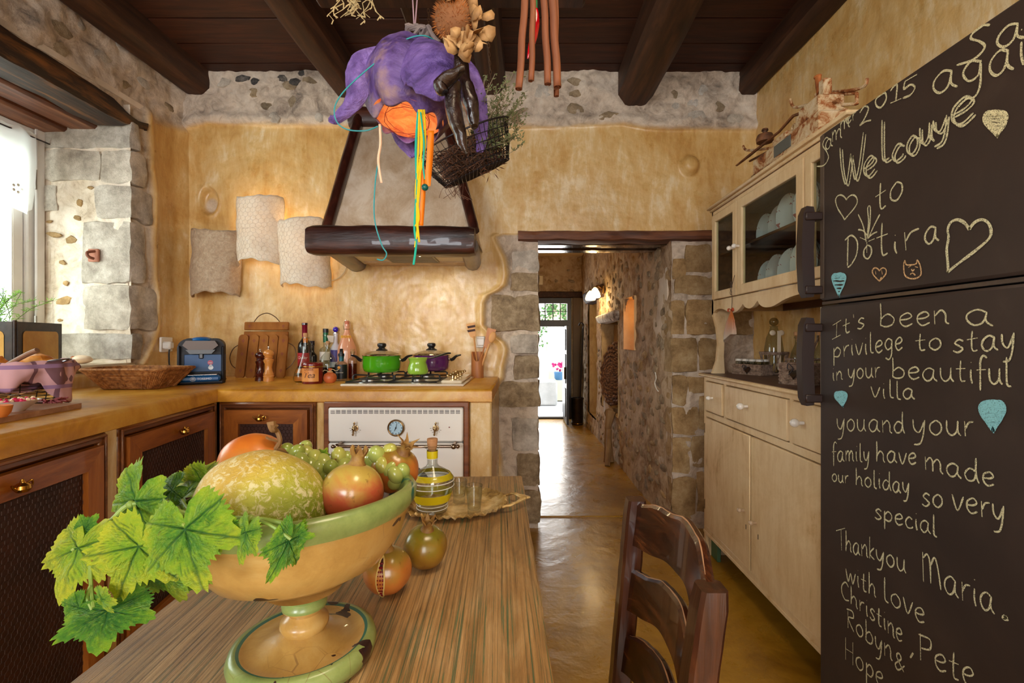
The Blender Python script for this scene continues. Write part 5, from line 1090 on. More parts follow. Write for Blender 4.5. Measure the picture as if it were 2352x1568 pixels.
# wire basket with cloth and bread
wbp = thing('wire_basket', 'black wire bread basket on the worktop by the window', 'basket', (-1.71, 1.60, .92)); mb = MB()
for k in range(11): z = .01+k*.0115; rr = .105+.02*k/10; mb.tube([(rr*math.cos(a), rr*1.05*math.sin(a), z) for a in np.linspace(0, 2*PI, 41)[:-1]], .0013, 5, closed=True)
for k in range(10): a = 2*PI*k/10; mb.tube([(0, 0, .006), (.1*math.cos(a), .105*math.sin(a), .006), (.126*math.cos(a), .132*math.sin(a), .13)], .0016, 5)
mb.tube([(.127*math.cos(a), .133*math.sin(a), .13) for a in np.linspace(0, 2*PI, 41)[:-1]], .003, 6, closed=True)
obj('wire_frame', mb, iron, wbp, world=False)
mb = MB(); mb.tube(catmull([(.10, -.03, .135), (.15, -.03, .15), (.185, 0, .155), (.15, .03, .15), (.10, .03, .135)], 6), .003, 8); obj('wire_handle', mb, solid('steel wire', (150, 150, 160), .2, metal=1), wbp, world=False)
# checked cloth lining draped over the rim
mb = MB(); n1, n2 = 96, 30; vs_ = []
for i in range(n1):
    a = 2*PI*i/n1
    for j in range(n2+1):
        v_ = j/n2
        if v_ < .5: rr = .06+.075*v_/.5; z = .04+.10*v_/.5
        else: w_ = (v_-.5)/.5; rr = .137+.012*math.sin(w_*PI)+.012*w_*math.sin(a*7)*(1); z = .142-(.075+.022*math.sin(a*3+1)+.02*math.sin(a*5))*w_**1.2*1.25+.008*math.sin(PI*min(1, w_*3))+.007*math.sin(a*17)*w_
        rr += .006*math.sin(a*11+v_*4)*v_+.016*mnoise.noise(Vector((math.cos(a)*3.5, math.sin(a)*3.5, v_*4))); z += .012*v_*mnoise.noise(Vector((math.cos(a)*5, math.sin(a)*5, v_*3+7))); vs_.append((rr*math.cos(a), rr*1.05*math.sin(a), z))
mb.add(vs_, [(i*(n2+1)+j, ((i+1) % n1)*(n2+1)+j, ((i+1) % n1)*(n2+1)+j+1, i*(n2+1)+j+1) for i in range(n1) for j in range(n2)])
t_ = NT('pink checked cloth'); v = t_.coord(kind='Object'); sx = t_.node('ShaderNodeSeparateXYZ'); t_.link(v, sx.inputs[0])
def stripe(o_, f_, w2, ph=0): return t_.math('LESS_THAN', t_.math('FRACT', t_.math('ADD', t_.math('MULTIPLY', o_, f_), ph)), w2)
s1_ = stripe(sx.outputs[0], 14, .18); s2_ = stripe(sx.outputs[2], 14, .18, .3); s3_ = stripe(sx.outputs[1], 14, .18)
base = t_.mix(s1_, srgb(206, 160, 164), srgb(120, 84, 92)); base = t_.mix(s3_, base, srgb(122, 84, 96)); base = t_.mix(s2_, base, srgb(150, 116, 150)); t_.set(color=base, rough=.9); t_.bump(t_.noise(v, 300, 2), .2, .001)
cl = tag(obj('basket_cloth', mb, t_.m, None, world=False, solid=.002), 'pink checked cotton cloth lining the wire basket', 'cloth'); cl.location = (-1.71, 1.60, .925)
mb = MB(); mb.add(vs_[:0]+[(0, 0, 0)], [])
crust = pm('golden bread crust', [(150, 70, 14), (214, 128, 30), (236, 172, 84)], 16, rough=.6, bump=.6)
for i, (x, y, z, sx_, lb) in enumerate(((-1.76, 1.56, 1.055, 1.0, 'golden bread roll in the wire basket, far left of the pile'), (-1.66, 1.62, 1.055, .95, 'golden bread roll in the wire basket under the knife handle'))):
    mb = MB(); mb.ball((0, 0, 0), (.062*sx_, .045, .036), 22, 14, .16, 3, i); b_ = tag(obj('bread_roll', mb, crust, None, world=False), lb, 'bread'); b_.location = (x, y, z)
mb = MB(); mb.tube(catmull([P(-30, 868, 1.50), P(10, 842, 1.52), P(60, 815, 1.54), P(86, 804, 1.55)], 5), [.010, .012, .013, .014], 12, flat=.6)
kn = thing('bread_knife', 'knife with weathered wooden handle stuck in the bread basket', 'knife', P(10, 842, 1.52)); obj('handle', mb, wood_mat('weathered handle', [(120, 80, 56), (160, 118, 88)], 'x', rough=.6), kn)
mb = MB(); mb.tube([P(-30, 868, 1.50), P(-70, 895, 1.48)], [.012, .006], 8, flat=.2); obj('blade', mb, chr_, kn)
# dried sprig
sp = thing('dried_flower_bunch', 'dusty pink dried flower sprig lying on the worktop', 'dried flowers', P(110, 928, 1.62)); r = random.Random(8); mb = MB(); c_ = Vector((P(112, 0, 1.60).x, 1.60, .925)); mb2 = MB()
for k in range(60):
    a = r.uniform(-1.3, 1.3); l = r.uniform(.02, .055); d = Vector((math.cos(a), math.sin(a)*.9, r.uniform(0, .45))); mb.tube([c_+Vector((-.02, 0, .004)), c_+d*l*.6+Vector((0, 0, .004)), c_+d*l], [.001, .0022, .003], 4)
for k in range(7): mb2.tube(catmull([c_+Vector((0, r.uniform(-.01, .01), .006)), c_+Vector((-.06, r.uniform(-.02, .02), .010)), c_+Vector((-.11, r.uniform(-.03, .03), .008))], 4), .002, 5)
obj('petals', mb, solid('dusty pink petals', (168, 90, 92), .8), sp, kind='stuff'); obj('stem', mb2, solid('dry mauve stem', (150, 110, 110), .8), sp)
# planter with rosemary
pt = thing('painted_planter', 'black folding screen planter with ochre panels on the window sill', 'planter', (-2.22, 2.03, 1.022))
bk_ = pm('chipped black paint', [(30, 20, 16), (58, 40, 30)], 30, rough=.45, bump=.4); yl = pm('crackled ochre panel', [(186, 134, 44), (208, 162, 72)], 12, rough=.5, bump=.5)
fold = [Vector((-2.42, 1.93, 0)), Vector((-2.13, 2.03, 0)), Vector((-2.26, 2.345, 0))]
# panel a: near face ; panel b: receding face
def plate(a, b, z0, z1, name):
    d = (b-a); n_ = Vector((d.y, -d.x, 0)).normalized(); th_ = n_*.006; mb = MB(); pts = [a-th_, b-th_, b+th_, a+th_]
    mb.add([p+Vector((0, 0, z0)) for p in pts]+[p+Vector((0, 0, z1)) for p in pts], [(3, 2, 1, 0), (4, 5, 6, 7)]+[(i, (i+1) % 4, 4+(i+1) % 4, 4+i) for i in range(4)]); o = obj(name, mb, bk_, pt)
    L_ = d.length; e = d.normalized(); pl_ = []
    for s_, sg in ((.016, 1),):
        u0, u1, w0, w1, r_ = .028, L_-.028, z0+.012, z1-.038, .02
        for cx_, cz_, a0 in ((u1-r_, w1-r_, 0), (u0+r_, w1-r_, PI/2), (u0+r_, w0+r_, PI), (u1-r_, w0+r_, 1.5*PI)):
            for q in np.linspace(a0, a0+PI/2, 5): pl_.append((cx_+r_*math.cos(q), cz_+r_*math.sin(q)))
    for sg in (-1, 1):
        mb = MB(); mb.add([a+e*u+n_*sg*.0075+Vector((0, 0, z)) for u, z in pl_], [tuple(range(len(pl_)))]); obj('painted_panel', mb, yl, o)
plate(Vector((-2.38, 1.90, 0)), Vector((-2.09, 1.95, 0)), 1.024, 1.215, 'side')
plate(Vector((-2.085, 1.955, 0)), Vector((-2.17, 2.23, 0)), 1.024, 1.215, 'side')
mb = MB(); mb.tube([(-2.087, 1.952, 1.024), (-2.087, 1.952, 1.22)], .007, 8); obj('corner_post', mb, bk_, pt)
mb = MB(); mb.box(-2.36, -2.18, 1.98, 2.12, 1.024, 1.17, bev=.01); obj('soil', mb, solid('dark soil', (40, 28, 20), .9), pt)
rs = thing('rosemary_plant', 'bright green rosemary plant growing on the sill', 'plant', (-2.26, 2.02, 1.17)); mb = MB(); ml = MB(); r = random.Random(12)
for s_ in range(17):
    p = Vector((r.uniform(-2.36, -2.19), r.uniform(1.90, 2.08), 1.18)); d = Vector((r.uniform(-.25, .40), r.uniform(-.3, .3), 1)).normalized(); pts = [p.copy()]
    for k in range(9):
        d = (d+Vector((r.uniform(-.25, .3), r.uniform(-.2, .2), r.uniform(-.2, .12)))).normalized(); p = p+d*.022*r.uniform(.8, 1.2); pts.append(p.copy())
        for _ in range(9):
            q = Vector((r.uniform(-1, 1), r.uniform(-1, 1), r.uniform(-.2, .9))).normalized(); w_ = q.cross(Vector((r.uniform(-1, 1), r.uniform(-1, 1), r.uniform(-1, 1)))).normalized()*.0016; l = r.uniform(.016, .030); c0 = p-d*r.uniform(0, .02)
            ml.add([c0, c0+q*l*.5+w_, c0+q*l, c0+q*l*.5-w_], [(0, 1, 2, 3)])
    mb.tube(pts, .0015, 4)
obj('stem', mb, solid('rosemary stem', (100, 120, 60), .7), rs)
lf = NT('rosemary leaf'); lf.set(color=srgb(112, 156, 62), rough=.5); tr = lf.node('ShaderNodeBsdfTranslucent'); tr.inputs[0].default_value = srgb(150, 200, 80); mx = lf.node('ShaderNodeMixShader'); mx.inputs[0].default_value = .4
lf.link(lf.b.outputs[0], mx.inputs[1]); lf.link(tr.outputs[0], mx.inputs[2]); lf.link(mx.outputs[0], lf.n['Material Output'].inputs[0]); obj('foliage', ml, lf.m, rs, kind='stuff')
# pebble tealight
pb_ = thing('pebble_candle_holder', 'smooth pale stone with a hole on the window sill', 'ornament', (P(187, 0, 2.34).x, 2.34, 1.022)); mb = MB(); mb.ball((0, 0, .021), (.048, .036, .021), 26, 14, .05, 2, 3); obj('stone_body', mb, pm('peach beige pebble', [(214, 184, 152), (232, 206, 176)], 6, rough=.5, bump=.1), pb_, world=False)
mb = MB(); mb.ball((-.022, -.020, .031), (.010, .008, .007), 14, 8); obj('hole', mb, solid('orange clay hollow', (176, 92, 40), .8), pb_, world=False)
# ================= dining table and the things on it =================
TZ = .74
tb = thing('dining_table', 'weathered plank dining table with green paint left in the grain', 'table', (-.245, .55, 0), .045)
t = NT('weathered table wood'); v = t.coord(kind='Object')
mp = t.node('ShaderNodeMapping'); mp.inputs['Scale'].default_value = (84, .8, 84); t.link(v, mp.inputs[0]); g1 = t.noise(mp.outputs[0], 3.2, 6, .7, .7)
mp2 = t.node('ShaderNodeMapping'); mp2.inputs['Scale'].default_value = (9, 1.6, 9); t.link(v, mp2.inputs[0]); g2 = t.noise(mp2.outputs[0], 2.6, 6, .65, .8)
base = t.ramp(g2, [(.3, srgb(150, 112, 66)), (.5, srgb(186, 144, 90)), (.7, srgb(210, 172, 120))])
grain = t.ramp(g1, [(.34, B(.26)), (.43, B(.62)), (.52, B(1.0)), (.72, B(1.1))])
c1 = t.mix(1.0, base, grain, 'MULTIPLY')
green = t.math('MULTIPLY', t.math('LESS_THAN', g1, .44), t.ramp(t.noise(v, 3.5, 4, .6), [(.42, B(0)), (.56, B(1))]))
t.set(color=t.mix(t.math('MULTIPLY', green, .75), c1, srgb(92, 122, 84)), rough=t.ramp(g2, [(.3, B(.42)), (.7, B(.6))])); t.bump(t.math('ADD', g1, t.math('MULTIPLY', t.noise(v, 120, 3), .15)), .8, .004); tabw = t.m
def TP(x, y, z): return Vector((x, y, z))
W0, W1 = -.285, .283
for x0, x1 in ((W0, W1),):
    mb = MB(); N = 36; ysr = np.linspace(-.86, .833, N); vs_ = []
    for yy in ysr:
        e0 = .003*mnoise.noise(Vector((x0*9, yy*9, 1)))*(1 if x0 == W0 else .1); e1 = .003*mnoise.noise(Vector((x1*9, yy*9, 1)))*(1 if x1 == W1 else .1)
        for x, z in ((x0+e0, TZ-.034), (x0+e0, TZ-.003), (x0+e0+.003, TZ), (x1+e1-.003, TZ), (x1+e1, TZ-.003), (x1+e1, TZ-.034)): vs_.append((x, yy, z))
    mb.add(vs_, [(i*6+j, i*6+(j+1) % 6, (i+1)*6+(j+1) % 6, (i+1)*6+j) for i in range(N-1) for j in range(6)]+[tuple(range(6)), tuple((N-1)*6+j for j in range(6))])
    obj('tabletop', mb, tabw, tb, world=False, ang=60)
for sx in (-1, 1):
    mb = MB(); mb.box(sx*.235-.012, sx*.235+.012, -.78, .76, TZ-.12, TZ-.034, bev=.003); obj('apron', mb, tabw, tb, world=False)
    for sy in (-.76, .74): mb = MB(); mb.box(sx*.235-.03, sx*.235+.03, sy-.03, sy+.03, 0, TZ-.034, bev=.006); obj('leg', mb, tabw, tb, world=False)
mb = MB(); mb.box(-.235, .235, .735, .76, TZ-.12, TZ-.034, bev=.003); obj('apron', mb, tabw, tb, world=False)
# ---- footed bowl ----
BX, BY = -.272, .594
fbw = thing('footed_bowl', 'chipped ochre and green painted wooden pedestal fruit bowl', 'bowl', (BX, BY, TZ))
RIM = Matrix.Translation((-.008, .022, 0)) @ Matrix.Rotation(-.045, 4, 'X') @ Matrix.Rotation(-.05, 4, 'Y') @ Matrix.Diagonal((1.0, 1.0, 1.03, 1))
t = NT('chipped painted wood'); v = t.coord(kind='Object'); sx = t.node('ShaderNodeSeparateXYZ'); t.link(v, sx.inputs[0]); z = sx.outputs[2]
r2 = t.math('SQRT', t.math('ADD', t.math('MULTIPLY', sx.outputs[0], sx.outputs[0]), t.math('MULTIPLY', sx.outputs[1], sx.outputs[1])))
och = t.ramp(t.noise(v, 9, 8, .7, .5), [(.3, srgb(164, 122, 56)), (.5, srgb(192, 152, 82)), (.7, srgb(206, 174, 110))])
gr = t.ramp(t.noise(v, 12, 8, .7), [(.3, srgb(104, 124, 62)), (.55, srgb(140, 156, 88)), (.75, srgb(164, 172, 112))])
teal = srgb(28, 100, 84)
def rng(x, a, b): return t.math('MULTIPLY', t.math('GREATER_THAN', x, a), t.math('LESS_THAN', x, b))
wz = t.math('ADD', z, t.math('MULTIPLY', t.math('SUBTRACT', t.noise(v, 20, 2), .5), .004))
isg = t.math('MAXIMUM', t.math('GREATER_THAN', wz, .182), t.math('MAXIMUM', t.math('MULTIPLY', t.math('LESS_THAN', wz, .05), t.math('GREATER_THAN', r2, .0745)), rng(wz, .068, .082)))
col = t.mix(isg, och, gr)
col = t.mix(t.math('MULTIPLY', rng(r2, .0712, .0748), t.math('LESS_THAN', wz, .05)), col, teal)
col = t.mix(t.math('MULTIPLY', rng(r2, .1305, .1335), t.math('GREATER_THAN', wz, .17)), col, teal)
chip = t.math('GREATER_THAN', t.noise(v, 17, 3, .55, .6), .655); col = t.mix(chip, col, srgb(46, 22, 20))
cr = t.node('ShaderNodeTexVoronoi'); cr.feature = 'DISTANCE_TO_EDGE'; cr.inputs['Scale'].default_value = 32; t.link(v, cr.inputs['Vector'])
crk = t.math('MULTIPLY', t.math('LESS_THAN', cr.outputs['Distance'], .012), t.ramp(t.noise(v, 7, 2), [(.5, B(0)), (.62, B(1))])); col = t.mix(t.math('MULTIPLY', crk, .5), col, srgb(110, 70, 40))
t.set(color=col, rough=.33, coat=.25); t.bump(t.math('ADD', t.math('MULTIPLY', t.noise(v, 26, 6), .5), t.math('MULTIPLY', chip, -.5)), .35, .003); paint = t.m
mb = MB(); base_p = [(0, 0), (.074, 0), (.083, .006), (.086, .018), (.083, .027), (.076, .030), (.069, .027), (.052, .028), (.034, .034), (.024, .040)]
mb.lathe(base_p, 72); obj('base', mb, paint, fbw, world=False, ang=60)
mb = MB(); mb.lathe([(.024, .038), (.025, .040), (.0285, .046), (.028, .052), (.021, .057), (.018, .060), (.021, .064), (.026, .068), (.0265, .073), (.022, .078), (.024, .083), (.033, .088), (.045, .092)], 48); obj('stem', mb, paint, fbw, world=False, ang=60)
mb = MB(); mb.lathe([(.040, .086), (.070, .091), (.102, .107), (.125, .134), (.136, .164), (.139, .168), (.146, .177), (.148, .188), (.144, .195), (.137, .196), (.132, .192), (.128, .184), (.117, .150), (.09, .116), (.04, .102), (0, .100)], 96, M=RIM); obj('bowl', mb, paint, fbw, world=False, ang=60)
# ---- fruit in the bowl ----
def fruit(name, label, cat, c, mat_, rad, parts=None, **kw):
    t_ = thing(name, label, cat, c); mb = MB(); mb.ball((0, 0, 0), rad, **kw); obj('skin', mb, mat_, t_, world=False); return t_
t = NT('netted melon skin'); v = t.coord(kind='Object'); n1 = t.noise(v, 120, 5, .7, .6); n2 = t.noise(v, 5, 3)
sx = t.node('ShaderNodeSeparateXYZ'); t.link(v, sx.inputs[0])
gx = t.math('ADD', t.math('MULTIPLY', sx.outputs[0], 5.5), t.math('ADD', t.math('MULTIPLY', sx.outputs[2], -3), n2))
bc = t.ramp(t.math('ADD', gx, 0), [(.30, srgb(206, 170, 72)), (.52, srgb(200, 180, 70)), (.72, srgb(174, 176, 56)), (.95, srgb(126, 146, 36))])
t.set(color=t.mix(t.ramp(n1, [(.50, B(0)), (.60, B(.85))]), bc, srgb(228, 218, 170)), rough=.5); t.bump(n1, .7, .004); melm = t.m
ml_ = thing('melon', 'large netted yellow green melon in the pedestal bowl', 'melon', (-.322, .590, .934)); mb = MB(); mb.ball((0, 0, 0), (.078, .070, .066), 56, 36, .02, 2, 3, Matrix.Rotation(.25, 4, 'Y')); obj('skin', mb, melm, ml_, world=False)
def pome_mat(name, a, b_, c_):
    t = NT(name); v = t.coord(kind='Object'); sx = t.node('ShaderNodeSeparateXYZ'); t.link(v, sx.inputs[0])
    f = t.math('ADD', t.math('MULTIPLY', sx.outputs[2], 11), t.noise(v, 12, 6, .6, .5))
    col = t.ramp(f, [(.16, srgb(*a)), (.52, srgb(*b_)), (.78, srgb(*c_))]); sp_ = t.ramp(t.noise(v, 70, 5, .75), [(.60, B(0)), (.70, B(.55))])
    t.set(color=t.mix(sp_, col, srgb(90, 60, 20)), rough=.28, coat=.35, coatr=.15); t.bump(t.noise(v, 14, 4), .12, .004); return t.m
pm1 = pome_mat('red yellow pomegranate skin', (176, 72, 26), (186, 84, 52), (188, 160, 74)); pm2 = pome_mat('olive pomegranate skin', (128, 80, 24), (140, 104, 30), (120, 110, 28)); pm3 = pome_mat('orange pomegranate skin', (180, 92, 40), (180, 108, 44), (146, 118, 44))
def pomegranate(c, r_, m, label, tilt=(0, 0), crown=1.0, seed=0, split=False):
    t_ = thing('pomegranate', label, 'pomegranate', c); Mt = Matrix.Rotation(tilt[0], 4, 'X') @ Matrix.Rotation(tilt[1], 4, 'Y')
    mb = MB(); pr = []
    for k in range(25):
        a = PI*k/24; rr = math.sin(a)**.92; zz = -math.cos(a)*.93; pr.append((r_*rr, r_*zz))
    mb.lathe(pr, 48, M=Mt, jit=lambda a, z: 1+.018*math.cos(a*6+seed)+.015*math.sin(a*2+seed)); obj('skin', mb, m, t_, world=False)
    mb = MB(); zt = r_*.86; R1 = r_*.26
    mb.lathe([(R1*1.25, zt), (R1*.85, zt+r_*.16), (R1*.8, zt+r_*.28), (R1*.95, zt+r_*.40), (R1*.7, zt+r_*.38), (R1*.5, zt+r_*.2)], 24, M=Mt, cap=False)
    for k in range(6):
        a = k*PI/3+seed; c0 = Vector((math.cos(a), math.sin(a), 0)); s_ = Vector((-math.sin(a), math.cos(a), 0))
        p = [c0*R1*.85+s_*R1*.5+Vector((0, 0, zt+r_*.34)), c0*R1*.85-s_*R1*.5+Vector((0, 0, zt+r_*.34)), c0*R1*1.15-s_*R1*.25+Vector((0, 0, zt+r_*.52)), c0*R1*1.7*crown+Vector((0, 0, zt+r_*.66)), c0*R1*1.15+s_*R1*.25+Vector((0, 0, zt+r_*.52))]
        mb.add([Mt @ q for q in p]+[Mt @ (q-c0*R1*.2) for q in p], [(0, 1, 2, 3, 4), (9, 8, 7, 6, 5)]+[(i, (i+1) % 5, 5+(i+1) % 5, 5+i) for i in range(5)])
    obj('crown', mb, pm('dry crown '+str(seed), [(110, 62, 26), (160, 124, 56)], 60, rough=.6, bump=.4), t_, world=False)
    if split:
        mb = MB(); pts = []
        for k in range(13):
            a = -.9+1.9*k/12; wv = (1-((k-6)/6.5)**2); pts.append((math.cos(a), math.sin(a), wv))
        L_ = []; R_ = []
        for cx_, sz_, wv in pts:
            w_ = .30*wv+.03*math.sin(cx_*20); d1 = Vector((w_*.5-.02, -cx_, sz_)).normalized()*r_*1.004; d2 = Vector((-w_*.5-.02, -cx_, sz_)).normalized()*r_*1.004; L_.append(d1); R_.append(d2)
        mb.add(L_+R_, [(i, i+1, 13+i+1, 13+i) for i in range(12)]); o = obj('opening', mb, solid('dark split', (60, 16, 12), .5), t_, world=False)
        mb = MB(); mb.tube(L_, r_*.035, 6); mb.tube(R_, r_*.035, 6); obj('torn_rind', mb, solid('yellow pith', (206, 176, 100), .6), o, world=False)
        mb = MB(); rr = random.Random(2)
        for k in range(1, 11):
            for j in range(3): f_ = (j+.5)/3; mb.ball(L_[k].lerp(R_[k], f_)*.985, r_*.055*rr.uniform(.8, 1.1), 6, 5)
        obj('seeds', mb, solid('garnet seeds', (110, 10, 18), .15, coat=.5), o, world=False, kind='stuff')
    return t_
pomegranate((-.2215, .620, .941), .0395, pm1, 'red and yellow pomegranate with upright crown in the bowl', (-.12, .12), .6, 1)
pomegranate((-.192, .715, .945), .036, pm3, 'half hidden pomegranate at the right rear of the bowl', (.3, .5), 1.4, 2)
orr = pm('orange papaya skin', [(186, 84, 26), (208, 116, 36), (200, 134, 50)], 7, rough=.4, bump=.1, coat=.15)
t_ = thing('orange_gourd', 'smooth bright orange gourd behind the melon', 'fruit', (-.402, .71, .950)); mb = MB(); mb.ball((0, 0, 0), (.050, .046, .050), 32, 22, .04, 2, 9); obj('skin', mb, orr, t_, world=False)
# pebble-dark grapes under and pale grapes
gm = NT('green grape skin'); v = gm.coord(kind='Object'); oi = gm.node('ShaderNodeObjectInfo'); gm.set(color=gm.ramp(oi.outputs['Random'], [(0, srgb(142, 156, 66)), (.5, srgb(166, 178, 92)), (1, srgb(184, 182, 90))]), rough=.22, coat=.3, sss=.25)
gm.b.inputs['Subsurface Radius'].default_value = (.02, .02, .006); gm.b.inputs['Subsurface Scale'].default_value = .3
def grape_mesh():
    mb = MB(); mb.ball((0, 0, 0), (.0112, .0112, .0148), 18, 12); me = mb.mesh('grape'); me.materials.append(gm.m); return me
gme = grape_mesh(); gb_ = thing('grape_bunch', 'bunch of pale green grapes with woody stalk across the bowl', 'grapes', (-.31, .74, .96)); gl = wloc(gb_)
rr = random.Random(21)
spots = []
for px, py, Y in ((660, 1036, .72), (682, 1040, .71), (705, 1043, .72), (722, 1052, .71), (742, 1062, .71), (760, 1074, .70), (692, 1060, .69), (712, 1070, .70), (778, 1048, .73), (790, 1070, .72), (800, 1056, .74), (770, 1090, .70), (783, 1104, .69), (815, 1048, .74), (826, 1054, .75), (845, 1050, .72), (838, 1060, .74), (858, 1062, .71), (866, 1044, .70), (880, 1070, .69), (893, 1036, .71), (882, 1052, .72), (905, 1055, .71), (898, 1076, .69), (915, 1070, .71), (908, 1090, .68), (925, 1082, .69), (912, 1100, .69), (880, 1092, .70), (870, 1080, .72), (850, 1082, .73),
                  (730, 1080, .70), (748, 1092, .70), (765, 1106, .69), (800, 1088, .73), (700, 1028, .74), (890, 1108, .70), (756, 1120, .70), (742, 1106, .72), (672, 1052, .73)):
    o = bpy.data.objects.new('grape', gme); C.objects.link(o); o.parent = gb_; o.location = P(px, py, Y)-gl; o.rotation_euler = (rr.uniform(-.9, .9), rr.uniform(-.9, .9), rr.uniform(0, 6)); o.scale = [rr.uniform(.92, 1.12)]*3; spots.append(P(px, py, Y))
stm = pm('woody grape stalk', [(112, 78, 40), (146, 108, 62)], 30, rough=.7, bump=.4)
mb = MB(); mb.tube(catmull([P(633, 1032, .70), P(643, 1012, .70), P(636, 990, .70), P(626, 985, .69), P(623, 968, .69)], 5), [.004, .0035, .0035, .005, .0065], 8); mb.tube(catmull([P(643, 1014, .70), P(620, 1008, .69), P(612, 1004, .69)], 4), .002, 6)
mb.tube(catmull([P(636, 1030, .70), P(700, 1052, .73), P(780, 1070, .75), P(850, 1066, .75), P(905, 1066, .72)], 5), [.004, .002], 6); mb.tube([P(625, 987, .69), P(629, 975, .69)], [.003, .007], 8)
for k, p in enumerate(spots):
    if k % 2: mb.tube([p+Vector((0, .02, .008)), p+Vector((rr.uniform(-.004, .004), .004, .010))], .0012, 4)
obj('stalk', mb, stm, gb_)
# ---- vine leaves ----
def leaf_mesh(seed):
    r = random.Random(seed); nA, nR = 132, 12; ph = r.uniform(-.1, .1)
    lobes = [(PI/2, 1.0), (PI/2-1.05, .88), (PI/2+1.05, .88), (PI/2-2.05, .66), (PI/2+2.05, .66)]
    vs_ = [(0, 0, 0)]; vein = [1.0]; veins = [(Vector((0, 0)), Vector((math.cos(a+ph), math.sin(a+ph)))*l) for a, l in lobes]; side = []
    for o_, d in veins:
        for k in range(2, 9):
            b = d*k/9.5
            for s_ in (-1, 1): dd = Matrix.Rotation(s_*.75, 2) @ d; side.append((b, b+dd*.42*(1-k/11)))
    def dist(p, a, b): ab = b-a; q = max(0, min(1, (p-a).dot(ab)/max(ab.dot(ab), 1e-9))); return (p-(a+ab*q)).length
    for i in range(1, nR+1):
        for k in range(nA):
            a = 2*PI*k/nA-PI/2; R = .66
            for la, ll in lobes:
                d = (a-la-ph+PI) % (2*PI)-PI; R = max(R, ll*math.exp(-(d/.50)**2*.9))
            dn = abs((a+PI/2+PI) % (2*PI)-PI); R *= min(1, .25+dn*1.5)
            R *= 1+(.055*((k*.5) % 1.5-.6)+.05*math.sin(k*.95*2))*(1 if i == nR else .0 if i < nR-1 else .5)
            f = i/nR; p = Vector((math.cos(a), math.sin(a)))*R*f
            dm = min(dist(p, *v_) for v_ in veins); ds = min(dist(p, *v_) for v_ in side)
            vn = max(1-dm/.022, .65*(1-ds/.014), 0); z = -.16*(f*R)**2+.05*math.sin(a*5+seed)*f*R+.022*math.sin(p.x*16+seed)*math.cos(p.y*14)-.02*vn
            vs_.append((p.x, p.y, z)); vein.append(vn)
    fs = [(0, 1+k, 1+(k+1) % nA) for k in range(nA)]+[(1+(i-1)*nA+k, 1+i*nA+k, 1+i*nA+(k+1) % nA, 1+(i-1)*nA+(k+1) % nA) for i in range(1, nR) for k in range(nA)]
    me = bpy.data.meshes.new('leaf'); me.from_pydata(vs_, [], fs); me.polygons.foreach_set('use_smooth', [True]*len(me.polygons))
    ca = me.color_attributes.new('vein', 'FLOAT_COLOR', 'POINT'); ca.data.foreach_set('color', np.array([(q, (x*x+y*y)**.5, 0, 1) for q, (x, y, z) in zip(vein, vs_)], np.float32).ravel()); return me
t = NT('vine leaf'); v = t.coord(kind='Object'); a = t.node('ShaderNodeAttribute'); a.attribute_name = 'vein'; sp_ = t.node('ShaderNodeSeparateColor'); t.link(a.outputs['Color'], sp_.inputs[0]); oi = t.node('ShaderNodeObjectInfo')
f = t.math('ADD', t.math('MULTIPLY', t.noise(v, 2.3, 5, .7), .8), t.math('ADD', t.math('MULTIPLY', sp_.outputs[1], .28), t.math('MULTIPLY', oi.outputs['Random'], .30)))
bcol = t.ramp(f, [(.42, srgb(48, 104, 38)), (.58, srgb(84, 142, 40)), (.72, srgb(138, 176, 40)), (.9, srgb(190, 196, 48))])
bcol = t.mix(t.ramp(t.noise(v, 17, 4, .7), [(.5, B(0)), (.62, B(.35))]), bcol, srgb(150, 180, 60)); bcol = t.mix(t.ramp(t.noise(v, 3.7, 3), [(.70, B(0)), (.74, B(.7))]), bcol, srgb(120, 84, 40))
bcol = t.mix(sp_.outputs[0], bcol, srgb(38, 92, 44)); t.set(color=bcol, rough=.42); tr = t.node('ShaderNodeBsdfTranslucent'); t.link(t.mix(1.0, bcol, (1.3, 1.3, .6, 1), 'MULTIPLY'), tr.inputs[0]); mx = t.node('ShaderNodeMixShader'); mx.inputs[0].default_value = .3
t.bump(t.math('ADD', t.noise(v, 20, 4), t.math('MULTIPLY', sp_.outputs[0], -.6)), .5, .02); t.link(t.b.outputs[0], mx.inputs[1]); t.link(tr.outputs[0], mx.inputs[2]); t.link(mx.outputs[0], t.n['Material Output'].inputs[0])
LM = [leaf_mesh(s_) for s_ in (1, 4, 9)]
for me in LM: me.materials.append(t.m)
vn = thing('vine_cutting', 'grapevine cutting with large green leaves trailing over the left rim', 'vine', (-.41, .56, .93)); vl = wloc(vn); rr = random.Random(3)
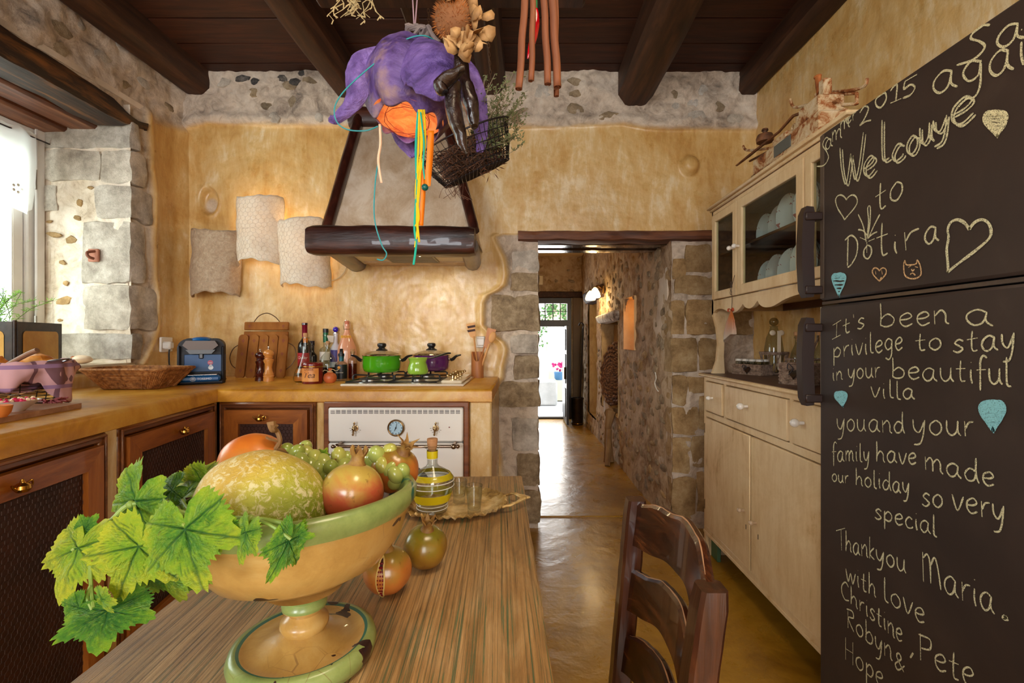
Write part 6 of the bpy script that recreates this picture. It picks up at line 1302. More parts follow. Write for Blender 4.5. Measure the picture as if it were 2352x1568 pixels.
# petiole pixel, tip pixel, depth, depth change at tip, width scale, roll
for k, (ax, ay, tx, ty, Y, dY, wsc, roll) in enumerate(((180, 1258, 130, 1392, .50, -.02, 1.1, .2), (318, 1255, 262, 1388, .47, -.01, 1.05, -.3), (425, 1215, 445, 1368, .455, -.015, 1.12, .12), (248, 1402, 232, 1500, .47, -.02, 1.5, -.25), (418, 1140, 372, 1120, .60, .03, 1.3, .5),
        (310, 1150, 262, 1285, .53, .0, 1.0, .3), (565, 1222, 545, 1300, .452, -.005, 1.0, .5), (664, 1242, 622, 1345, .455, -.015, .62, -.75), (405, 1100, 448, 1078, .66, .03, .9, -.2), (232, 1375, 262, 1385, .46, -.01, .8, .5), (352, 1310, 330, 1378, .52, .02, 1.2, -.5), (470, 1115, 440, 1165, .62, .02, 1.0, -.4),
        (672, 1232, 722, 1228, .462, 0, .8, .2), (742, 1045, 750, 1028, .72, .0, 1.0, .2), (180, 1395, 140, 1440, .47, 0, .9, -.2), (395, 1290, 412, 1392, .50, .01, 1.0, .1), (352, 1190, 300, 1240, .55, .0, .9, .6), (395, 1125, 345, 1165, .59, .0, 1.0, .3), (195, 1215, 220, 1180, .51, .0, .9, .3), (505, 1215, 500, 1275, .458, 0, 1.0, -.2))):
    p0, p1 = P(ax, ay, Y), P(tx, ty, Y+dY); d = p1-p0; L_ = d.length; yv = d.normalized(); view = Vector((0, -1, .35)); nz = (view-yv*view.dot(yv)).normalized(); nz = Matrix.Rotation(roll, 3, yv) @ nz; xv = yv.cross(nz)
    o = bpy.data.objects.new('leaf', LM[k % 3]); C.objects.link(o); o.parent = vn
    o.matrix_local = Matrix.Translation(p0-vl) @ Matrix((xv, yv, nz)).transposed().to_4x4() @ Matrix.Diagonal((L_*wsc, L_, L_, 1))
mb = MB(); vg = pm('green vine cane', [(110, 140, 50), (150, 170, 80)], 20, rough=.5)
mb.tube(catmull([P(690, 1215, .47), P(640, 1200, .465), P(575, 1192, .47), P(480, 1190, .50), P(420, 1178, .53), P(370, 1160, .53), P(300, 1158, .53), P(255, 1195, .52), P(205, 1232, .51), P(165, 1265, .50)], 6), [.0026, .003, .0032, .0028, .0026, .0018], 8)
for a_, b_, c2 in (((205, 1232, .51), (208, 1330, .485), (215, 1395, .47)), ((310, 1160, .53), (310, 1200, .50), (312, 1250, .485)), ((410, 1135, .60), (430, 1165, .56), (450, 1185, .53)), ((208, 1345, .48), (200, 1370, .475), (212, 1400, .47)), ((575, 1192, .47), (620, 1205, .455), (668, 1238, .455)), ((480, 1190, .50), (450, 1192, .47), (420, 1205, .455))):
    mb.tube(catmull([P(*a_), P(*b_), P(*c2)], 5), .0017, 6)
for q in ((300, 1158, .53), (205, 1232, .51), (370, 1160, .53), (575, 1192, .47)): mb.ball(P(*q), .0045, 8, 6)
obj('cane', mb, vg, vn)
# ---- pomegranates on the table ----
pomegranate((-.170, .835, TZ+.0368), .0385, pm2, 'olive brown pomegranate resting on the table under the bowl rim', (.25, .15), .9, 4)
pomegranate((-.213, .752, TZ+.0355), .0375, pm3, 'split orange pomegranate showing its seeds on the table', (.1, .0), 1.0, 5, True)
# ---- tray ----
ty = thing('serving_tray', 'antique gilt metal oval tray with scalloped embossed rim and handles', 'tray', (-.165, 1.135, TZ), .03)
t = NT('antique gilt'); v = t.coord(kind='Object'); t.set(color=t.ramp(t.noise(v, 16, 8, .7), [(.36, srgb(120, 84, 36)), (.5, srgb(206, 168, 100)), (.64, srgb(240, 216, 164))]), rough=.38, metal=.35); t.bump(t.noise(v, 70, 6), .6, .004); gilt = t.m
mb = MB(); nA = 144; prof_ = [(0, .004, 0), (.60, .004, 0), (.70, .003, 0), (.74, .006, 0), (.82, .010, 1), (.90, .013, 1), (.965, .017, 1), (1.0, .016, 1), (.985, .013, 1), (.80, .005, 0), (0, .001, 0)]; vs_ = []
for (f, z, e) in prof_:
    for k in range(nA):
        a = 2*PI*k/nA; sc_ = 1+.022*abs(math.sin(a*9))*e*f; em_ = (.0034*math.sin(a*46+f*34)+.0016*math.sin(a*23))*e; vs_.append((.128*f*sc_*math.cos(a), .108*f*sc_*math.sin(a), z+em_))
mb.add(vs_, [(i*nA+k, i*nA+(k+1) % nA, (i+1)*nA+(k+1) % nA, (i+1)*nA+k) for i in range(len(prof_)-1) for k in range(nA)]); obj('dish', mb, gilt, ty, world=False, ang=70)
for s_ in (-1, 1):
    mb = MB(); mb.tube(catmull([(s_*.118, -.045, .014), (s_*.142, -.040, .020), (s_*.160, -.022, .022), (s_*.170, -.006, .023), (s_*.160, .012, .022), (s_*.143, .034, .020), (s_*.118, .042, .014)], 6), [.006, .004, .005, .008, .005, .004, .006], 8, flat=.7).wobble(.002, 60)
    mb.ball((s_*.172, -.004, .023), (.014, .008, .004), 10, 6); obj('handle', mb, gilt, ty, world=False)
gl2 = glass('decanter glass', (248, 250, 248)); yel = solid('yellow painted band', (216, 196, 20), .35)
dc = thing('decanter', 'ribbed glass decanter with yellow bands and a cork on the tray', 'decanter', (-.207, 1.095, TZ+.0045)); prof = [(0, .002), (.030, 0), (.034, .003), (.034, .008), (.032, .011), (.035, .014), (.035, .019), (.033, .022), (.038, .026), (.044, .044), (.047, .052), (.0465, .058), (.049, .064), (.048, .072), (.049, .078), (.042, .088), (.028, .097), (.015, .104), (.012, .110), (.0115, .136), (.013, .145), (.018, .1475), (.018, .150), (.012, .1515), (.0100, .150), (.0095, .112), (.012, .106), (.040, .085), (.0445, .074), (.043, .055), (.034, .028), (.029, .006), (0, .006)]
mb = MB(); mb.lathe(prof, 48); obj('glass', mb, gl2, dc, world=False, ang=60)
for n_, pr in (('yellow_band', [(.0395, .0265), (.0455, .046)]), ('yellow_band', [(.0485, .0785), (.0405, .0895)]), ('neck_band', [(.0124, .123), (.0128, .140)])):
    mb = MB(); mb.lathe(pr, 48, cap=False); obj(n_, mb, yel, dc, world=False)
mb = MB(); mb.lathe([(0, .138), (.0090, .138), (.0115, .155), (.0125, .166), (.0115, .168), (0, .168)], 24); obj('cork', mb, G['cork'], dc, world=False)
wht = solid('white thread line', (236, 236, 230), .4); mb = MB()
for z in (.0195, .0115): mb.tube([(.0355*math.cos(a), .0355*math.sin(a), z) for a in np.linspace(0, 2*PI, 41)[:-1]], .0008, 5, closed=True)
for z in (.061, .073): mb.tube([(.0495*math.cos(a), .0495*math.sin(a), z) for a in np.linspace(0, 2*PI, 41)[:-1]], .0010, 5, closed=True)
mb.tube([(.0118*math.cos(a), .0118*math.sin(a), .122) for a in np.linspace(0, 2*PI, 25)[:-1]], .0006, 5, closed=True); obj('glass_threads', mb, wht, dc, world=False)
for px, Yg, h_, lb in ((1055, 1.155, .054, 'small clear shot glass next to the decanter, farther back'), (1089, 1.07, .068, 'taller clear shot glass near the tray handle')):
    g_ = thing('shot_glass', lb, 'glass', (P(px, 0, Yg).x, Yg, TZ+.0045)); mb = MB(); mb.lathe([(0, 0), (.014, 0), (.0145, .002), (.0150, .014), (.0192, h_), (.0180, h_), (.0138, .017), (.012, .014), (0, .013)], 32); obj('glass', mb, gl2, g_, world=False, ang=50)
    mb = MB(); mb.tube([(.0186*math.cos(a), .0186*math.sin(a), h_) for a in np.linspace(0, 2*PI, 33)[:-1]], .0007, 5, closed=True); obj('rim', mb, gl2, g_, world=False)
# ================= chair =================
ch_ = thing('dining_chair', 'dark red brown ladder-back chair with wavy worn slats', 'chair', (.05, .78, 0))
def post(top, bot, name, half=.0195):
    mb = MB(); T, Bt = Vector(top), Vector(bot); N = 16; vs_ = []
    for i in range(N+1):
        f_ = i/N; p = T.lerp(Bt, f_); s_ = half*(1-.12*(i == 0)); b = half*.25; w1 = .0012*mnoise.noise(Vector((i*.9, 1, half*90)))
        for x, y in ((-s_, -s_+b), (-s_+b, -s_), (s_-b, -s_), (s_, -s_+b), (s_, s_-b), (s_-b, s_), (-s_+b, s_), (-s_, s_-b)): vs_.append(p+Vector((x+w1, y+w1, 0)))
    mb.add(vs_, [(i*8+k, i*8+(k+1) % 8, (i+1)*8+(k+1) % 8, (i+1)*8+k) for i in range(N) for k in range(8)]+[tuple(range(8)), tuple(N*8+k for k in range(8))]); return mb
far_t, far_b = Vector((.228, .950, .822)), Vector((.195, .955, .43)); nr_t, nr_b = Vector((.246, .617, .820)), Vector((.190, .612, .43))
t = NT('worn chair post'); v = t.coord(); t2 = t.noise(t.coord((9, 9, 1)), 3, 6, .6, 1); t.set(color=t.mix(t.ramp(t.noise(v, 30, 6, .75, 1), [(.66, B(0)), (.71, B(.8))]), t.ramp(t2, [(.3, srgb(32, 14, 8)), (.5, srgb(56, 26, 13)), (.7, srgb(84, 44, 22))]), srgb(150, 112, 92)), rough=.28, coat=.3); t.bump(t2, .3, .003); cpm = t.m
obj('post', post(far_t, far_b, ''), cpm, ch_); obj('post', post(nr_t, nr_b, ''), cpm, ch_)
for a, b in ((far_b, Vector((.18, .955, 0))), (nr_b, Vector((.17, .612, 0)))): mb = post(a, b, ''); obj('leg', mb, cpm, ch_)
for y in (.955, .612): obj('leg', post((-.19, y, .46), (-.19, y, 0), ''), cpm, ch_)
def slat(f0, f1, h0, seed):
    mb = MB(); N = 40; vs_ = []; rowp = []
    for i in range(N+1):
        s_ = i/N; f_ = f0+(f1-f0)*s_; p = (far_t.lerp(far_b, f0)).lerp(nr_t.lerp(nr_b, f1), s_); bow = .030*math.sin(PI*s_)
        arch_ = .030*math.sin(PI*s_); wv = .003*math.sin(s_*10+seed)+.0016*math.sin(s_*24+seed*2)+.002*mnoise.noise(Vector((s_*14, seed, 0)))
        wv2 = .003*math.sin(s_*9+seed+1)+.0016*math.sin(s_*21)
        zt = p.z+h0/2+arch_+wv; zb = p.z-h0/2+arch_*.6+wv2+.010*math.sin(PI*s_)
        x = p.x+bow
        for dx, z in ((-.009, zb+.003), (-.009, zt-.005), (-.004, zt), (.004, zt), (.009, zt-.005), (.009, zb+.003), (0, zb)): vs_.append((x+dx+(z-p.z)*.12, p.y, z))
    mb.add(vs_, [(i*7+k, i*7+(k+1) % 7, (i+1)*7+(k+1) % 7, (i+1)*7+k) for i in range(N) for k in range(7)]+[tuple(range(7)), tuple(N*7+k for k in range(7))]); return mb
t = NT('worn slat wood'); v = t.coord(); gg = t.noise(t.coord((9, 1.5, 9)), 3.2, 6, .65, 1.2); t.set(color=t.ramp(gg, [(.30, srgb(24, 12, 8)), (.5, srgb(58, 27, 12)), (.72, srgb(110, 60, 28))]), rough=.26, coat=.35); t.bump(gg, .3, .003); csm = t.m
edg = solid('bare worn edge', (176, 130, 92), .6)
for f_, h_, sd_ in ((.140, .086, 1), (.46, .080, 3), (.78, .080, 5)):
    s_ = obj('slat', slat(f_, f_-.03, h_, sd_), csm, ch_)
    mb = slat(f_, f_-.03, h_, sd_); top = [mb.v[i*7+2] for i in range(3, 38)]; mb2 = MB(); mb2.tube([p+Vector((.0005, 0, .0002)) for p in top], [.0003, .0012, .0006, .0015, .0008, .0012, .0004], 6); obj('worn_edge', mb2, edg, s_)
mb = MB(); mb.box(-.205, .205, .60, .97, .415, .445, bev=.012); obj('seat', mb, pm('rush seat', [(120, 90, 50), (160, 128, 80)], 50, rough=.8, bump=.6), ch_)
for z in (.15, .28):
    mb = MB(); mb.tube([(-.19, .612, z), (.178, .612, z)], .011, 8); obj('stretcher', mb, cpm, ch_); mb = MB(); mb.tube([(-.19, .955, z), (.178, .955, z)], .011, 8); obj('stretcher', mb, cpm, ch_)
# ================= dresser =================
t = NT('aged cream paint'); v = t.coord(kind='World'); v2 = t.coord((5, 5, 1), 'World')
pc_ = t.ramp(t.math('ADD', t.math('MULTIPLY', t.noise(v, 3.4, 8, .7, .6), .6), t.math('MULTIPLY', t.noise(v2, 5, 6, .7), .4)), [(.33, srgb(170, 128, 78)), (.43, srgb(208, 176, 130)), (.56, srgb(222, 196, 154)), (.7, srgb(228, 206, 168))])
t.set(color=pc_, rough=.5); t.bump(t.noise(v, 60, 5), .15, .003); crm = t.m
HX = .970; HYn, HYf = 1.44, 2.53; HT = .964
dr = thing('dresser', 'aged cream painted dresser with glazed plate cupboard on top', 'dresser', (1.19, 1.98, 0))
def part(name, boxes, m, par, bev=.003, **kw):
    mb = MB()
    for b in boxes: mb.box(*b, bev=bev)
    return obj(name, mb, m, par, **kw)
dkw = wood_mat('dark worn shelf wood', [(52, 30, 18), (84, 52, 34), (108, 74, 50)], 'y', rough=.4, kind='World')
mb = MB(); mb.box(HX-.022, 1.385, HYn-.02, HYf+.03, HT-.018, HT-.002, bev=.006); top_ = obj('top', mb, crm, dr); part('top_surface', [(HX-.005, 1.384, HYn-.01, HYf+.02, HT-.003, HT)], dkw, top_, bev=0)
part('side_panel', [(HX+.004, 1.38, HYf-.02, HYf, 0, HT-.018)], crm, dr); part('side_panel', [(HX+.004, 1.38, HYn, HYn+.02, 0, HT-.018)], crm, dr)
part('back_panel', [(1.37, 1.38, HYn, HYf, .1, HT-.018)], crm, dr)
part('face_frame', [(HX, HX+.02, HYf-.026, HYf, 0, HT-.018), (HX, HX+.02, HYn, HYn+.026, 0, HT-.018), (HX, HX+.02, HYn, HYf, HT-.040, HT-.018), (HX, HX+.02, HYn, HYf, .735, .765), (HX, HX+.02, HYn, HYf, .116, .160), (HX, HX+.02, 2.262, 2.288, .76, .93), (HX, HX+.02, 1.700, 1.726, .76, .93)], crm, dr)
part('plinth_edge', [(HX-.004, HX+.0, HYn, HYf, .120, .135)], crm, dr, bev=.001)
part('foot', [(HX+.03, HX+.05, HYf-.10, HYf-.02, 0, .12)], solid('green foot paint', (70, 104, 72), .6), dr)
porc = solid('white porcelain', (226, 220, 212), .12, coat=.6); brs = solid('worn metal rose', (120, 90, 50), .4, metal=.8)
def knob(par, y, z, r_=.014, x=HX-.004, m=None):
    mb = MB(); R_ = Matrix.Rotation(-PI/2, 4, 'Y'); mb.lathe([(.006, 0), (.006, r_*1.2), (r_*.62, r_*1.3)]+[(r_*math.sin(q), r_*(2.05-math.cos(q))) for q in np.linspace(.7, PI, 8)], 18, (x, y, z), R_); k = obj('knob', mb, m or porc, par)
    if m is None: mb = MB(); mb.lathe([(.013, 0), (.012, .003), (0, .003)], 14, (x+.001, y, z), R_); obj('rose', mb, brs, k) if par.parent is None else None
for y0, y1, yk in ((2.292, 2.500, 2.40), (1.730, 2.258, 2.03), (1.470, 1.696, 1.625)):
    d = part('drawer', [(HX-.006, HX+.012, y0, y1, .770, .922)], crm, dr); knob(d, yk, .855-.0 if y0 < 2 else .845, .015 if y0 < 2.2 else .011, HX-.006)
for y0, y1, yk, zk in ((2.018, 2.502, 2.05+.01, .36), (1.468, 2.000, 1.955, .325)):
    d = part('door', [(HX-.006, HX+.012, y0, y1, .163, .732)], crm, dr); knob(d, yk, .40 if y0 > 2 else .385, .010, HX-.006, solid('mottled glass knob', (186, 160, 132), .15, coat=.5))
    part('keyhole', [(HX-.0068, HX-.005, yk-.004-.015, yk+.000-.015, .325, .345)], solid('keyhole black', (20, 16, 14), .6), d, bev=0)
part('cover_strip', [(HX-.012, HX-.004, 2.000, 2.016, .163, .735)], crm, dr)
for z in (.25, .65): part('hinge', [(HX-.008, HX-.003, 2.500, 2.506, z, z+.05)], brs, dr, bev=.001)
# upper cupboard
UX, UZ0, UZ1, UN, UF = 1.00, 1.345, 1.822, 1.44, 2.50
part('cornice', [(UX-.022, 1.38, UN-.01, UF+.022, UZ1, UZ1+.014), (UX-.010, 1.38, UN, UF+.010, UZ1-.014, UZ1)], crm, dr, bev=.005)
part('cupboard_side', [(UX, 1.375, UF-.018, UF, 1.29, UZ1)], crm, dr); part('cupboard_side', [(UX, 1.375, UN, UN+.018, 1.29, UZ1)], crm, dr)
part('cupboard_floor', [(UX, 1.375, UN, UF, UZ0-.018, UZ0)], crm, dr); part('cupboard_back', [(1.365, 1.375, UN, UF, 1.29, UZ1)], dkw, dr); part('cupboard_roof', [(UX, 1.375, UN, UF, UZ1-.02, UZ1-.005)], dkw, dr)
part('shelf', [(UX+.03, 1.365, UN+.018, UF-.018, 1.575, 1.588)], dkw, dr)
part('cupboard_lining', [(UX+.022, 1.364, UN+.019, UN+.024, UZ0, UZ1-.02), (UX+.022, 1.364, UF-.024, UF-.019, UZ0, UZ1-.02), (UX+.022, 1.364, UN+.02, UF-.02, UZ0, UZ0+.004)], dkw, dr, bev=0)
part('cupboard_frame', [(UX, UX+.02, UF-.022, UF, UZ0-.02, UZ1-.012), (UX, UX+.02, UN, UN+.022, UZ0-.02, UZ1-.012), (UX, UX+.02, UN, UF, UZ1-.036, UZ1-.012), (UX, UX+.02, UN, UF, UZ0-.02, UZ0-.002)], crm, dr)
gls = pane('cupboard glass', (240, 244, 240), .05)
for y0, y1, yk in ((2.196, 2.476, 2.212), (1.672, 2.188, 2.172), (1.464, 1.664, None)):
    z0, z1 = UZ0+.002, UZ1-.038; s_ = .046 if y1-y0 > .4 else .040
    d = part('glazed_door', [(UX-.010, UX+.010, y0, y0+s_, z0, z1), (UX-.010, UX+.010, y1-s_, y1, z0, z1), (UX-.010, UX+.010, y0, y1, z0, z0+s_), (UX-.010, UX+.010, y0, y1, z1-s_, z1)], crm, dr)
    part('pane', [(UX-.001, UX+.001, y0+s_, y1-s_, z0+s_, z1-s_)], gls, d, bev=0)
    if yk: knob(d, yk+(.006 if y0 > 2.19 else -.006), 1.568, .011, UX-.010, porc)
# scalloped apron
zt, pts = UZ0-.016, []
ap = [(2.50, 1.262), (2.47, 1.285), (2.42, 1.297), (2.36, 1.292), (2.29, 1.273), (2.24, 1.268), (2.20, 1.275), (2.165, 1.292), (2.150, 1.302), (2.13, 1.287), (2.10, 1.279), (2.08, 1.278), (2.05, 1.285), (2.025, 1.300), (2.015, 1.305), (2.0, 1.290), (1.97, 1.277), (1.93, 1.272), (1.88, 1.276), (1.80, 1.295), (1.70, 1.305), (1.60, 1.302), (1.52, 1.285), (1.44, 1.262)]
ys_ = catmull([(0, a, b) for a, b in ap], 4)
mb = MB()
for a, b in zip(ys_[:-1], ys_[1:]):
    mb.add([(UX, a.y, a.z), (UX, b.y, b.z), (UX, b.y, zt), (UX, a.y, zt), (UX+.018, a.y, a.z), (UX+.018, b.y, b.z), (UX+.018, b.y, zt), (UX+.018, a.y, zt)], [(0, 1, 2, 3), (7, 6, 5, 4), (0, 4, 5, 1), (3, 2, 6, 7)])
obj('apron', mb, crm, dr)
for y in (UF-.02, UN+.005):
    mb = MB(); C_ = [(UX+.0, 1.34), (UX+.0, 1.27), (UX+.018, 1.20), (UX+.026, 1.12), (UX+.018, 1.03), (UX-.005, HT), (UX+.06, HT), (UX+.055, 1.05), (UX+.058, 1.15), (UX+.075, 1.24), (UX+.11, 1.29), (UX+.11, 1.34)]
    mb.prism([(a, b) for a, b in C_], 'y', y, y+.02); obj('bracket', mb, crm, dr)
# plates standing in the cupboard
plm_ = NT('flowered china'); v = plm_.coord(); sx = plm_.node('ShaderNodeSeparateXYZ'); plm_.link(v, sx.inputs[0]); rr_ = plm_.math('SQRT', plm_.math('ADD', plm_.math('MULTIPLY', sx.outputs[0], sx.outputs[0]), plm_.math('MULTIPLY', sx.outputs[1], sx.outputs[1])))
fl = plm_.math('MULTIPLY', plm_.math('GREATER_THAN', plm_.noise(v, 34, 3), .63), plm_.math('GREATER_THAN', rr_, .045)); plm_.set(color=plm_.mix(fl, srgb(222, 224, 226), srgb(176, 108, 108)), rough=.15, coat=.5)
mb = MB(); mb.lathe([(0, .004), (.050, .004), (.058, .008), (.088, .018), (.0925, .020), (.0925, .018), (.056, .003), (.05, 0), (0, 0)], 40); plate_me = mb.mesh('plate'); plate_me.materials.append(plm_.m)
def plate_at(x, y, z, sc_, lab, grp):
    o = bpy.data.objects.new('plate', plate_me); C.objects.link(o); o.scale = (sc_,)*3; o.rotation_euler = Euler((0, -PI/2, 0)); o.location = (x, y, z+.0925*sc_); tag(o, lab, 'plate', grp)
for lvl, z, nm in ((0, 1.5885, 'upper shelf'), (1, UZ0+.0045, 'cupboard floor')):
    for g, (y, w_) in enumerate(((2.375, 'farthest from the fridge'), (2.205, 'in the middle'), (2.05, 'nearest the glass hinge'), (1.87, 'half hidden by the fridge handle'))):
        for k in range(3 if (g+lvl) % 2 else 4): plate_at(1.255-.036*g-.009*k, y-.004*k, z, (1.0 if lvl else .96)-.03*(k == 2), 'flowered white plate on the %s, in the stack %s' % (nm, w_), 'plates on the '+nm)
# key, ribbon and organza sachet hanging from the cupboard door
sch = thing('organza_sachet', 'orange and white organza sachet hanging from the cupboard key', 'sachet', (UX-.02, 2.215, 1.27))
org = pane('organza', (226, 200, 170), .0); t = NT('organza'); v = t.coord(kind='World'); sx = t.node('ShaderNodeSeparateXYZ'); t.link(v, sx.inputs[0]); t.set(color=t.ramp(t.math('SUBTRACT', sx.outputs[2], .85), [(.30, srgb(200, 184, 168)), (.40, srgb(206, 112, 44))]), rough=.6, alpha=.75); 
mb = MB(); c0 = Vector((UX-.022, 2.215, 1.275)); n = 28; vs_ = []
for j, (z, rr2) in enumerate(((0, .006), (-.02, .016), (-.05, .032), (-.085, .045), (-.11, .052), (-.125, .050))):
    for k in range(n): a = 2*PI*k/n; q = 1+.12*math.sin(a*6+j); vs_.append(c0+Vector((rr2*.28*q*math.cos(a), rr2*1.15*q*math.sin(a)+.012*j*.4, z-(.022*math.sin(a)*(j == 5)))))
mb.add(vs_, [(j*n+k, j*n+(k+1) % n, (j+1)*n+(k+1) % n, (j+1)*n+k) for j in range(5) for k in range(n)]+[tuple(5*n+k for k in range(n))]); obj('bag', mb, t.m, sch)
mb = MB()
for s_ in (-1, 1): mb.tube(catmull([c0, c0+Vector((-.004, s_*.02, .012)), c0+Vector((-.004, s_*.028, .0)), c0+Vector((0, s_*.01, -.003))], 4), .004, 6, flat=.4)
obj('bow', mb, solid('rust orange ribbon', (176, 64, 26), .6), sch)
mb = MB(); mb.tube(catmull([c0, c0+Vector((.002, -.002, .06)), c0+Vector((0, .002, .10)), (UX-.012, 2.205, 1.44)], 6), .0014, 5)
for dz in (.085, .105, .125): mb.tube([c0+Vector((-.003, .008*math.cos(a), dz+.010*math.sin(a))) for a in np.linspace(0, 2*PI, 13)[:-1]], .0013, 5, closed=True)
obj('cord', mb, solid('dark cord', (70, 50, 40), .6), sch)
# ---- baskets, jars and bottles on the dresser ----
wkm = pm('grey brown wicker', [(96, 74, 60), (142, 116, 98), (176, 150, 130)], 70, rough=.8, bump=.6)
def wicker_box(name, label, c, rz, a, b, h, heart=True):
    t_ = thing(name, label, 'basket', c, rz); mb = MB(); nrow = int(h/.0065)
    for k in range(nrow):
        z = .004+k*.0065; pts = []
        for (p, q) in (((-a, -b), (a, -b)), ((a, -b), (a, b)), ((a, b), (-a, b)), ((-a, b), (-a, -b))):
            m_ = 14
            for i in range(m_): f_ = i/m_; x, y = p[0]+(q[0]-p[0])*f_, p[1]+(q[1]-p[1])*f_; nx, ny = (q[1]-p[1]), -(q[0]-p[0]); l = math.hypot(nx, ny); w_ = .0018*math.sin(i*PI+k*PI+PI/2); pts.append((x+nx/l*w_, y+ny/l*w_, z))
        mb.tube(pts, .0034, 4, closed=True)
    mb.box(-a, a, -b, b, 0, .004); obj('weave', mb, wkm, t_, world=False, smooth=False)
    if heart: mb = MB(); H_ = [(.016*math.sin(q)**3, .0009*(13*math.cos(q)-5*math.cos(2*q)-2*math.cos(3*q)-math.cos(4*q))) for q in np.linspace(0, 2*PI, 25)[:-1]]; mb.prism([(x*1.2+.01, z*1.4+h*.5) for x, z in H_], 'y', -b-.010, -b-.004); obj('heart', mb, solid('black glossy heart', (24, 18, 20), .15, coat=.5), t_, world=False); mb = MB(); mb.tube(catmull([(.01, -b-.008, h*.75), (-.01, -b-.01, h*.95), (-.012, -b-.01, h*.7), (.01, -b-.008, h*.72), (-.008, -b-.010, h*.45)], 4), .003, 5, flat=.5); obj('ribbon', mb, solid('dark grey ribbon', (60, 54, 58), .7), t_, world=False)
    return t_
gz = -PI/2+.42
wicker_box('wicker_basket', 'rectangular grey wicker basket with black heart holding white-capped jars', (1.165, 2.405, HT), gz, .085, .04, .052)
jg = glass('jar glass', (226, 230, 226)); wl_ = solid('white jar lid', (214, 208, 198), .3)
Rz = Matrix.Rotation(gz, 3, 'Z')
for k in range(8):
    o_ = Rz @ Vector((-.062+.041*(k % 4), -.018+.037*(k//4), 0)); j = thing('spice_jar', ('small white-lidded glass jar in the front row of the heart basket', 'small white-lidded glass jar in the back row of the heart basket')[k//4], 'jar', (1.165+o_.x, 2.405+o_.y, HT+.006), 0, 'spice jars in the heart basket')
    mb = MB(); mb.lathe([(0, 0), (.016, 0), (.0175, .004), (.0175, .056), (.014, .062)], 16); obj('glass', mb, jg, j, world=False); mb = MB(); mb.lathe([(.0178, .062), (.0178, .072), (0, .073)], 16); obj('lid', mb, wl_, j, world=False)
def wicker_tub(name, label, c, r0, r1, h):
    t_ = thing(name, label, 'basket', c); mb = MB(); n_ = 9
    for k in range(n_):
        a = 2*PI*k/n_
        for s_ in (-1, 1): mb.tube([(r0*math.cos(a), r0*math.sin(a), .003), (r1*math.cos(a+s_*.5), r1*math.sin(a+s_*.5), h)], .0026, 5)
    for z, rr2 in ((.004, r0), (h, r1), (h-.006, r1-.001)): mb.tube([(rr2*math.cos(a), rr2*math.sin(a), z) for a in np.linspace(0, 2*PI, 31)[:-1]], .0045, 5, closed=True)
    obj('lattice', mb, wkm, t_, world=False); return t_
c_ = Vector((1.295, 2.44, HT)); wicker_tub('wicker_holder', 'round open lattice wicker holder around the stoppered bottle', c_, .05, .066, .11)
b_ = thing('glass_bottle', 'clear round bottle with ball stopper and lace ribbon in lattice holder', 'bottle', c_+Vector((0, 0, .006))); mb = MB(); mb.lathe([(0, 0), (.04, 0), (.045, .01), (.045, .12), (.036, .18), (.022, .215), (.017, .235), (.022, .24)], 28); obj('glass', mb, jg, b_, world=False)
mb = MB(); mb.ball((0, 0, .262), .022, 18, 12); obj('stopper', mb, glass('smoky stopper', (210, 206, 190)), b_, world=False)
mb = MB(); mb.box(-.006, .010, -.048, -.044, .02, .215); mb.ball((.022, -.03, .205), (.016, .006, .014), 10, 6); mb.ball((-.022, -.03, .205), (.016, .006, .014), 10, 6); obj('lace_ribbon', mb, solid('cream lace', (226, 206, 176), .8), b_, world=False)
c2 = Vector((1.27, 2.09, HT)); w2 = thing('wicker_caddy', 'wicker bottle caddy with tall looped handle', 'basket', c2, -.3); mb = MB()
for z, a_ in ((.004, .075), (.03, .078), (.055, .08), (.09, .085)): mb.tube([(a_*math.cos(q)*1.15, a_*.6*math.sin(q), z) for q in np.linspace(0, 2*PI, 33)[:-1]], .004, 5, closed=True)
for k in range(16): q = k*PI/8; mb.tube([(.086*math.cos(q), .045*math.sin(q), 0), (.097*math.cos(q), .051*math.sin(q), .09)], .0022, 5)
hd_ = catmull([(0, -.048, .05), (-.012, -.03, .13), (-.030, 0, .19), (-.022, .0, .225), (.0, .0, .235), (.022, 0, .225), (.030, 0, .19), (.012, .0, .13), (.0, .048, .05)], 8); mb.tube([p+Vector((0, .004*math.sin(i*1.2), .003*math.cos(i*1.2))) for i, p in enumerate(hd_)], .005, 6)
obj('lattice', mb, wkm, w2, world=False)
for dx, lb in ((-.045, 'corked clear bottle in the wicker caddy, beside the stone pillar'), (.045, 'corked clear bottle in the wicker caddy, nearest the fridge')):
    o_ = Matrix.Rotation(-.3, 3, 'Z') @ Vector((dx, 0, 0)); b_ = thing('glass_bottle', lb, 'bottle', c2+o_+Vector((0, 0, .006))); mb = MB(); mb.lathe([(0, 0), (.032, 0), (.035, .006), (.035, .08), (.030, .115), (.016, .15), (.014, .175), (.019, .178), (.017, .186)], 24); obj('glass', mb, jg, b_, world=False)
    mb = MB(); mb.lathe([(0, .165), (.012, .165), (.013, .188), (.020, .190), (.020, .205), (0, .206)], 18); obj('cork', mb, G['cork'], b_, world=False)
wicker_box('wicker_basket', 'taller grey wicker basket with large black heart nearest the fridge', (1.10, 1.865, HT), -PI/2+.35, .06, .05, .088)
b_ = thing('silver_jar', 'small dark metal-banded jar between the two baskets', 'jar', (1.20, 2.06, HT)); mb = MB(); mb.lathe([(0, 0), (.022, 0), (.026, .01), (.026, .05), (.018, .06), (.018, .075), (0, .078)], 20); obj('jar', mb, solid('dark pewter', (84, 80, 84), .2, metal=.8), b_, world=False)
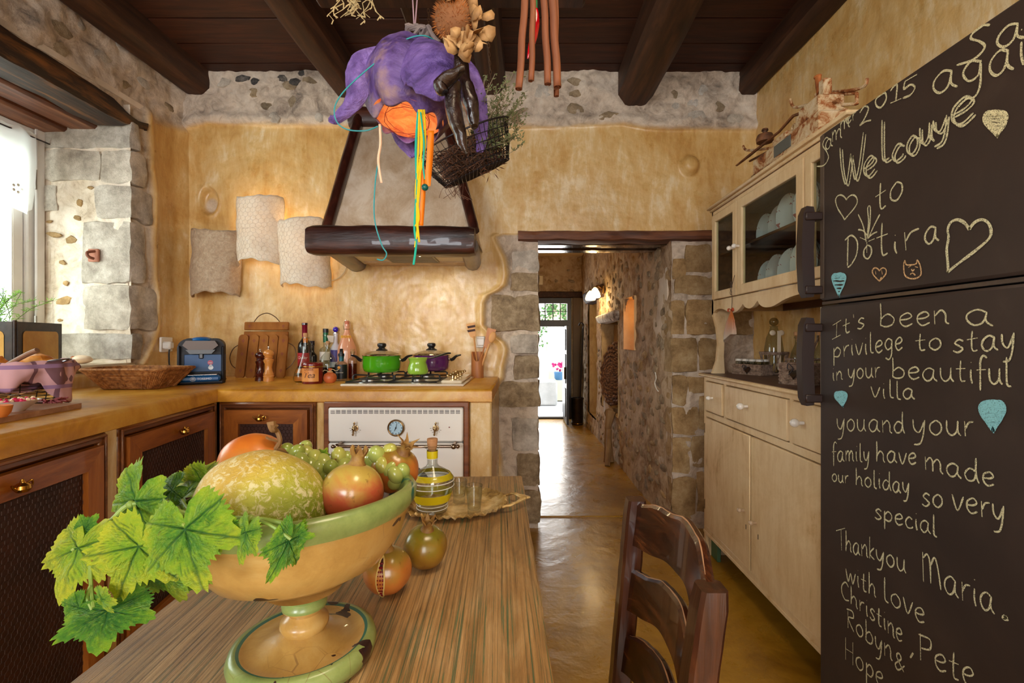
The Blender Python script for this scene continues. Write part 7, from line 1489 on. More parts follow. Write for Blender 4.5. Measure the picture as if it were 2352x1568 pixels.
b_ = thing('doll_bottle', 'bottle with dotted black and white cloth cap beside the fridge', 'bottle', (1.24, 1.83, HT)); mb = MB(); mb.lathe([(0, 0), (.025, 0), (.028, .1), (.016, .15), (.014, .17)], 20); obj('body', mb, solid('cream cloth', (206, 190, 160), .8), b_, world=False)
mb = MB(); mb.ball((0, 0, .185), (.026, .026, .024), 16, 10); obj('cap', mb, solid('black cloth', (26, 20, 22), .8), b_, world=False)
# ---- antique scale on top ----
rust = NT('rusted white enamel'); v = rust.coord(kind='World'); rust.set(color=rust.ramp(rust.noise(v, 16, 9, .75, .8), [(.36, srgb(84, 40, 16)), (.45, srgb(150, 84, 30)), (.53, srgb(196, 168, 128)), (.7, srgb(214, 198, 170))]), rough=.75); rust.bump(rust.noise(v, 70, 6), .6, .004)
rdk = pm('rusty iron', [(60, 34, 18), (110, 66, 34), (140, 92, 52)], 20, rough=.7, bump=.5, kind='World')
sct = thing('antique_scale', 'rusty antique counter balance scale on top of the dresser', 'scale', (1.05, 1.8, UZ1+.014)); Z0 = UZ1+.014
part('base', [(.99, 1.10, 1.58, 2.04, Z0, Z0+.072), (.985, 1.11, 1.57, 2.05, Z0, Z0+.012)], rust.m, sct, bev=.006)
part('base_block', [(1.0, 1.09, 1.60, 1.72, Z0+.07, Z0+.135)], rust.m, sct, bev=.005); part('base_block', [(1.0, 1.09, 1.80, 1.90, Z0+.07, Z0+.10)], rust.m, sct, bev=.005)
part('name_plate', [(.986, .989, 1.745, 1.86, Z0+.016, Z0+.060)], solid('grey blue plate', (84, 88, 84), .5), sct, bev=.001)
def S(px, py, X=1.14): return PXx(px, py, 1.045+(X-1.14)*.8)
mb = MB(); mb.tube([S(1692, 380, 1.10), S(1720, 358, 1.10), S(1790, 302, 1.12), S(1822, 266, 1.13), S(1880, 244, 1.14), S(1925, 232, 1.15)], [.006, .009, .007, .008, .009, .007], 6, flat=.6)
mb.tube([S(1722, 370, 1.16), S(1770, 345, 1.16), S(1805, 318, 1.16)], .005, 6); obj('beam', mb, rdk, sct)
for pts in ([S(1815, 228), S(1823, 246), S(1850, 242), S(1870, 236)], [S(1707, 335), S(1715, 345), S(1745, 343), S(1770, 340)], [S(1992, 180, 1.2), S(1985, 198, 1.2), S(1950, 208, 1.2), S(1885, 213, 1.2)], [S(1872, 235), S(1930, 240, 1.18), S(1968, 238, 1.2)], [S(1968, 215, 1.2), S(1968, 240, 1.2)], [S(1875, 215), S(1872, 245)], [S(1885, 213), S(1930, 216, 1.2), S(1968, 214, 1.2)], [S(1905, 240, 1.15), S(1960, 258, 1.2)], [S(1890, 262, 1.14), S(1930, 225, 1.16)], [S(1845, 268), S(1850, 242)]):
    mb = MB(); mb.tube(catmull(pts, 3) if len(pts) > 2 else pts, .0055, 7); obj('arm', mb, rust.m, sct)
mb = MB(); c_ = S(1882, 192); mb.tube([S(1884, 213), S(1880, 196), S(1879, 178)], [.016, .013, .014], 10, flat=.6); mb.ball(S(1878, 176), (.012, .016, .006), 12, 6); obj('pointer_head', mb, pm('orange rust', [(120, 56, 20), (190, 110, 50)], 24, rough=.7, kind='World'), sct)
mb = MB(); c_ = S(1757, 318, 1.16); mb.lathe([(.034, -.016), (.036, 0), (.030, .016), (.010, .020), (.010, .032), (.014, .034), (.012, .042), (0, .042)], 20, c_); obj('weight', mb, rdk, sct)
mb = MB(); c_ = S(1823, 292, 1.13); mb.tube([c_+Vector((0, .012*math.cos(a), .010*math.sin(a))) for a in np.linspace(0, 2*PI, 15)[:-1]], .004, 6, closed=True); obj('ring', mb, rust.m, sct); part('pivot', [(1.03, 1.06, 1.76, 1.79, Z0+.06, Z0+.14)], rust.m, sct); part('pivot', [(1.03, 1.06, 1.62, 1.65, Z0+.12, Z0+.20)], rust.m, sct)
# ================= fridge covered in chalk writing =================
FXx, FF, FN, FT, FG = .870, 1.388, .74, 1.738, 1.247
fr = thing('fridge', 'dark brown chalkboard-fronted fridge covered in chalk messages', 'fridge', (1.13, 1.06, 0))
t = NT('chalkboard brown'); v = t.coord(kind='World'); t.set(color=t.ramp(t.noise(v, 3, 7, .65, .4), [(.35, srgb(44, 34, 30)), (.6, srgb(54, 42, 36)), (.8, srgb(68, 56, 48))]), rough=.55, spec=.35); t.bump(t.noise(v, 200, 3), .08, .001); brd = t.m
seal = solid('grey door seal', (150, 140, 128), .5)
part('cabinet', [(FXx+.05, 1.385, FN+.003, FF-.003, .02, FT-.004)], brd, fr, bev=.006); part('foot', [(.95, 1.3, .80, 1.33, 0, .02)], solid('fridge plinth', (30, 26, 24), .6), fr)
part('door_gasket', [(FXx+.040, FXx+.052, FN+.01, FF-.006, FG+.01, FT-.008), (FXx+.040, FXx+.052, FN+.01, FF-.006, .09, FG-.012)], seal, fr, bev=0)
du = part('upper_door', [(FXx, FXx+.040, FN, FF, FG+.007, FT)], brd, fr, bev=.006); dl = part('lower_door', [(FXx, FXx+.040, FN, FF, .08, FG-.009)], brd, fr, bev=.006)
part('edge_trim', [(FXx-.0008, FXx+.030, FF-.022, FF-.0035, FG+.012, FT-.006)], solid('lighter brown door edge', (74, 60, 50), .5), du, bev=.001) if 1 else None
part('steel_strip', [(FXx+.006, FXx+.05, FN, FF-.002, FG-.006, FG+.004)], solid('dark steel strip', (96, 90, 92), .25, metal=.9), fr, bev=.001)
part('edge_cap', [(FXx+.004, FXx+.04, FF-.0005, FF+.002, FG+.012, 1.46)], seal, du, bev=0); part('edge_cap', [(FXx+.004, FXx+.04, FF-.0005, FF+.002, .95, FG-.012)], seal, dl, bev=0)
hm = solid('glossy brown handle', (38, 24, 20), .38)
for par, ya, yb2 in ((du, 463, 680), (dl, 727, 937)):
    zt_, zb_2 = PXx(1865, ya, .815).z, PXx(1865, yb2, .815).z; mb = MB(); zm = (zt_+zb_2)/2; mb.prism([(FXx+a_, z_) for a_, z_ in ((-.024, zt_-.002), (-.044, zt_), (-.054, zt_-.022), (-.0585, zm+.03), (-.0585, zm-.03), (-.054, zb_2+.022), (-.044, zb_2), (-.024, zb_2+.002), (-.020, zb_2+.02), (-.024, zm), (-.020, zt_-.02))], 'y', FF-.012, FF+.016)
    for z in (zt_-.030, zb_2+.022): mb.box(FXx-.05, FXx+.0, FF-.018, FF+.008, z-.012, z+.012, bev=.003)
    obj('handle', mb, hm, par)
# --- handwriting: single-stroke letters mapped onto the door ---
GL = {
 'a': (.8, ['.62,.85 .35,1 .08,.7 .05,.3 .25,0 .5,.2 .62,.85', '.62,.9 .6,.3 .8,.02']), 'b': (.75, ['.08,1.8 .1,.9 .08,.05', '.1,.6 .4,.95 .68,.6 .6,.15 .3,0 .08,.15']), 'c': (.6, ['.55,.85 .3,1 .06,.55 .2,.08 .5,.1 .6,.25']),
 'd': (.8, ['.6,.8 .3,.95 .05,.5 .2,.05 .5,.15 .62,.6', '.62,1.8 .62,.6 .78,0']), 'e': (.65, ['.08,.5 .4,.55 .58,.75 .4,1 .1,.75 .08,.3 .3,0 .62,.2']), 'f': (.5, ['.55,1.65 .35,1.8 .2,1.4 .2,.4 .2,-.5', '0,.85 .5,.9']),
 'g': (.75, ['.6,.85 .3,1 .06,.6 .25,.15 .55,.3 .62,.9', '.62,.9 .6,-.2 .4,-.65 .1,-.5']), 'h': (.75, ['.08,1.8 .1,.8 .08,0', '.1,.5 .35,.95 .58,.7 .6,.2 .72,0']), 'i': (.3, ['.12,.95 .12,.4 .2,0', '.12,1.4 .14,1.45']),
 'k': (.65, ['.08,1.8 .08,0', '.55,.95 .1,.4 .6,0']), 'l': (.35, ['.1,1.8 .1,.6 .15,.1 .35,.02']), 'm': (1.0, ['.05,1 .08,0', '.08,.6 .28,1 .42,.75 .44,0', '.44,.6 .65,1 .82,.75 .84,.2 .98,0']), 'n': (.7, ['.05,1 .08,0', '.08,.6 .35,1 .55,.7 .57,.15 .72,0']),
 'o': (.7, ['.35,1 .08,.7 .08,.25 .35,0 .6,.3 .58,.75 .35,1']), 'p': (.7, ['.08,1 .08,0 .08,-.7', '.08,.6 .35,1 .62,.65 .45,.15 .1,.2']), 'r': (.5, ['.06,1 .1,0', '.1,.5 .25,.9 .5,1']), 's': (.55, ['.5,.85 .28,1 .1,.75 .3,.5 .48,.25 .25,0 .02,.15']),
 't': (.55, ['.25,1.5 .22,.6 .28,.08 .5,.1', '0,.9 .5,.95']), 'u': (.75, ['.05,1 .08,.3 .3,0 .55,.3 .6,1', '.6,1 .6,.3 .75,0']), 'v': (.6, ['0,1 .28,0 .6,1']), 'w': (.9, ['0,1 .22,0 .45,.8 .65,0 .9,1']), 'y': (.7, ['.05,1 .1,.4 .35,.15 .6,.9', '.62,1 .55,0 .4,-.6 .1,-.7']),
 'S': (.8, ['.75,1.5 .45,1.8 .2,1.4 .45,.9 .6,.4 .3,0 -.2,.1']), 'W': (1.5, ['0,1.9 .1,.8 .35,0 .6,1.1 .62,1.2 .85,0 1.1,.5 1.35,2']), 'D': (1.0, ['.15,1.8 .12,.9 .1,0', '-.1,1.7 .4,1.85 .85,1.3 .8,.5 .4,0 .1,-.1']), 'I': (.6, ['.3,1.5 .25,0', '0,1.4 .6,1.6', '-.05,-.05 .55,.1']),
 'T': (.7, ['.35,1.8 .4,0', '-.2,1.6 .8,2.0']), 'M': (1.1, ['.05,1.6 .1,0', '.08,1.3 .3,1.6 .45,1.2 .5,.1', '.5,1.1 .7,1.6 .88,1.1 1.05,0']), 'C': (.8, ['.75,1.5 .45,1.8 .1,1.2 .1,.5 .4,0 .8,.2']), 'R': (.7, ['.1,1.7 .12,0', '.0,1.6 .5,1.7 .6,1.2 .15,.9 .65,0']), 'H': (.8, ['.1,1.8 .1,0', '.7,1.8 .7,0', '.1,.9 .7,.95']), 'P': (.7, ['.1,1.7 .12,0', '0,1.6 .6,1.6 .6,1 .15,.8']),
 'Y': (.7, ['.05,1.4 .1,.8 .35,.7 .6,1.4', '.6,1.4 .5,.3 .25,-.2']), '2': (.7, ['.05,1.2 .3,1.5 .55,1.1 .3,.4 .05,.1 .35,.15 .7,0']), '0': (.6, ['.3,1.4 .05,.9 .1,.3 .3,0 .52,.5 .5,1.1 .3,1.4']), '1': (.4, ['0,1.1 .3,1.5 .25,0', '.0,.0 .5,0']), '5': (.7, ['.15,1.4 .1,.8 .4,.9 .6,.5 .4,.05 .05,.05', '.15,1.4 .7,1.5']),
 "'": (.25, ['.1,1.7 .12,1.35']), '.': (.3, ['.05,.02 .15,.05 .1,.1']), ',': (.3, ['.15,.15 .1,0 .0,-.3']), '&': (.8, ['.7,.1 .2,1.1 .35,1.5 .5,1.1 .1,.4 .3,0 .75,.7']), ' ': (.45, [])}
def strokes(ch): return [[tuple(map(float, q.split(','))) for q in s_.split()] for s_ in GL[ch][1]]
def chalk_mat(name, c, cut=.44):
    t = NT(name); v = t.coord(kind='World'); t.set(color=srgb(*c), rough=.95, spec=.1); a = t.ramp(t.noise(v, 520, 3, .7), [(cut-.10, B(0)), (cut+.08, B(1))]); t.set(alpha=a); return t.m
ck_w = chalk_mat('yellow white chalk', (208, 202, 164)); ck_o = chalk_mat('warm chalk', (216, 176, 128)); ck_b = chalk_mat('blue chalk', (136, 196, 204), .40); ck_wide = chalk_mat('pale chalk', (222, 214, 172), .47)
def stroke_mesh(mb, px, w=.0026, seed=0):
    """px: list of photo pixels on the fridge front; ribbon lying on the door"""
    w *= WS; pts = [PXx(a, b, FXx) for a, b in px]; pts = catmull(pts, 5) if len(pts) > 2 else pts; n = len(pts); L_, R_ = [], []
    for i, p in enumerate(pts):
        d = pts[min(i+1, n-1)]-pts[max(i-1, 0)]; d = Vector((0, d.y, d.z)); d = d.normalized() if d.length > 1e-9 else Vector((0, 1, 0)); s_ = Vector((0, -d.z, d.y)); p.z = min(p.z, FT-.006); ww = w*.5*(1+.35*mnoise.noise(Vector((p.y*60, p.z*60, seed))))*(1 if 0 < i < n-1 else .5)
        L_.append(Vector((FXx-.0007, p.y, p.z))+s_*ww); R_.append(Vector((FXx-.0007, p.y, p.z))-s_*ww)
    NS[0] += 1; dx = Vector((-.00004*(NS[0] % 30), 0, 0)); mb.add([p+dx for p in L_+R_], [(i, i+1, n+i+1, n+i) for i in range(n-1)])
def word(mb, s_, p0, p1, h0, h1, w=.0026, off=(0, 0), slant=0):
    tot = sum(GL[c][0] for c in s_)+.12*(len(s_)-1); x = 0; p0, p1 = Vector(p0), Vector(p1); d = (p1-p0); r = random.Random(s_)
    for c in s_:
        jy = r.uniform(-.06, .06)
        for st in strokes(c):
            q = []
            for a, b in st:
                u = (x+a)/tot; h = h0+(h1-h0)*u; p = p0.lerp(p1, u); q.append((p.x+off[0]+slant*b*h+d.y*0, p.y-(b+jy)*h+off[1]))
            stroke_mesh(mb, q, w, x)
        x += GL[c][0]+.12
up = MB(); WS = 1.35; NS = [0]
for a in (("Say", (2214, 146), (2420, 56), 36, 54), ("again", (2142, 222), (2420, 130), 46, 62), ("2", (1974, 292), (2002, 276), 26, 28), ("015", (2010, 254), (2108, 212), 24, 28), ("to", (2012, 490), (2078, 452), 42, 42)): word(up, *a, w=.0034)
# small word climbing along the top edge, letter by letter
for c, x, y, h in (('S', 1884, 385, 38), ('a', 1897, 345, 24), ('m', 1912, 325, 26), ('m', 1930, 300, 26), ('e', 1944, 288, 22), ('r', 1958, 279, 22)): word(up, c, (x, y), (x+h*.62*GL[c][0]/.7, y-10), h*.9, h*.9, .0026)
for off in ((0, 0), (6, 4)):
    for c, x0, y0, x1, y1, h in (('W', 1930, 432, 1990, 398, 48), ('e', 1982, 412, 2012, 396, 44), ('l', 2020, 384, 2044, 366, 56), ('c', 2048, 378, 2076, 362, 38), ('o', 2082, 362, 2112, 346, 42), ('u', 2112, 338, 2142, 322, 42), ('y', 2142, 316, 2180, 300, 36), ('e', 2182, 298, 2240, 270, 58)): word(up, c, (x0, y0), (x1, y1), h, h, .0032, off)
for c, x0, y0, x1, y1, h in (('D', 1945, 612, 1975, 600, 36), ('o', 1984, 598, 2006, 592, 32), ('t', 2014, 594, 2042, 586, 52), ('i', 2050, 584, 2066, 580, 30), ('r', 2074, 576, 2112, 566, 42), ('a', 2124, 562, 2158, 552, 38)): word(up, c, (x0, y0), (x1, y1), h, h, .0034)
def heart(mb, cx, cy, s_, w=.0028, fill=False, tip=(0, 0), n=22):
    def hp(q):
        y_ = .81*math.cos(q)-.31*math.cos(2*q)-.125*math.cos(3*q)-.06*math.cos(4*q); x_ = math.sin(q)*abs(math.sin(q))**1.4; lowr = max(0, -y_)
        return (cx+s_*x_+tip[0]*lowr, cy-s_*y_*1.1+tip[1]*lowr)
    pts = [hp(q) for q in np.linspace(0, 2*PI, n)]
    stroke_mesh(mb, pts, w)
    if fill:
        for k in range(26):
            q = .18+(PI-.25)*k/25; a, b = hp(q), hp(2*PI-q); stroke_mesh(mb, [a, ((a[0]+b[0])/2+2, (a[1]+b[1])/2+(2 if k % 2 else -2)), b], w*.8, k)
heart(up, 1945, 468, 25, tip=(-4, 8))
for q in ([(1990, 555), (1984, 520), (1972, 492)], [(1992, 548), (1996, 510), (1994, 478), (2000, 476), (1999, 512), (1994, 545)], [(1995, 548), (2010, 515), (2022, 492)], [(1992, 555), (1992, 580)], [(1972, 527), (1984, 530), (1992, 540)], [(2016, 532), (2004, 538), (1994, 548)], [(1976, 545), (1992, 552)], [(2010, 548), (1996, 554)]): stroke_mesh(up, q, .0028)
heart(up, 2228, 545, 50, .0042, tip=(-48, 22))
obj('chalk_writing', up, ck_w, du, smooth=False)
mb = MB(); heart(mb, 2288, 278, 26, .0044, True, tip=(4, 4)); obj('chalk_heart', mb, ck_wide, du, smooth=False, label='filled pale chalk heart')
mb = MB(); heart(mb, 2021, 628, 16, .0026); [stroke_mesh(mb, q, .0022) for q in ([(2012, 622), (2013, 630)], [(2026, 620), (2028, 630)], [(2012, 636), (2020, 644), (2026, 636)])]
for q in ([(2077, 606), (2080, 598), (2084, 608), (2105, 606), (2108, 597), (2115, 610), (2116, 632), (2098, 640), (2080, 632), (2077, 606)], [(2088, 614), (2094, 610)], [(2103, 612), (2110, 614)], [(2095, 618), (2098, 622), (2102, 618)], [(2092, 630), (2098, 627), (2104, 632)]): stroke_mesh(mb, q, .0024)
obj('chalk_drawings', mb, ck_o, du, smooth=False, label='small orange chalk heart and cat face')
mb = MB(); heart(mb, 1928, 642, 16, .0040, True, tip=(0, 18)); obj('chalk_heart', mb, ck_b, du, smooth=False, label='filled blue chalk heart')
lo = MB()
for a in (("It's", (1914, 778), (1988, 752), 22, 24), ("been", (2020, 750), (2180, 744), 30, 32), ("a", (2218, 744), (2282, 748), 36, 36), ("privilege", (1914, 822), (2075, 804), 24, 30), ("to", (2104, 806), (2166, 804), 26, 28), ("stay", (2190, 808), (2335, 802), 28, 40),
          ("in", (1912, 875), (1936, 870), 20, 20), ("your", (1948, 870), (2022, 868), 24, 24), ("beautiful", (2048, 868), (2325, 886), 26, 38), ("villa", (2002, 912), (2102, 918), 24, 24), ("you", (1922, 988), (1990, 990), 28, 28), ("and", (1996, 990), (2080, 996), 28, 28), ("your", (2096, 996), (2238, 1004), 34, 34),
          ("family", (1912, 1058), (1998, 1060), 24, 24), ("have", (2012, 1058), (2106, 1068), 26, 26), ("made", (2124, 1078), (2286, 1118), 30, 32), ("our", (1912, 1104), (1950, 1110), 18, 18), ("holiday", (1966, 1112), (2090, 1136), 22, 26), ("so", (2118, 1160), (2168, 1166), 30, 30), ("very", (2188, 1168), (2310, 1200), 34, 38),
          ("special", (2010, 1190), (2154, 1232), 24, 28), ("Thank", (1926, 1262), (2010, 1284), 26, 28), ("you", (2012, 1286), (2082, 1316), 26, 30), ("Maria", (2118, 1332), (2286, 1412), 42, 42), ("with", (1944, 1332), (2014, 1374), 26, 28), ("love", (2030, 1376), (2126, 1434), 30, 34),
          ("Christine", (1932, 1368), (2074, 1478), 22, 30), (",Pete", (2092, 1500), (2240, 1584), 34, 44), ("Robyn", (1946, 1440), (2050, 1516), 26, 30), ("&", (2054, 1532), (2080, 1548), 26, 26), ("Hope", (1940, 1512), (2030, 1580), 28, 32), ("xx", (2150, 1600), (2200, 1640), 20, 20)):
    if a[0] == 'xx': continue
    word(lo, *a, w=.0026)
stroke_mesh(lo, [(2308, 1416), (2314, 1420), (2306, 1419), (2312, 1415)], .006)
obj('chalk_writing', lo, ck_w, dl, smooth=False)
mb = MB(); heart(mb, 2280, 945, 27, .0060, True, tip=(2, 12)); obj('chalk_heart', mb, ck_b, dl, smooth=False, label='large filled blue chalk heart')
mb = MB(); heart(mb, 1932, 912, 14, .0044, True, tip=(4, 4)); obj('chalk_heart', mb, ck_b, dl, smooth=False, label='small filled blue chalk heart')
# ================= things hanging from the rack =================
rack = thing('hanging_rack', 'horizontal wooden rack bar hung below the ceiling beams', 'rack', (-.2, 1.1, 1.93))
mb = MB(); mb.box(P(725, 0, 1.1).x, P(1345, 0, 1.1).x, 1.085, 1.125, P(0, 5, 1.1).z, 1.955, bev=.006); obj('bar', mb, M['beam'], rack)
for px in (760, 1320):
    mb = MB(); x = P(px, 0, 1.1).x; mb.tube([(x, 1.105, 1.95), (x, 1.105, 2.74)], .006, 8); obj('hanger', mb, iron, rack)
mb = MB(); mb.box(-.42, .16, .60, .64, 1.952, 1.99, bev=.006); obj('bar', mb, M['beam'], rack)
for x in (-.40, .14): mb = MB(); mb.tube([(x, .62, 1.98), (x, .62, 2.74)], .006, 8); obj('hanger', mb, iron, rack)
mb = MB(); mb.box(-.30, -.27, .60, 1.45, 1.952, 1.985, bev=.005); mb.box(.10, .13, .60, 1.12, 1.955, 1.985, bev=.005); mb.box(-.10, -.07, .60, 1.45, 1.955, 1.985, bev=.005); obj('cross_bar', mb, M['beam'], rack)
# ---- purple felt lamp ----
LY = 1.10
lp = thing('pendant_lamp', 'lit purple papier-mache flower pendant lamp with drooping petals', 'pendant lamp', P(945, 200, LY)); lc = P(945, 200, LY)
t = NT('purple felted paper'); v = t.coord(kind='World'); nn = t.noise(v, 11, 8, .7, .8); gold_ = t.ramp(t.noise(v, 4.2, 5, .7), [(.50, B(0)), (.60, B(.8))])
t.set(color=t.mix(gold_, t.ramp(nn, [(.34, srgb(50, 30, 66)), (.46, srgb(96, 70, 134)), (.56, srgb(122, 96, 162)), (.66, srgb(160, 134, 176))]), srgb(176, 142, 128)), rough=.5); t.bump(t.math('ADD', t.noise(v, 30, 6, .7, 1), t.math('MULTIPLY', t.noise(v, 8, 3, .6, 1), 1.2)), .8, .008)
tr = t.node('ShaderNodeBsdfTranslucent'); tr.inputs[0].default_value = srgb(170, 60, 110); mx = t.node('ShaderNodeMixShader'); mx.inputs[0].default_value = .12; t.link(t.b.outputs[0], mx.inputs[1]); t.link(tr.outputs[0], mx.inputs[2]); t.link(mx.outputs[0], t.n['Material Output'].inputs[0]); pur = t.m
pin = NT('plain purple petal'); v = pin.coord(kind='World'); pin.set(color=pin.ramp(pin.noise(v, 14, 8, .7, .6), [(.34, srgb(66, 42, 92)), (.46, srgb(104, 76, 146)), (.58, srgb(132, 104, 176)), (.68, srgb(154, 128, 190))]), rough=.6); pin.bump(pin.math('ADD', pin.noise(v, 60, 6, .7), pin.math('MULTIPLY', pin.noise(v, 14, 5, .7, 1.5), 1.5)), .9, .007)
# body: wide bell, axis leaning; top centre px(950,90), opening px ellipse (875-1005, 250-310)
ax0, ax1 = P(955, 92, LY), P(935, 292, LY-.03); AX = (ax1-ax0); AL = AX.length; u_, v_, d_ = frame(AX); n = 64
prof = [(.0, .012), (.06, .030), (.14, .058), (.26, .082), (.42, .098), (.58, .105), (.72, .100), (.86, .084), (.97, .068)]
mb = MB(); vs_ = []
for j, (f_, r_) in enumerate(prof):
    for k in range(n):
        a = 2*PI*k/n; q = 1+.06*math.sin(5*a+.6)*(f_)+.025*math.sin(11*a+f_*4)+.10*mnoise.noise(Vector((math.cos(a)*2, math.sin(a)*2, f_*3))); dz = .010*math.sin(a*7)*(j == len(prof)-1)
        vs_.append(ax0+AX*f_+(u_*math.cos(a)+v_*math.sin(a))*r_*q+d_*dz)
mb.add(vs_, [(j*n+k, j*n+(k+1) % n, (j+1)*n+(k+1) % n, (j+1)*n+k) for j in range(len(prof)-1) for k in range(n)]); obj('shade', mb, pur, lp, solid=.004, sub=1)
# lit paper disc inside the opening, lit by a bulb within
orp = NT('backlit orange paper'); v = orp.coord(kind='World'); cc_ = orp.ramp(orp.noise(v, 26, 6, .7, 1.5), [(.35, srgb(232, 104, 60)), (.5, srgb(250, 140, 70)), (.65, srgb(255, 168, 96))]); orp.set(color=cc_, rough=.7, emis=cc_, emst=.34)
mb = MB(); vs_ = [ax0+AX*.86]
for j in (1, 2, 3):
    for k in range(n):
        a = 2*PI*k/n; vs_.append(ax0+AX*(.86+.045*j/3)+(u_*math.cos(a)+v_*math.sin(a))*.077*j/3*(1+.04*math.sin(3*a)))
mb.add(vs_, [(0, 1+k, 1+(k+1) % n) for k in range(n)]+[(1+j*n+k, 1+j*n+(k+1) % n, 1+(j+1)*n+(k+1) % n, 1+(j+1)*n+k) for j in (0, 1) for k in range(n)]); obj('lit_diffuser', mb, orp.m, lp)
mb = MB(); r = random.Random(6)
for k in range(5):
    a, b = r.uniform(0, 6.28), r.uniform(2, 4); p = [ax0+AX*.925+(u_*math.cos(a+b*q)+v_*math.sin(a+b*q))*.068*(1-1.2*q*(1-q)) for q in np.linspace(0, 1, 7)]; mb.tube(p, .0007, 4)
obj('embedded_threads', mb, solid('red thread', (150, 50, 40), .7), lp)
point('pendant_bulb', ax1-AX*-.10, .14, (1, .55, .28), .03)
def petal(pts, widths, curl, mat_, thick=.004, nrm=Vector((0, -1, .1)), name='petal', sd_=0):
    """strip of felt following pts with given half widths, cupped by curl"""
    P_ = catmull(pts, 6); m_ = len(P_); ws = np.interp(np.linspace(0, 1, m_), np.linspace(0, 1, len(widths)), widths); mb = MB(); vs_ = []; K = 12
    for i, p in enumerate(P_):
        d = (P_[min(i+1, m_-1)]-P_[max(i-1, 0)]).normalized(); s_ = d.cross(nrm).normalized(); nn_ = s_.cross(d)
        for k in range(K+1):
            q = k/K*2-1; e = mnoise.noise(Vector((i*.35, q*2, sd_)))*.006; vs_.append(p+s_*q*ws[i]*(1+.08*mnoise.noise(Vector((i*.8, q, sd_+5))))+nn_*(-curl*q*q*ws[i]+e))
    mb.add(vs_, [(i*(K+1)+k, (i+1)*(K+1)+k, (i+1)*(K+1)+k+1, i*(K+1)+k+1) for i in range(m_-1) for k in range(K)]); return obj(name, mb, mat_, lp, solid=thick, sub=1)
petal([P(930, 88, 1.05), P(960, 108, .975), P(985, 150, .935), P(985, 190, .925), P(975, 220, .925)], [.030, .060, .060, .046, .020], .45, pin.m, sd_=1)
petal([P(900, 92, 1.06), P(912, 100, 1.03), P(922, 125, 1.0)], [.012, .02, .012], .6, pin.m, sd_=8)
petal([P(880, 118, 1.05), P(840, 135, 1.03), P(822, 165, 1.02), P(820, 205, 1.01), P(800, 245, 1.02), P(768, 272, 1.03), P(756, 270, 1.03)], [.020, .030, .026, .024, .016, .010, .006], .6, pin.m, nrm=Vector((.3, -1, 0)), sd_=2)
petal([P(1010, 130, 1.14), P(1055, 165, 1.16), P(1085, 215, 1.16), P(1098, 270, 1.15), P(1104, 320, 1.14), P(1100, 350, 1.14)], [.03, .040, .030, .022, .014, .008], .5, pin.m, nrm=Vector((-.3, -1, 0)), sd_=3)
petal([P(925, 260, 1.19), P(930, 310, 1.20), P(942, 345, 1.20), P(948, 362, 1.20)], [.05, .032, .014, .004], .3, pin.m, sd_=4)
petal([P(1040, 130, 1.10), P(1035, 180, 1.03), P(1025, 230, 1.02)], [.02, .035, .02], .4, pin.m, sd_=6)
mb = MB(); tp = P(955, 80, 1.08)
for k in range(6): mb.tube(catmull([tp+Vector((.02*math.cos(k), .01, -.004)), tp+Vector((.022*math.cos(k*1.3), -.01, .012+.004*math.sin(k))), tp+Vector((-.02*math.cos(k), -.004, .010))], 4), .0045, 6)
mb.tube(catmull([P(975, 92, 1.06), P(988, 70, 1.06), P(982, 60, 1.06), P(995, 84, 1.05), P(1008, 100, 1.05)], 4), [.007, .004, .007], 6)
obj('knotted_top', mb, pm('grey knotted rag', [(90, 78, 82), (134, 120, 112)], 30, rough=.9, bump=.5), lp)
for a, b in ((950, 948), (955, 958)): mb = MB(); mb.tube([P(a, -400, 1.09), P(b, 0, 1.09), P(952, 78, 1.08)], .0016, 6); obj('cord', mb, solid('mauve flex', (150, 120, 130), .6), lp)
mb = MB(); mb.ball(P(993, 97, 1.045), .0075, 14, 10); obj('bead', mb, solid('grey green bead', (150, 176, 160), .5), lp)
tq = solid('turquoise yarn', (28, 176, 150), .8); yl_ = solid('yellow yarn', (232, 196, 10), .8); og = solid('orange ribbon', (250, 130, 10), .5); cord = solid('teal cord', (50, 150, 156), .5)
mb = MB(); mb.tube(catmull([P(1008, 100, 1.03), P(975, 82, 1.0), P(930, 92, 1.0), P(880, 130, 1.0), P(820, 180, .99), P(782, 220, .98), P(768, 252, .98), P(775, 282, .98), P(800, 298, .98), P(840, 300, .98), P(868, 290, .99)], 6), .0014, 6)
mb.tube(catmull([P(876, 290, 1.0), P(872, 350, 1.0), P(862, 420, 1.0), P(860, 500, 1.0), P(876, 560, 1.0), P(888, 582, 1.0), P(880, 597, 1.0), P(866, 595, 1.0)], 6), .0014, 6); obj('teal_cord', mb, cord, lp)
mb = MB(); mb.tube(catmull([P(960, 258, .99), P(955, 340, .99), P(957, 430, .99), P(952, 520, .99), P(956, 560, .99), P(950, 608, .99)], 8), .0024, 6); mb.tube(catmull([P(966, 258, .985), P(974, 330, .985), P(972, 380, .985), P(976, 412, .985)], 6), .0018, 6); obj('turquoise_yarn', mb, tq, lp)
mb = MB(); r = random.Random(9)
for k in range(5):
    x = 962+k*3; mb.tube(catmull([P(x+r.uniform(-2, 2), 252, .99), P(x+r.uniform(-4, 4), 340, .99), P(960+r.uniform(-6, 8), 430, .99), P(958+r.uniform(-6, 6), 500, .99), P(958+r.uniform(-6, 6), 520+k*12, .99)], 8), .0021, 6)
obj('yellow_yarn', mb, yl_, lp)
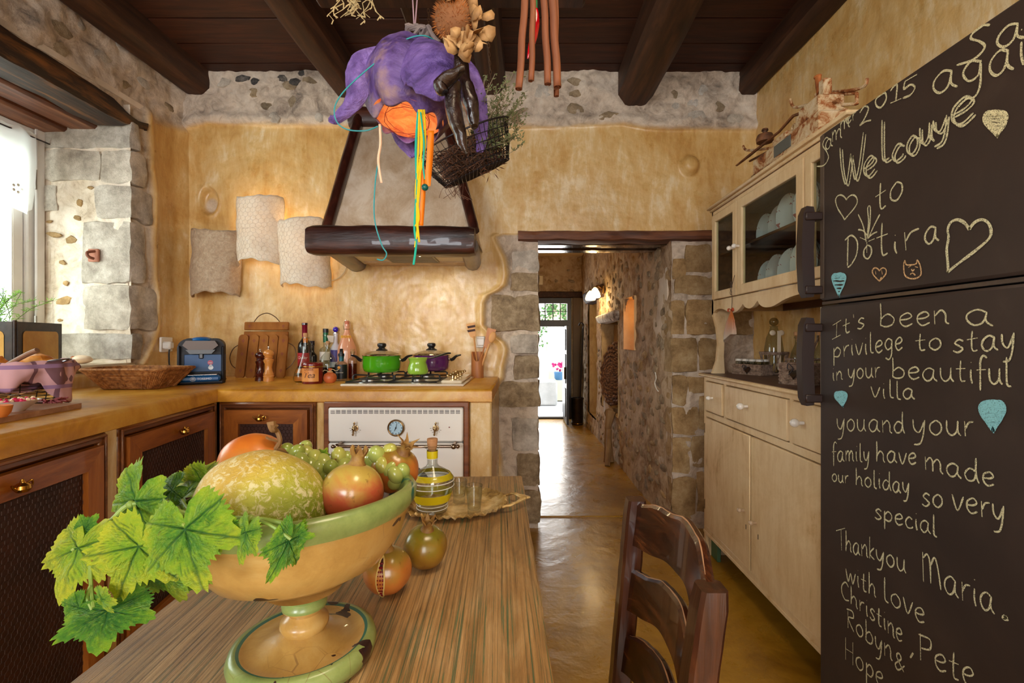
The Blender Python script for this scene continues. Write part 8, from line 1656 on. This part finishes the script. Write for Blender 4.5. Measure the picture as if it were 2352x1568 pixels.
def ribbon(pts, w, m, name, par=lp):
    P_ = catmull(pts, 6); mb = MB(); vs_ = []
    for i, p in enumerate(P_): s_ = Vector((math.cos(.25*math.sin(i*.2)), math.sin(.6*math.sin(i*.2)), 0))*w; vs_ += [p-s_, p+s_]
    mb.add(vs_, [(2*i, 2*i+2, 2*i+3, 2*i+1) for i in range(len(P_)-1)]); return obj(name, mb, m, par, solid=.0006)
ribbon([P(990, 300, .985), P(988, 350, .985), P(984, 400, .985), P(982, 428, .985)], .0062, og, 'orange_ribbon'); ribbon([P(970, 380, .995), P(972, 440, .995), P(967, 518, .995)], .0045, og, 'orange_ribbon')
ribbon([P(872, 285, .995), P(874, 330, .995), P(869, 370, .995), P(876, 420, .995)], .0024, solid('peach ribbon', (240, 196, 160), .6), 'peach_ribbon')
mb = MB(); mb.ball(P(976, 430, .985), .0072, 14, 10); obj('teal_bead', mb, solid('teal bead', (10, 92, 84), .3), lp)
# ---- carob pods and dried blossom cluster ----
CYv = .90
cb = solid('glossy carob', (34, 22, 20), .2, coat=.3); t = NT('carob pod'); v = t.coord(kind='World'); t.set(color=t.ramp(t.noise(v, 14, 6, .7, 1), [(.35, srgb(20, 12, 10)), (.6, srgb(48, 30, 26)), (.75, srgb(80, 58, 50))]), rough=.24, coat=.3); t.bump(t.noise(v, 26, 6, .6, 1), .8, .006)
def pod(pts, rad, label):
    mb = MB(); mb.tube(catmull(pts, 6), rad, 14, flat=.75).wobble(.006, 38, len(pts)); return tag(obj('carob_pod', mb, t.m), label, 'seed pod')
pod([P(1052, 110, .92), P(1062, 170, .92), P(1078, 230, .91), P(1090, 290, .91)], [.008, .019, .020, .021, .010], 'longest dark carob pod hanging by the lamp, right of the others')
pod([P(1052, 190, .88), P(1040, 230, .88), P(1050, 290, .88), P(1068, 352, .88)], [.010, .018, .020, .018, .004], 'lowest dark carob pod with pointed tip in front of wire basket')
pod([P(1068, 160, .86), P(1040, 172, .86), P(1015, 195, .86), P(1022, 212, .86)], [.008, .016, .019, .011], 'short curled dark carob pod against the purple lampshade')
mb = MB(); mb.tube(catmull([P(1050, -200, .91), P(1052, 40, .91), P(1056, 120, .91), P(1062, 165, .90)], 5), .0016, 6); tag(obj('pod_string', mb, solid('brown string', (90, 66, 46), .8)), 'thin brown string carrying the carob pods', 'string')
th_ = thing('dried_thistle_head', 'spiky orange brown dried thistle head above the carob pods', 'dried flower', P(1042, 45, .90)); c_ = P(1042, 45, .90); r = random.Random(2)
spm = solid('ginger bristles', (132, 84, 44), .8); mb = MB(); mb.ball(c_, (.036, .028, .036), 18, 12); obj('core', mb, spm, th_); mb = MB()
for k in range(900):
    d = Vector((r.gauss(0, 1), r.gauss(0, 1), r.gauss(0, 1))).normalized(); p = c_+Vector((d.x*.035, d.y*.027, d.z*.035)); s_ = d.cross(Vector((r.random(), r.random(), 1))).normalized()*.0007; mb.add([p-s_, p+s_, p+d*r.uniform(.006, .012)], [(0, 1, 2)])
obj('bristles', mb, solid('light ginger bristles', (186, 116, 56), .8), th_, kind='stuff', smooth=False)
dry = pm('papery dried petals', [(130, 92, 50), (178, 134, 82), (208, 170, 116)], 18, rough=.7, bump=.4, kind='World')
fl_ = thing('dried_flower_cluster', 'cluster of papery tan dried petals around the thistle head', 'dried flower', P(1065, 90, .88)); mb = MB()
for k in range(34):
    b_ = ((1066, 92), (1085, 70), (1062, 108), (1090, 112), (1030, 90), (1075, 28), (1020, 12), (1094, 20), (1100, 92))[k % 9]; p = P(b_[0]+r.uniform(-14, 14), b_[1]+r.uniform(-12, 12), .875+r.uniform(-.01, .015)); d = Vector((r.uniform(-1, 1), r.uniform(-1, .2), r.uniform(-1, .6))).normalized()*r.uniform(.020, .036); s_ = d.cross(Vector((r.uniform(-1, 1), -1, r.uniform(-.4, .4)))).normalized()*r.uniform(.010, .018); nn_ = d.cross(s_).normalized()*.004
    vs_ = [p, p+d*.4+s_, p+d*.8+s_*.7+nn_, p+d*1.05+nn_*1.4, p+d*.8-s_*.7+nn_, p+d*.4-s_, p+d*.5-nn_*.6]; mb.add(vs_, [(0, 1, 6), (1, 2, 6), (2, 3, 6), (3, 4, 6), (4, 5, 6), (5, 0, 6)])
obj('petals', mb, dry, fl_, solid=.0006, kind='stuff'); mb = MB(); mb.tube(catmull([P(1060, -200, .895), P(1064, -20, .895), P(1062, 40, .89), P(1066, 110, .88)], 5), .002, 6); mb.tube(catmull([P(1000, -5, .89), P(1030, 20, .89), P(1066, 30, .88)], 4), .002, 6); obj('stem', mb, solid('dry stem', (110, 84, 54), .8), fl_)
# ---- wire basket of twigs ----
WY = 1.22; wc_ = P(1080, 362, WY); wbk = thing('hanging_wire_basket', 'dark hexagonal wire basket of dried twigs hanging on chains', 'basket', wc_)
dkw_ = solid('dark iron wire', (40, 36, 40), .4, metal=.5)
A_ = Matrix.Rotation(-.42, 4, 'Y') @ Matrix.Rotation(.25, 4, 'X')
def rim(rr, z, nn_=8, ph=.2): return [wc_+(A_ @ Vector((rr*math.cos(2*PI*k/nn_+ph), rr*math.sin(2*PI*k/nn_+ph), z))) for k in range(nn_)]
R0 = .128; mb = MB(); mb.tube([wc_+(A_ @ Vector((R0*math.cos(a), R0*math.sin(a), .045))) for a in np.linspace(0, 2*PI, 49)[:-1]], .0022, 6, closed=True); obj('rim', mb, dkw_, wbk)
mb = MB(); lv = [(.127, .045), (.124, .026), (.118, .008), (.110, -.010), (.102, -.026), (.094, -.042)]
for rr, z in lv[1:]: q = rim(rr, z); mb.tube(q, .0011, 4, closed=True)
for k in range(56):
    a = 2*PI*k/56
    def pt(rr, z): s_ = PI/8; aa = ((a-.2) % (PI/4))-PI/8; q = rr*math.cos(s_)/math.cos(aa) if z < .04 else rr; return wc_+(A_ @ Vector((q*math.cos(a), q*math.sin(a), z)))
    mb.tube([pt(*l) for l in lv], .0009, 4)
for k in range(-8, 9):
    x = k*.0105; h_ = math.sqrt(max(0, .092**2-x*x)); 
    for A2 in (0, 1): q = [Vector((x, -h_, -.042)), Vector((x, h_, -.042))]; q = [Vector((p.y, p.x, p.z)) if A2 else p for p in q]; mb.tube([wc_+(A_ @ p) for p in q], .0009, 4)
obj('wire_mesh', mb, dkw_, wbk, smooth=False, kind='stuff')
mb = MB()
for a_, b_ in (((1112, -60), (1128, 190)), ((1128, 190), (1165, 290)), ((980, -60), (985, 60)), ((985, 60), (1000, 320))):
    p0, p1 = P(*a_, WY), P(*b_, WY); L_ = (p1-p0).length; nl = int(L_/.011); d = (p1-p0).normalized(); u1, u2, _ = frame(d)
    for k in range(nl):
        c0 = p0.lerp(p1, (k+.5)/nl); s_ = u1 if k % 2 else u2; mb.tube([c0+d*.0075*math.cos(q)+s_*.0028*math.sin(q) for q in np.linspace(0, 2*PI, 9)[:-1]], .0007, 4, closed=True)
obj('chain', mb, solid('rusty chain', (96, 70, 50), .5, metal=.6), wbk, kind='stuff', smooth=False)
tw_ = thing('twig_bundle', 'tangle of thin dry brown twigs filling the hanging wire basket', 'twigs', wc_); r = random.Random(5); mb = MB()
for k in range(520):
    a = r.uniform(0, 6.28); q = [A_ @ Vector((r.uniform(.02, .095)*math.cos(a+j*.9*r.choice((-1, 1))), r.uniform(.02, .095)*math.sin(a+j*.9), r.uniform(-.04, .04))) for j in range(3)]; mb.tube(catmull([wc_+p for p in q], 3), .0012, 3, cap=False)
for k in range(14): p = P(r.uniform(1030, 1070), r.uniform(415, 430), WY-.02); mb.tube(catmull([p, p+Vector((r.uniform(-.02, .02), 0, -.012)), p+Vector((r.uniform(-.03, .03), 0, -.035))], 3), .0007, 3)
obj('twigs', mb, solid('dry brown twig', (96, 66, 48), .85), tw_, kind='stuff', smooth=False)
hb_ = thing('dried_thyme_bunch', 'grey green dried thyme bunch spilling over the hanging basket', 'dried herbs', P(1130, 260, 1.19)); r = random.Random(15); mb = MB(); ml = MB()
for k in range(80):
    p = P(r.uniform(1070, 1130), r.uniform(330, 370), 1.20+r.uniform(-.03, .03)); tgt = P(r.uniform(1085, 1215), r.uniform(160, 330), 1.18+r.uniform(-.06, .05)); q = catmull([p, p.lerp(tgt, .5)+Vector((r.uniform(-.02, .02), 0, r.uniform(-.02, .02))), tgt], 5); mb.tube(q, [.0012, .0005], 4)
    for j in range(34):
        c0 = q[int(r.uniform(.1, .99)*len(q))]; d = Vector((r.uniform(-1, 1), r.uniform(-1, 1), r.uniform(-.6, 1))).normalized()*r.uniform(.008, .014); s_ = d.cross(Vector((r.random(), -1, r.random()))).normalized()*.002; ml.add([c0, c0+d*.5+s_, c0+d, c0+d*.5-s_], [(0, 1, 2, 3)])
obj('stem', mb, solid('grey thyme stem', (150, 136, 110), .8), hb_); obj('foliage', ml, solid('grey green thyme', (104, 112, 72), .8), hb_, kind='stuff', smooth=False)
mb = MB(); 
for k in range(16): c0 = P(r.uniform(1105, 1150), r.uniform(375, 415), 1.13); d = Vector((r.uniform(-1, 1), 0, r.uniform(-1, 1))).normalized()*.018; s_ = Vector((-d.z, .3, d.x)).normalized()*.005; mb.add([c0, c0+d*.5+s_, c0+d, c0+d*.5-s_], [(0, 1, 2, 3)])
obj('dry_leaf', mb, solid('rusty dry leaf', (120, 78, 58), .8), tw_, kind='stuff')
# sprig at the upper left
sg = thing('dried_sprig', 'pale dry sprig dangling from the rack left of the lamp', 'dried herbs', P(815, 10, 1.08)); r = random.Random(11); mb = MB()
for k in range(15):
    p = P(r.uniform(770, 860), -12, 1.08); q = [p]
    for j in range(4): q.append(q[-1]+Vector((r.uniform(-.02, .014), r.uniform(-.005, .005), -r.uniform(.006, .018))))
    mb.tube(q, [.0016, .0008], 4)
    for j in range(6): c0 = r.choice(q); mb.tube([c0, c0+Vector((r.uniform(-.012, .012), 0, -r.uniform(0, .012)))], .0014, 4)
obj('sprig', mb, solid('straw', (190, 168, 120), .8), sg, kind='stuff')
# ---- cinnamon sticks and chili ----
cin = wood_mat('cinnamon bark', [(84, 42, 20), (126, 70, 36), (160, 100, 58)], 'z', rough=.7, bump=.6)
CY2 = .82
for i, (x0, x1, yb, w_, lb) in enumerate(((1208, 1193, 205, 10, 'fattest cinnamon stick with a dark rolled end, nearest the lamp'), (1224, 1220, 186, 7, 'cinnamon stick hanging directly before the red chili'), (1247, 1258, 193, 9, 'cinnamon stick right of the red chili, ending square'), (1266, 1280, 200, 11, 'thick slightly tilted cinnamon stick on the far right of bundle'), (1277, 1279, 221, 6, 'thin cinnamon stick that hangs lowest behind the tilted one'))):
    Yc = CY2+(.03 if i == 4 else 0); p0, p1 = P(x0, -25, Yc), P(x1, yb, Yc); rr = w_*Yc/F; cs_ = thing('cinnamon_stick', lb, 'spice', p1); n_ = 20; vs_ = []; N = 14
    def scr(k, r_in): a = 2*PI*k/n_; return a
    d = (p0-p1).normalized(); u1, u2, _ = frame(d); mb = MB()
    sec = [(rr*(.34+.66*q/30)*math.cos(q*.34+i), rr*(.34+.66*q/30)*math.sin(q*.34+i)) for q in range(31)]
    for j in range(N+1):
        c0 = p1.lerp(p0, j/N)+u1*.0006*math.sin(j*.7+i)+u2*.0006*math.cos(j*.9)
        for a, b in sec: vs_.append(c0+u1*a+u2*b)
    m_ = len(sec); mb.add(vs_, [(j*m_+k, j*m_+k+1, (j+1)*m_+k+1, (j+1)*m_+k) for j in range(N) for k in range(m_-1)]); obj('bark_roll', mb, cin, cs_, solid=.0012)
    mb = MB(); mb.tube([P(x0, -20, Yc), P(x0, -90, Yc+.0), (P(x0, 0, Yc).x, .80, 1.97)], .0012, 5); obj('tie', mb, solid('raffia tie', (180, 150, 100), .8), cs_)
ch2 = thing('chili_pepper', 'glossy red plastic chili pepper behind the cinnamon sticks', 'chili', P(1222, 80, .88)); mb = MB(); mb.tube(catmull([P(1231, 20, .88), P(1230, 50, .88), P(1224, 90, .88), P(1212, 135, .88)], 6), [.003, .0062, .0085, .008, .0055, .001], 14); obj('pod', mb, solid('glossy red', (206, 10, 30), .12, coat=.6), ch2)
mb = MB(); mb.tube([P(1231, 24, .88), P(1232, 5, .88), P(1232, -120, .88)], [.003, .0014], 6); obj('stem', mb, solid('green chili stem', (30, 110, 60), .5), ch2)
mb = MB(); mb.box(-.02, .10, .80, .83, 1.952, 1.975, bev=.004); mb.box(-.12, .12, .87, .90, 1.957, 1.98, bev=.004); obj('cross_bar', mb, M['beam'], rack)
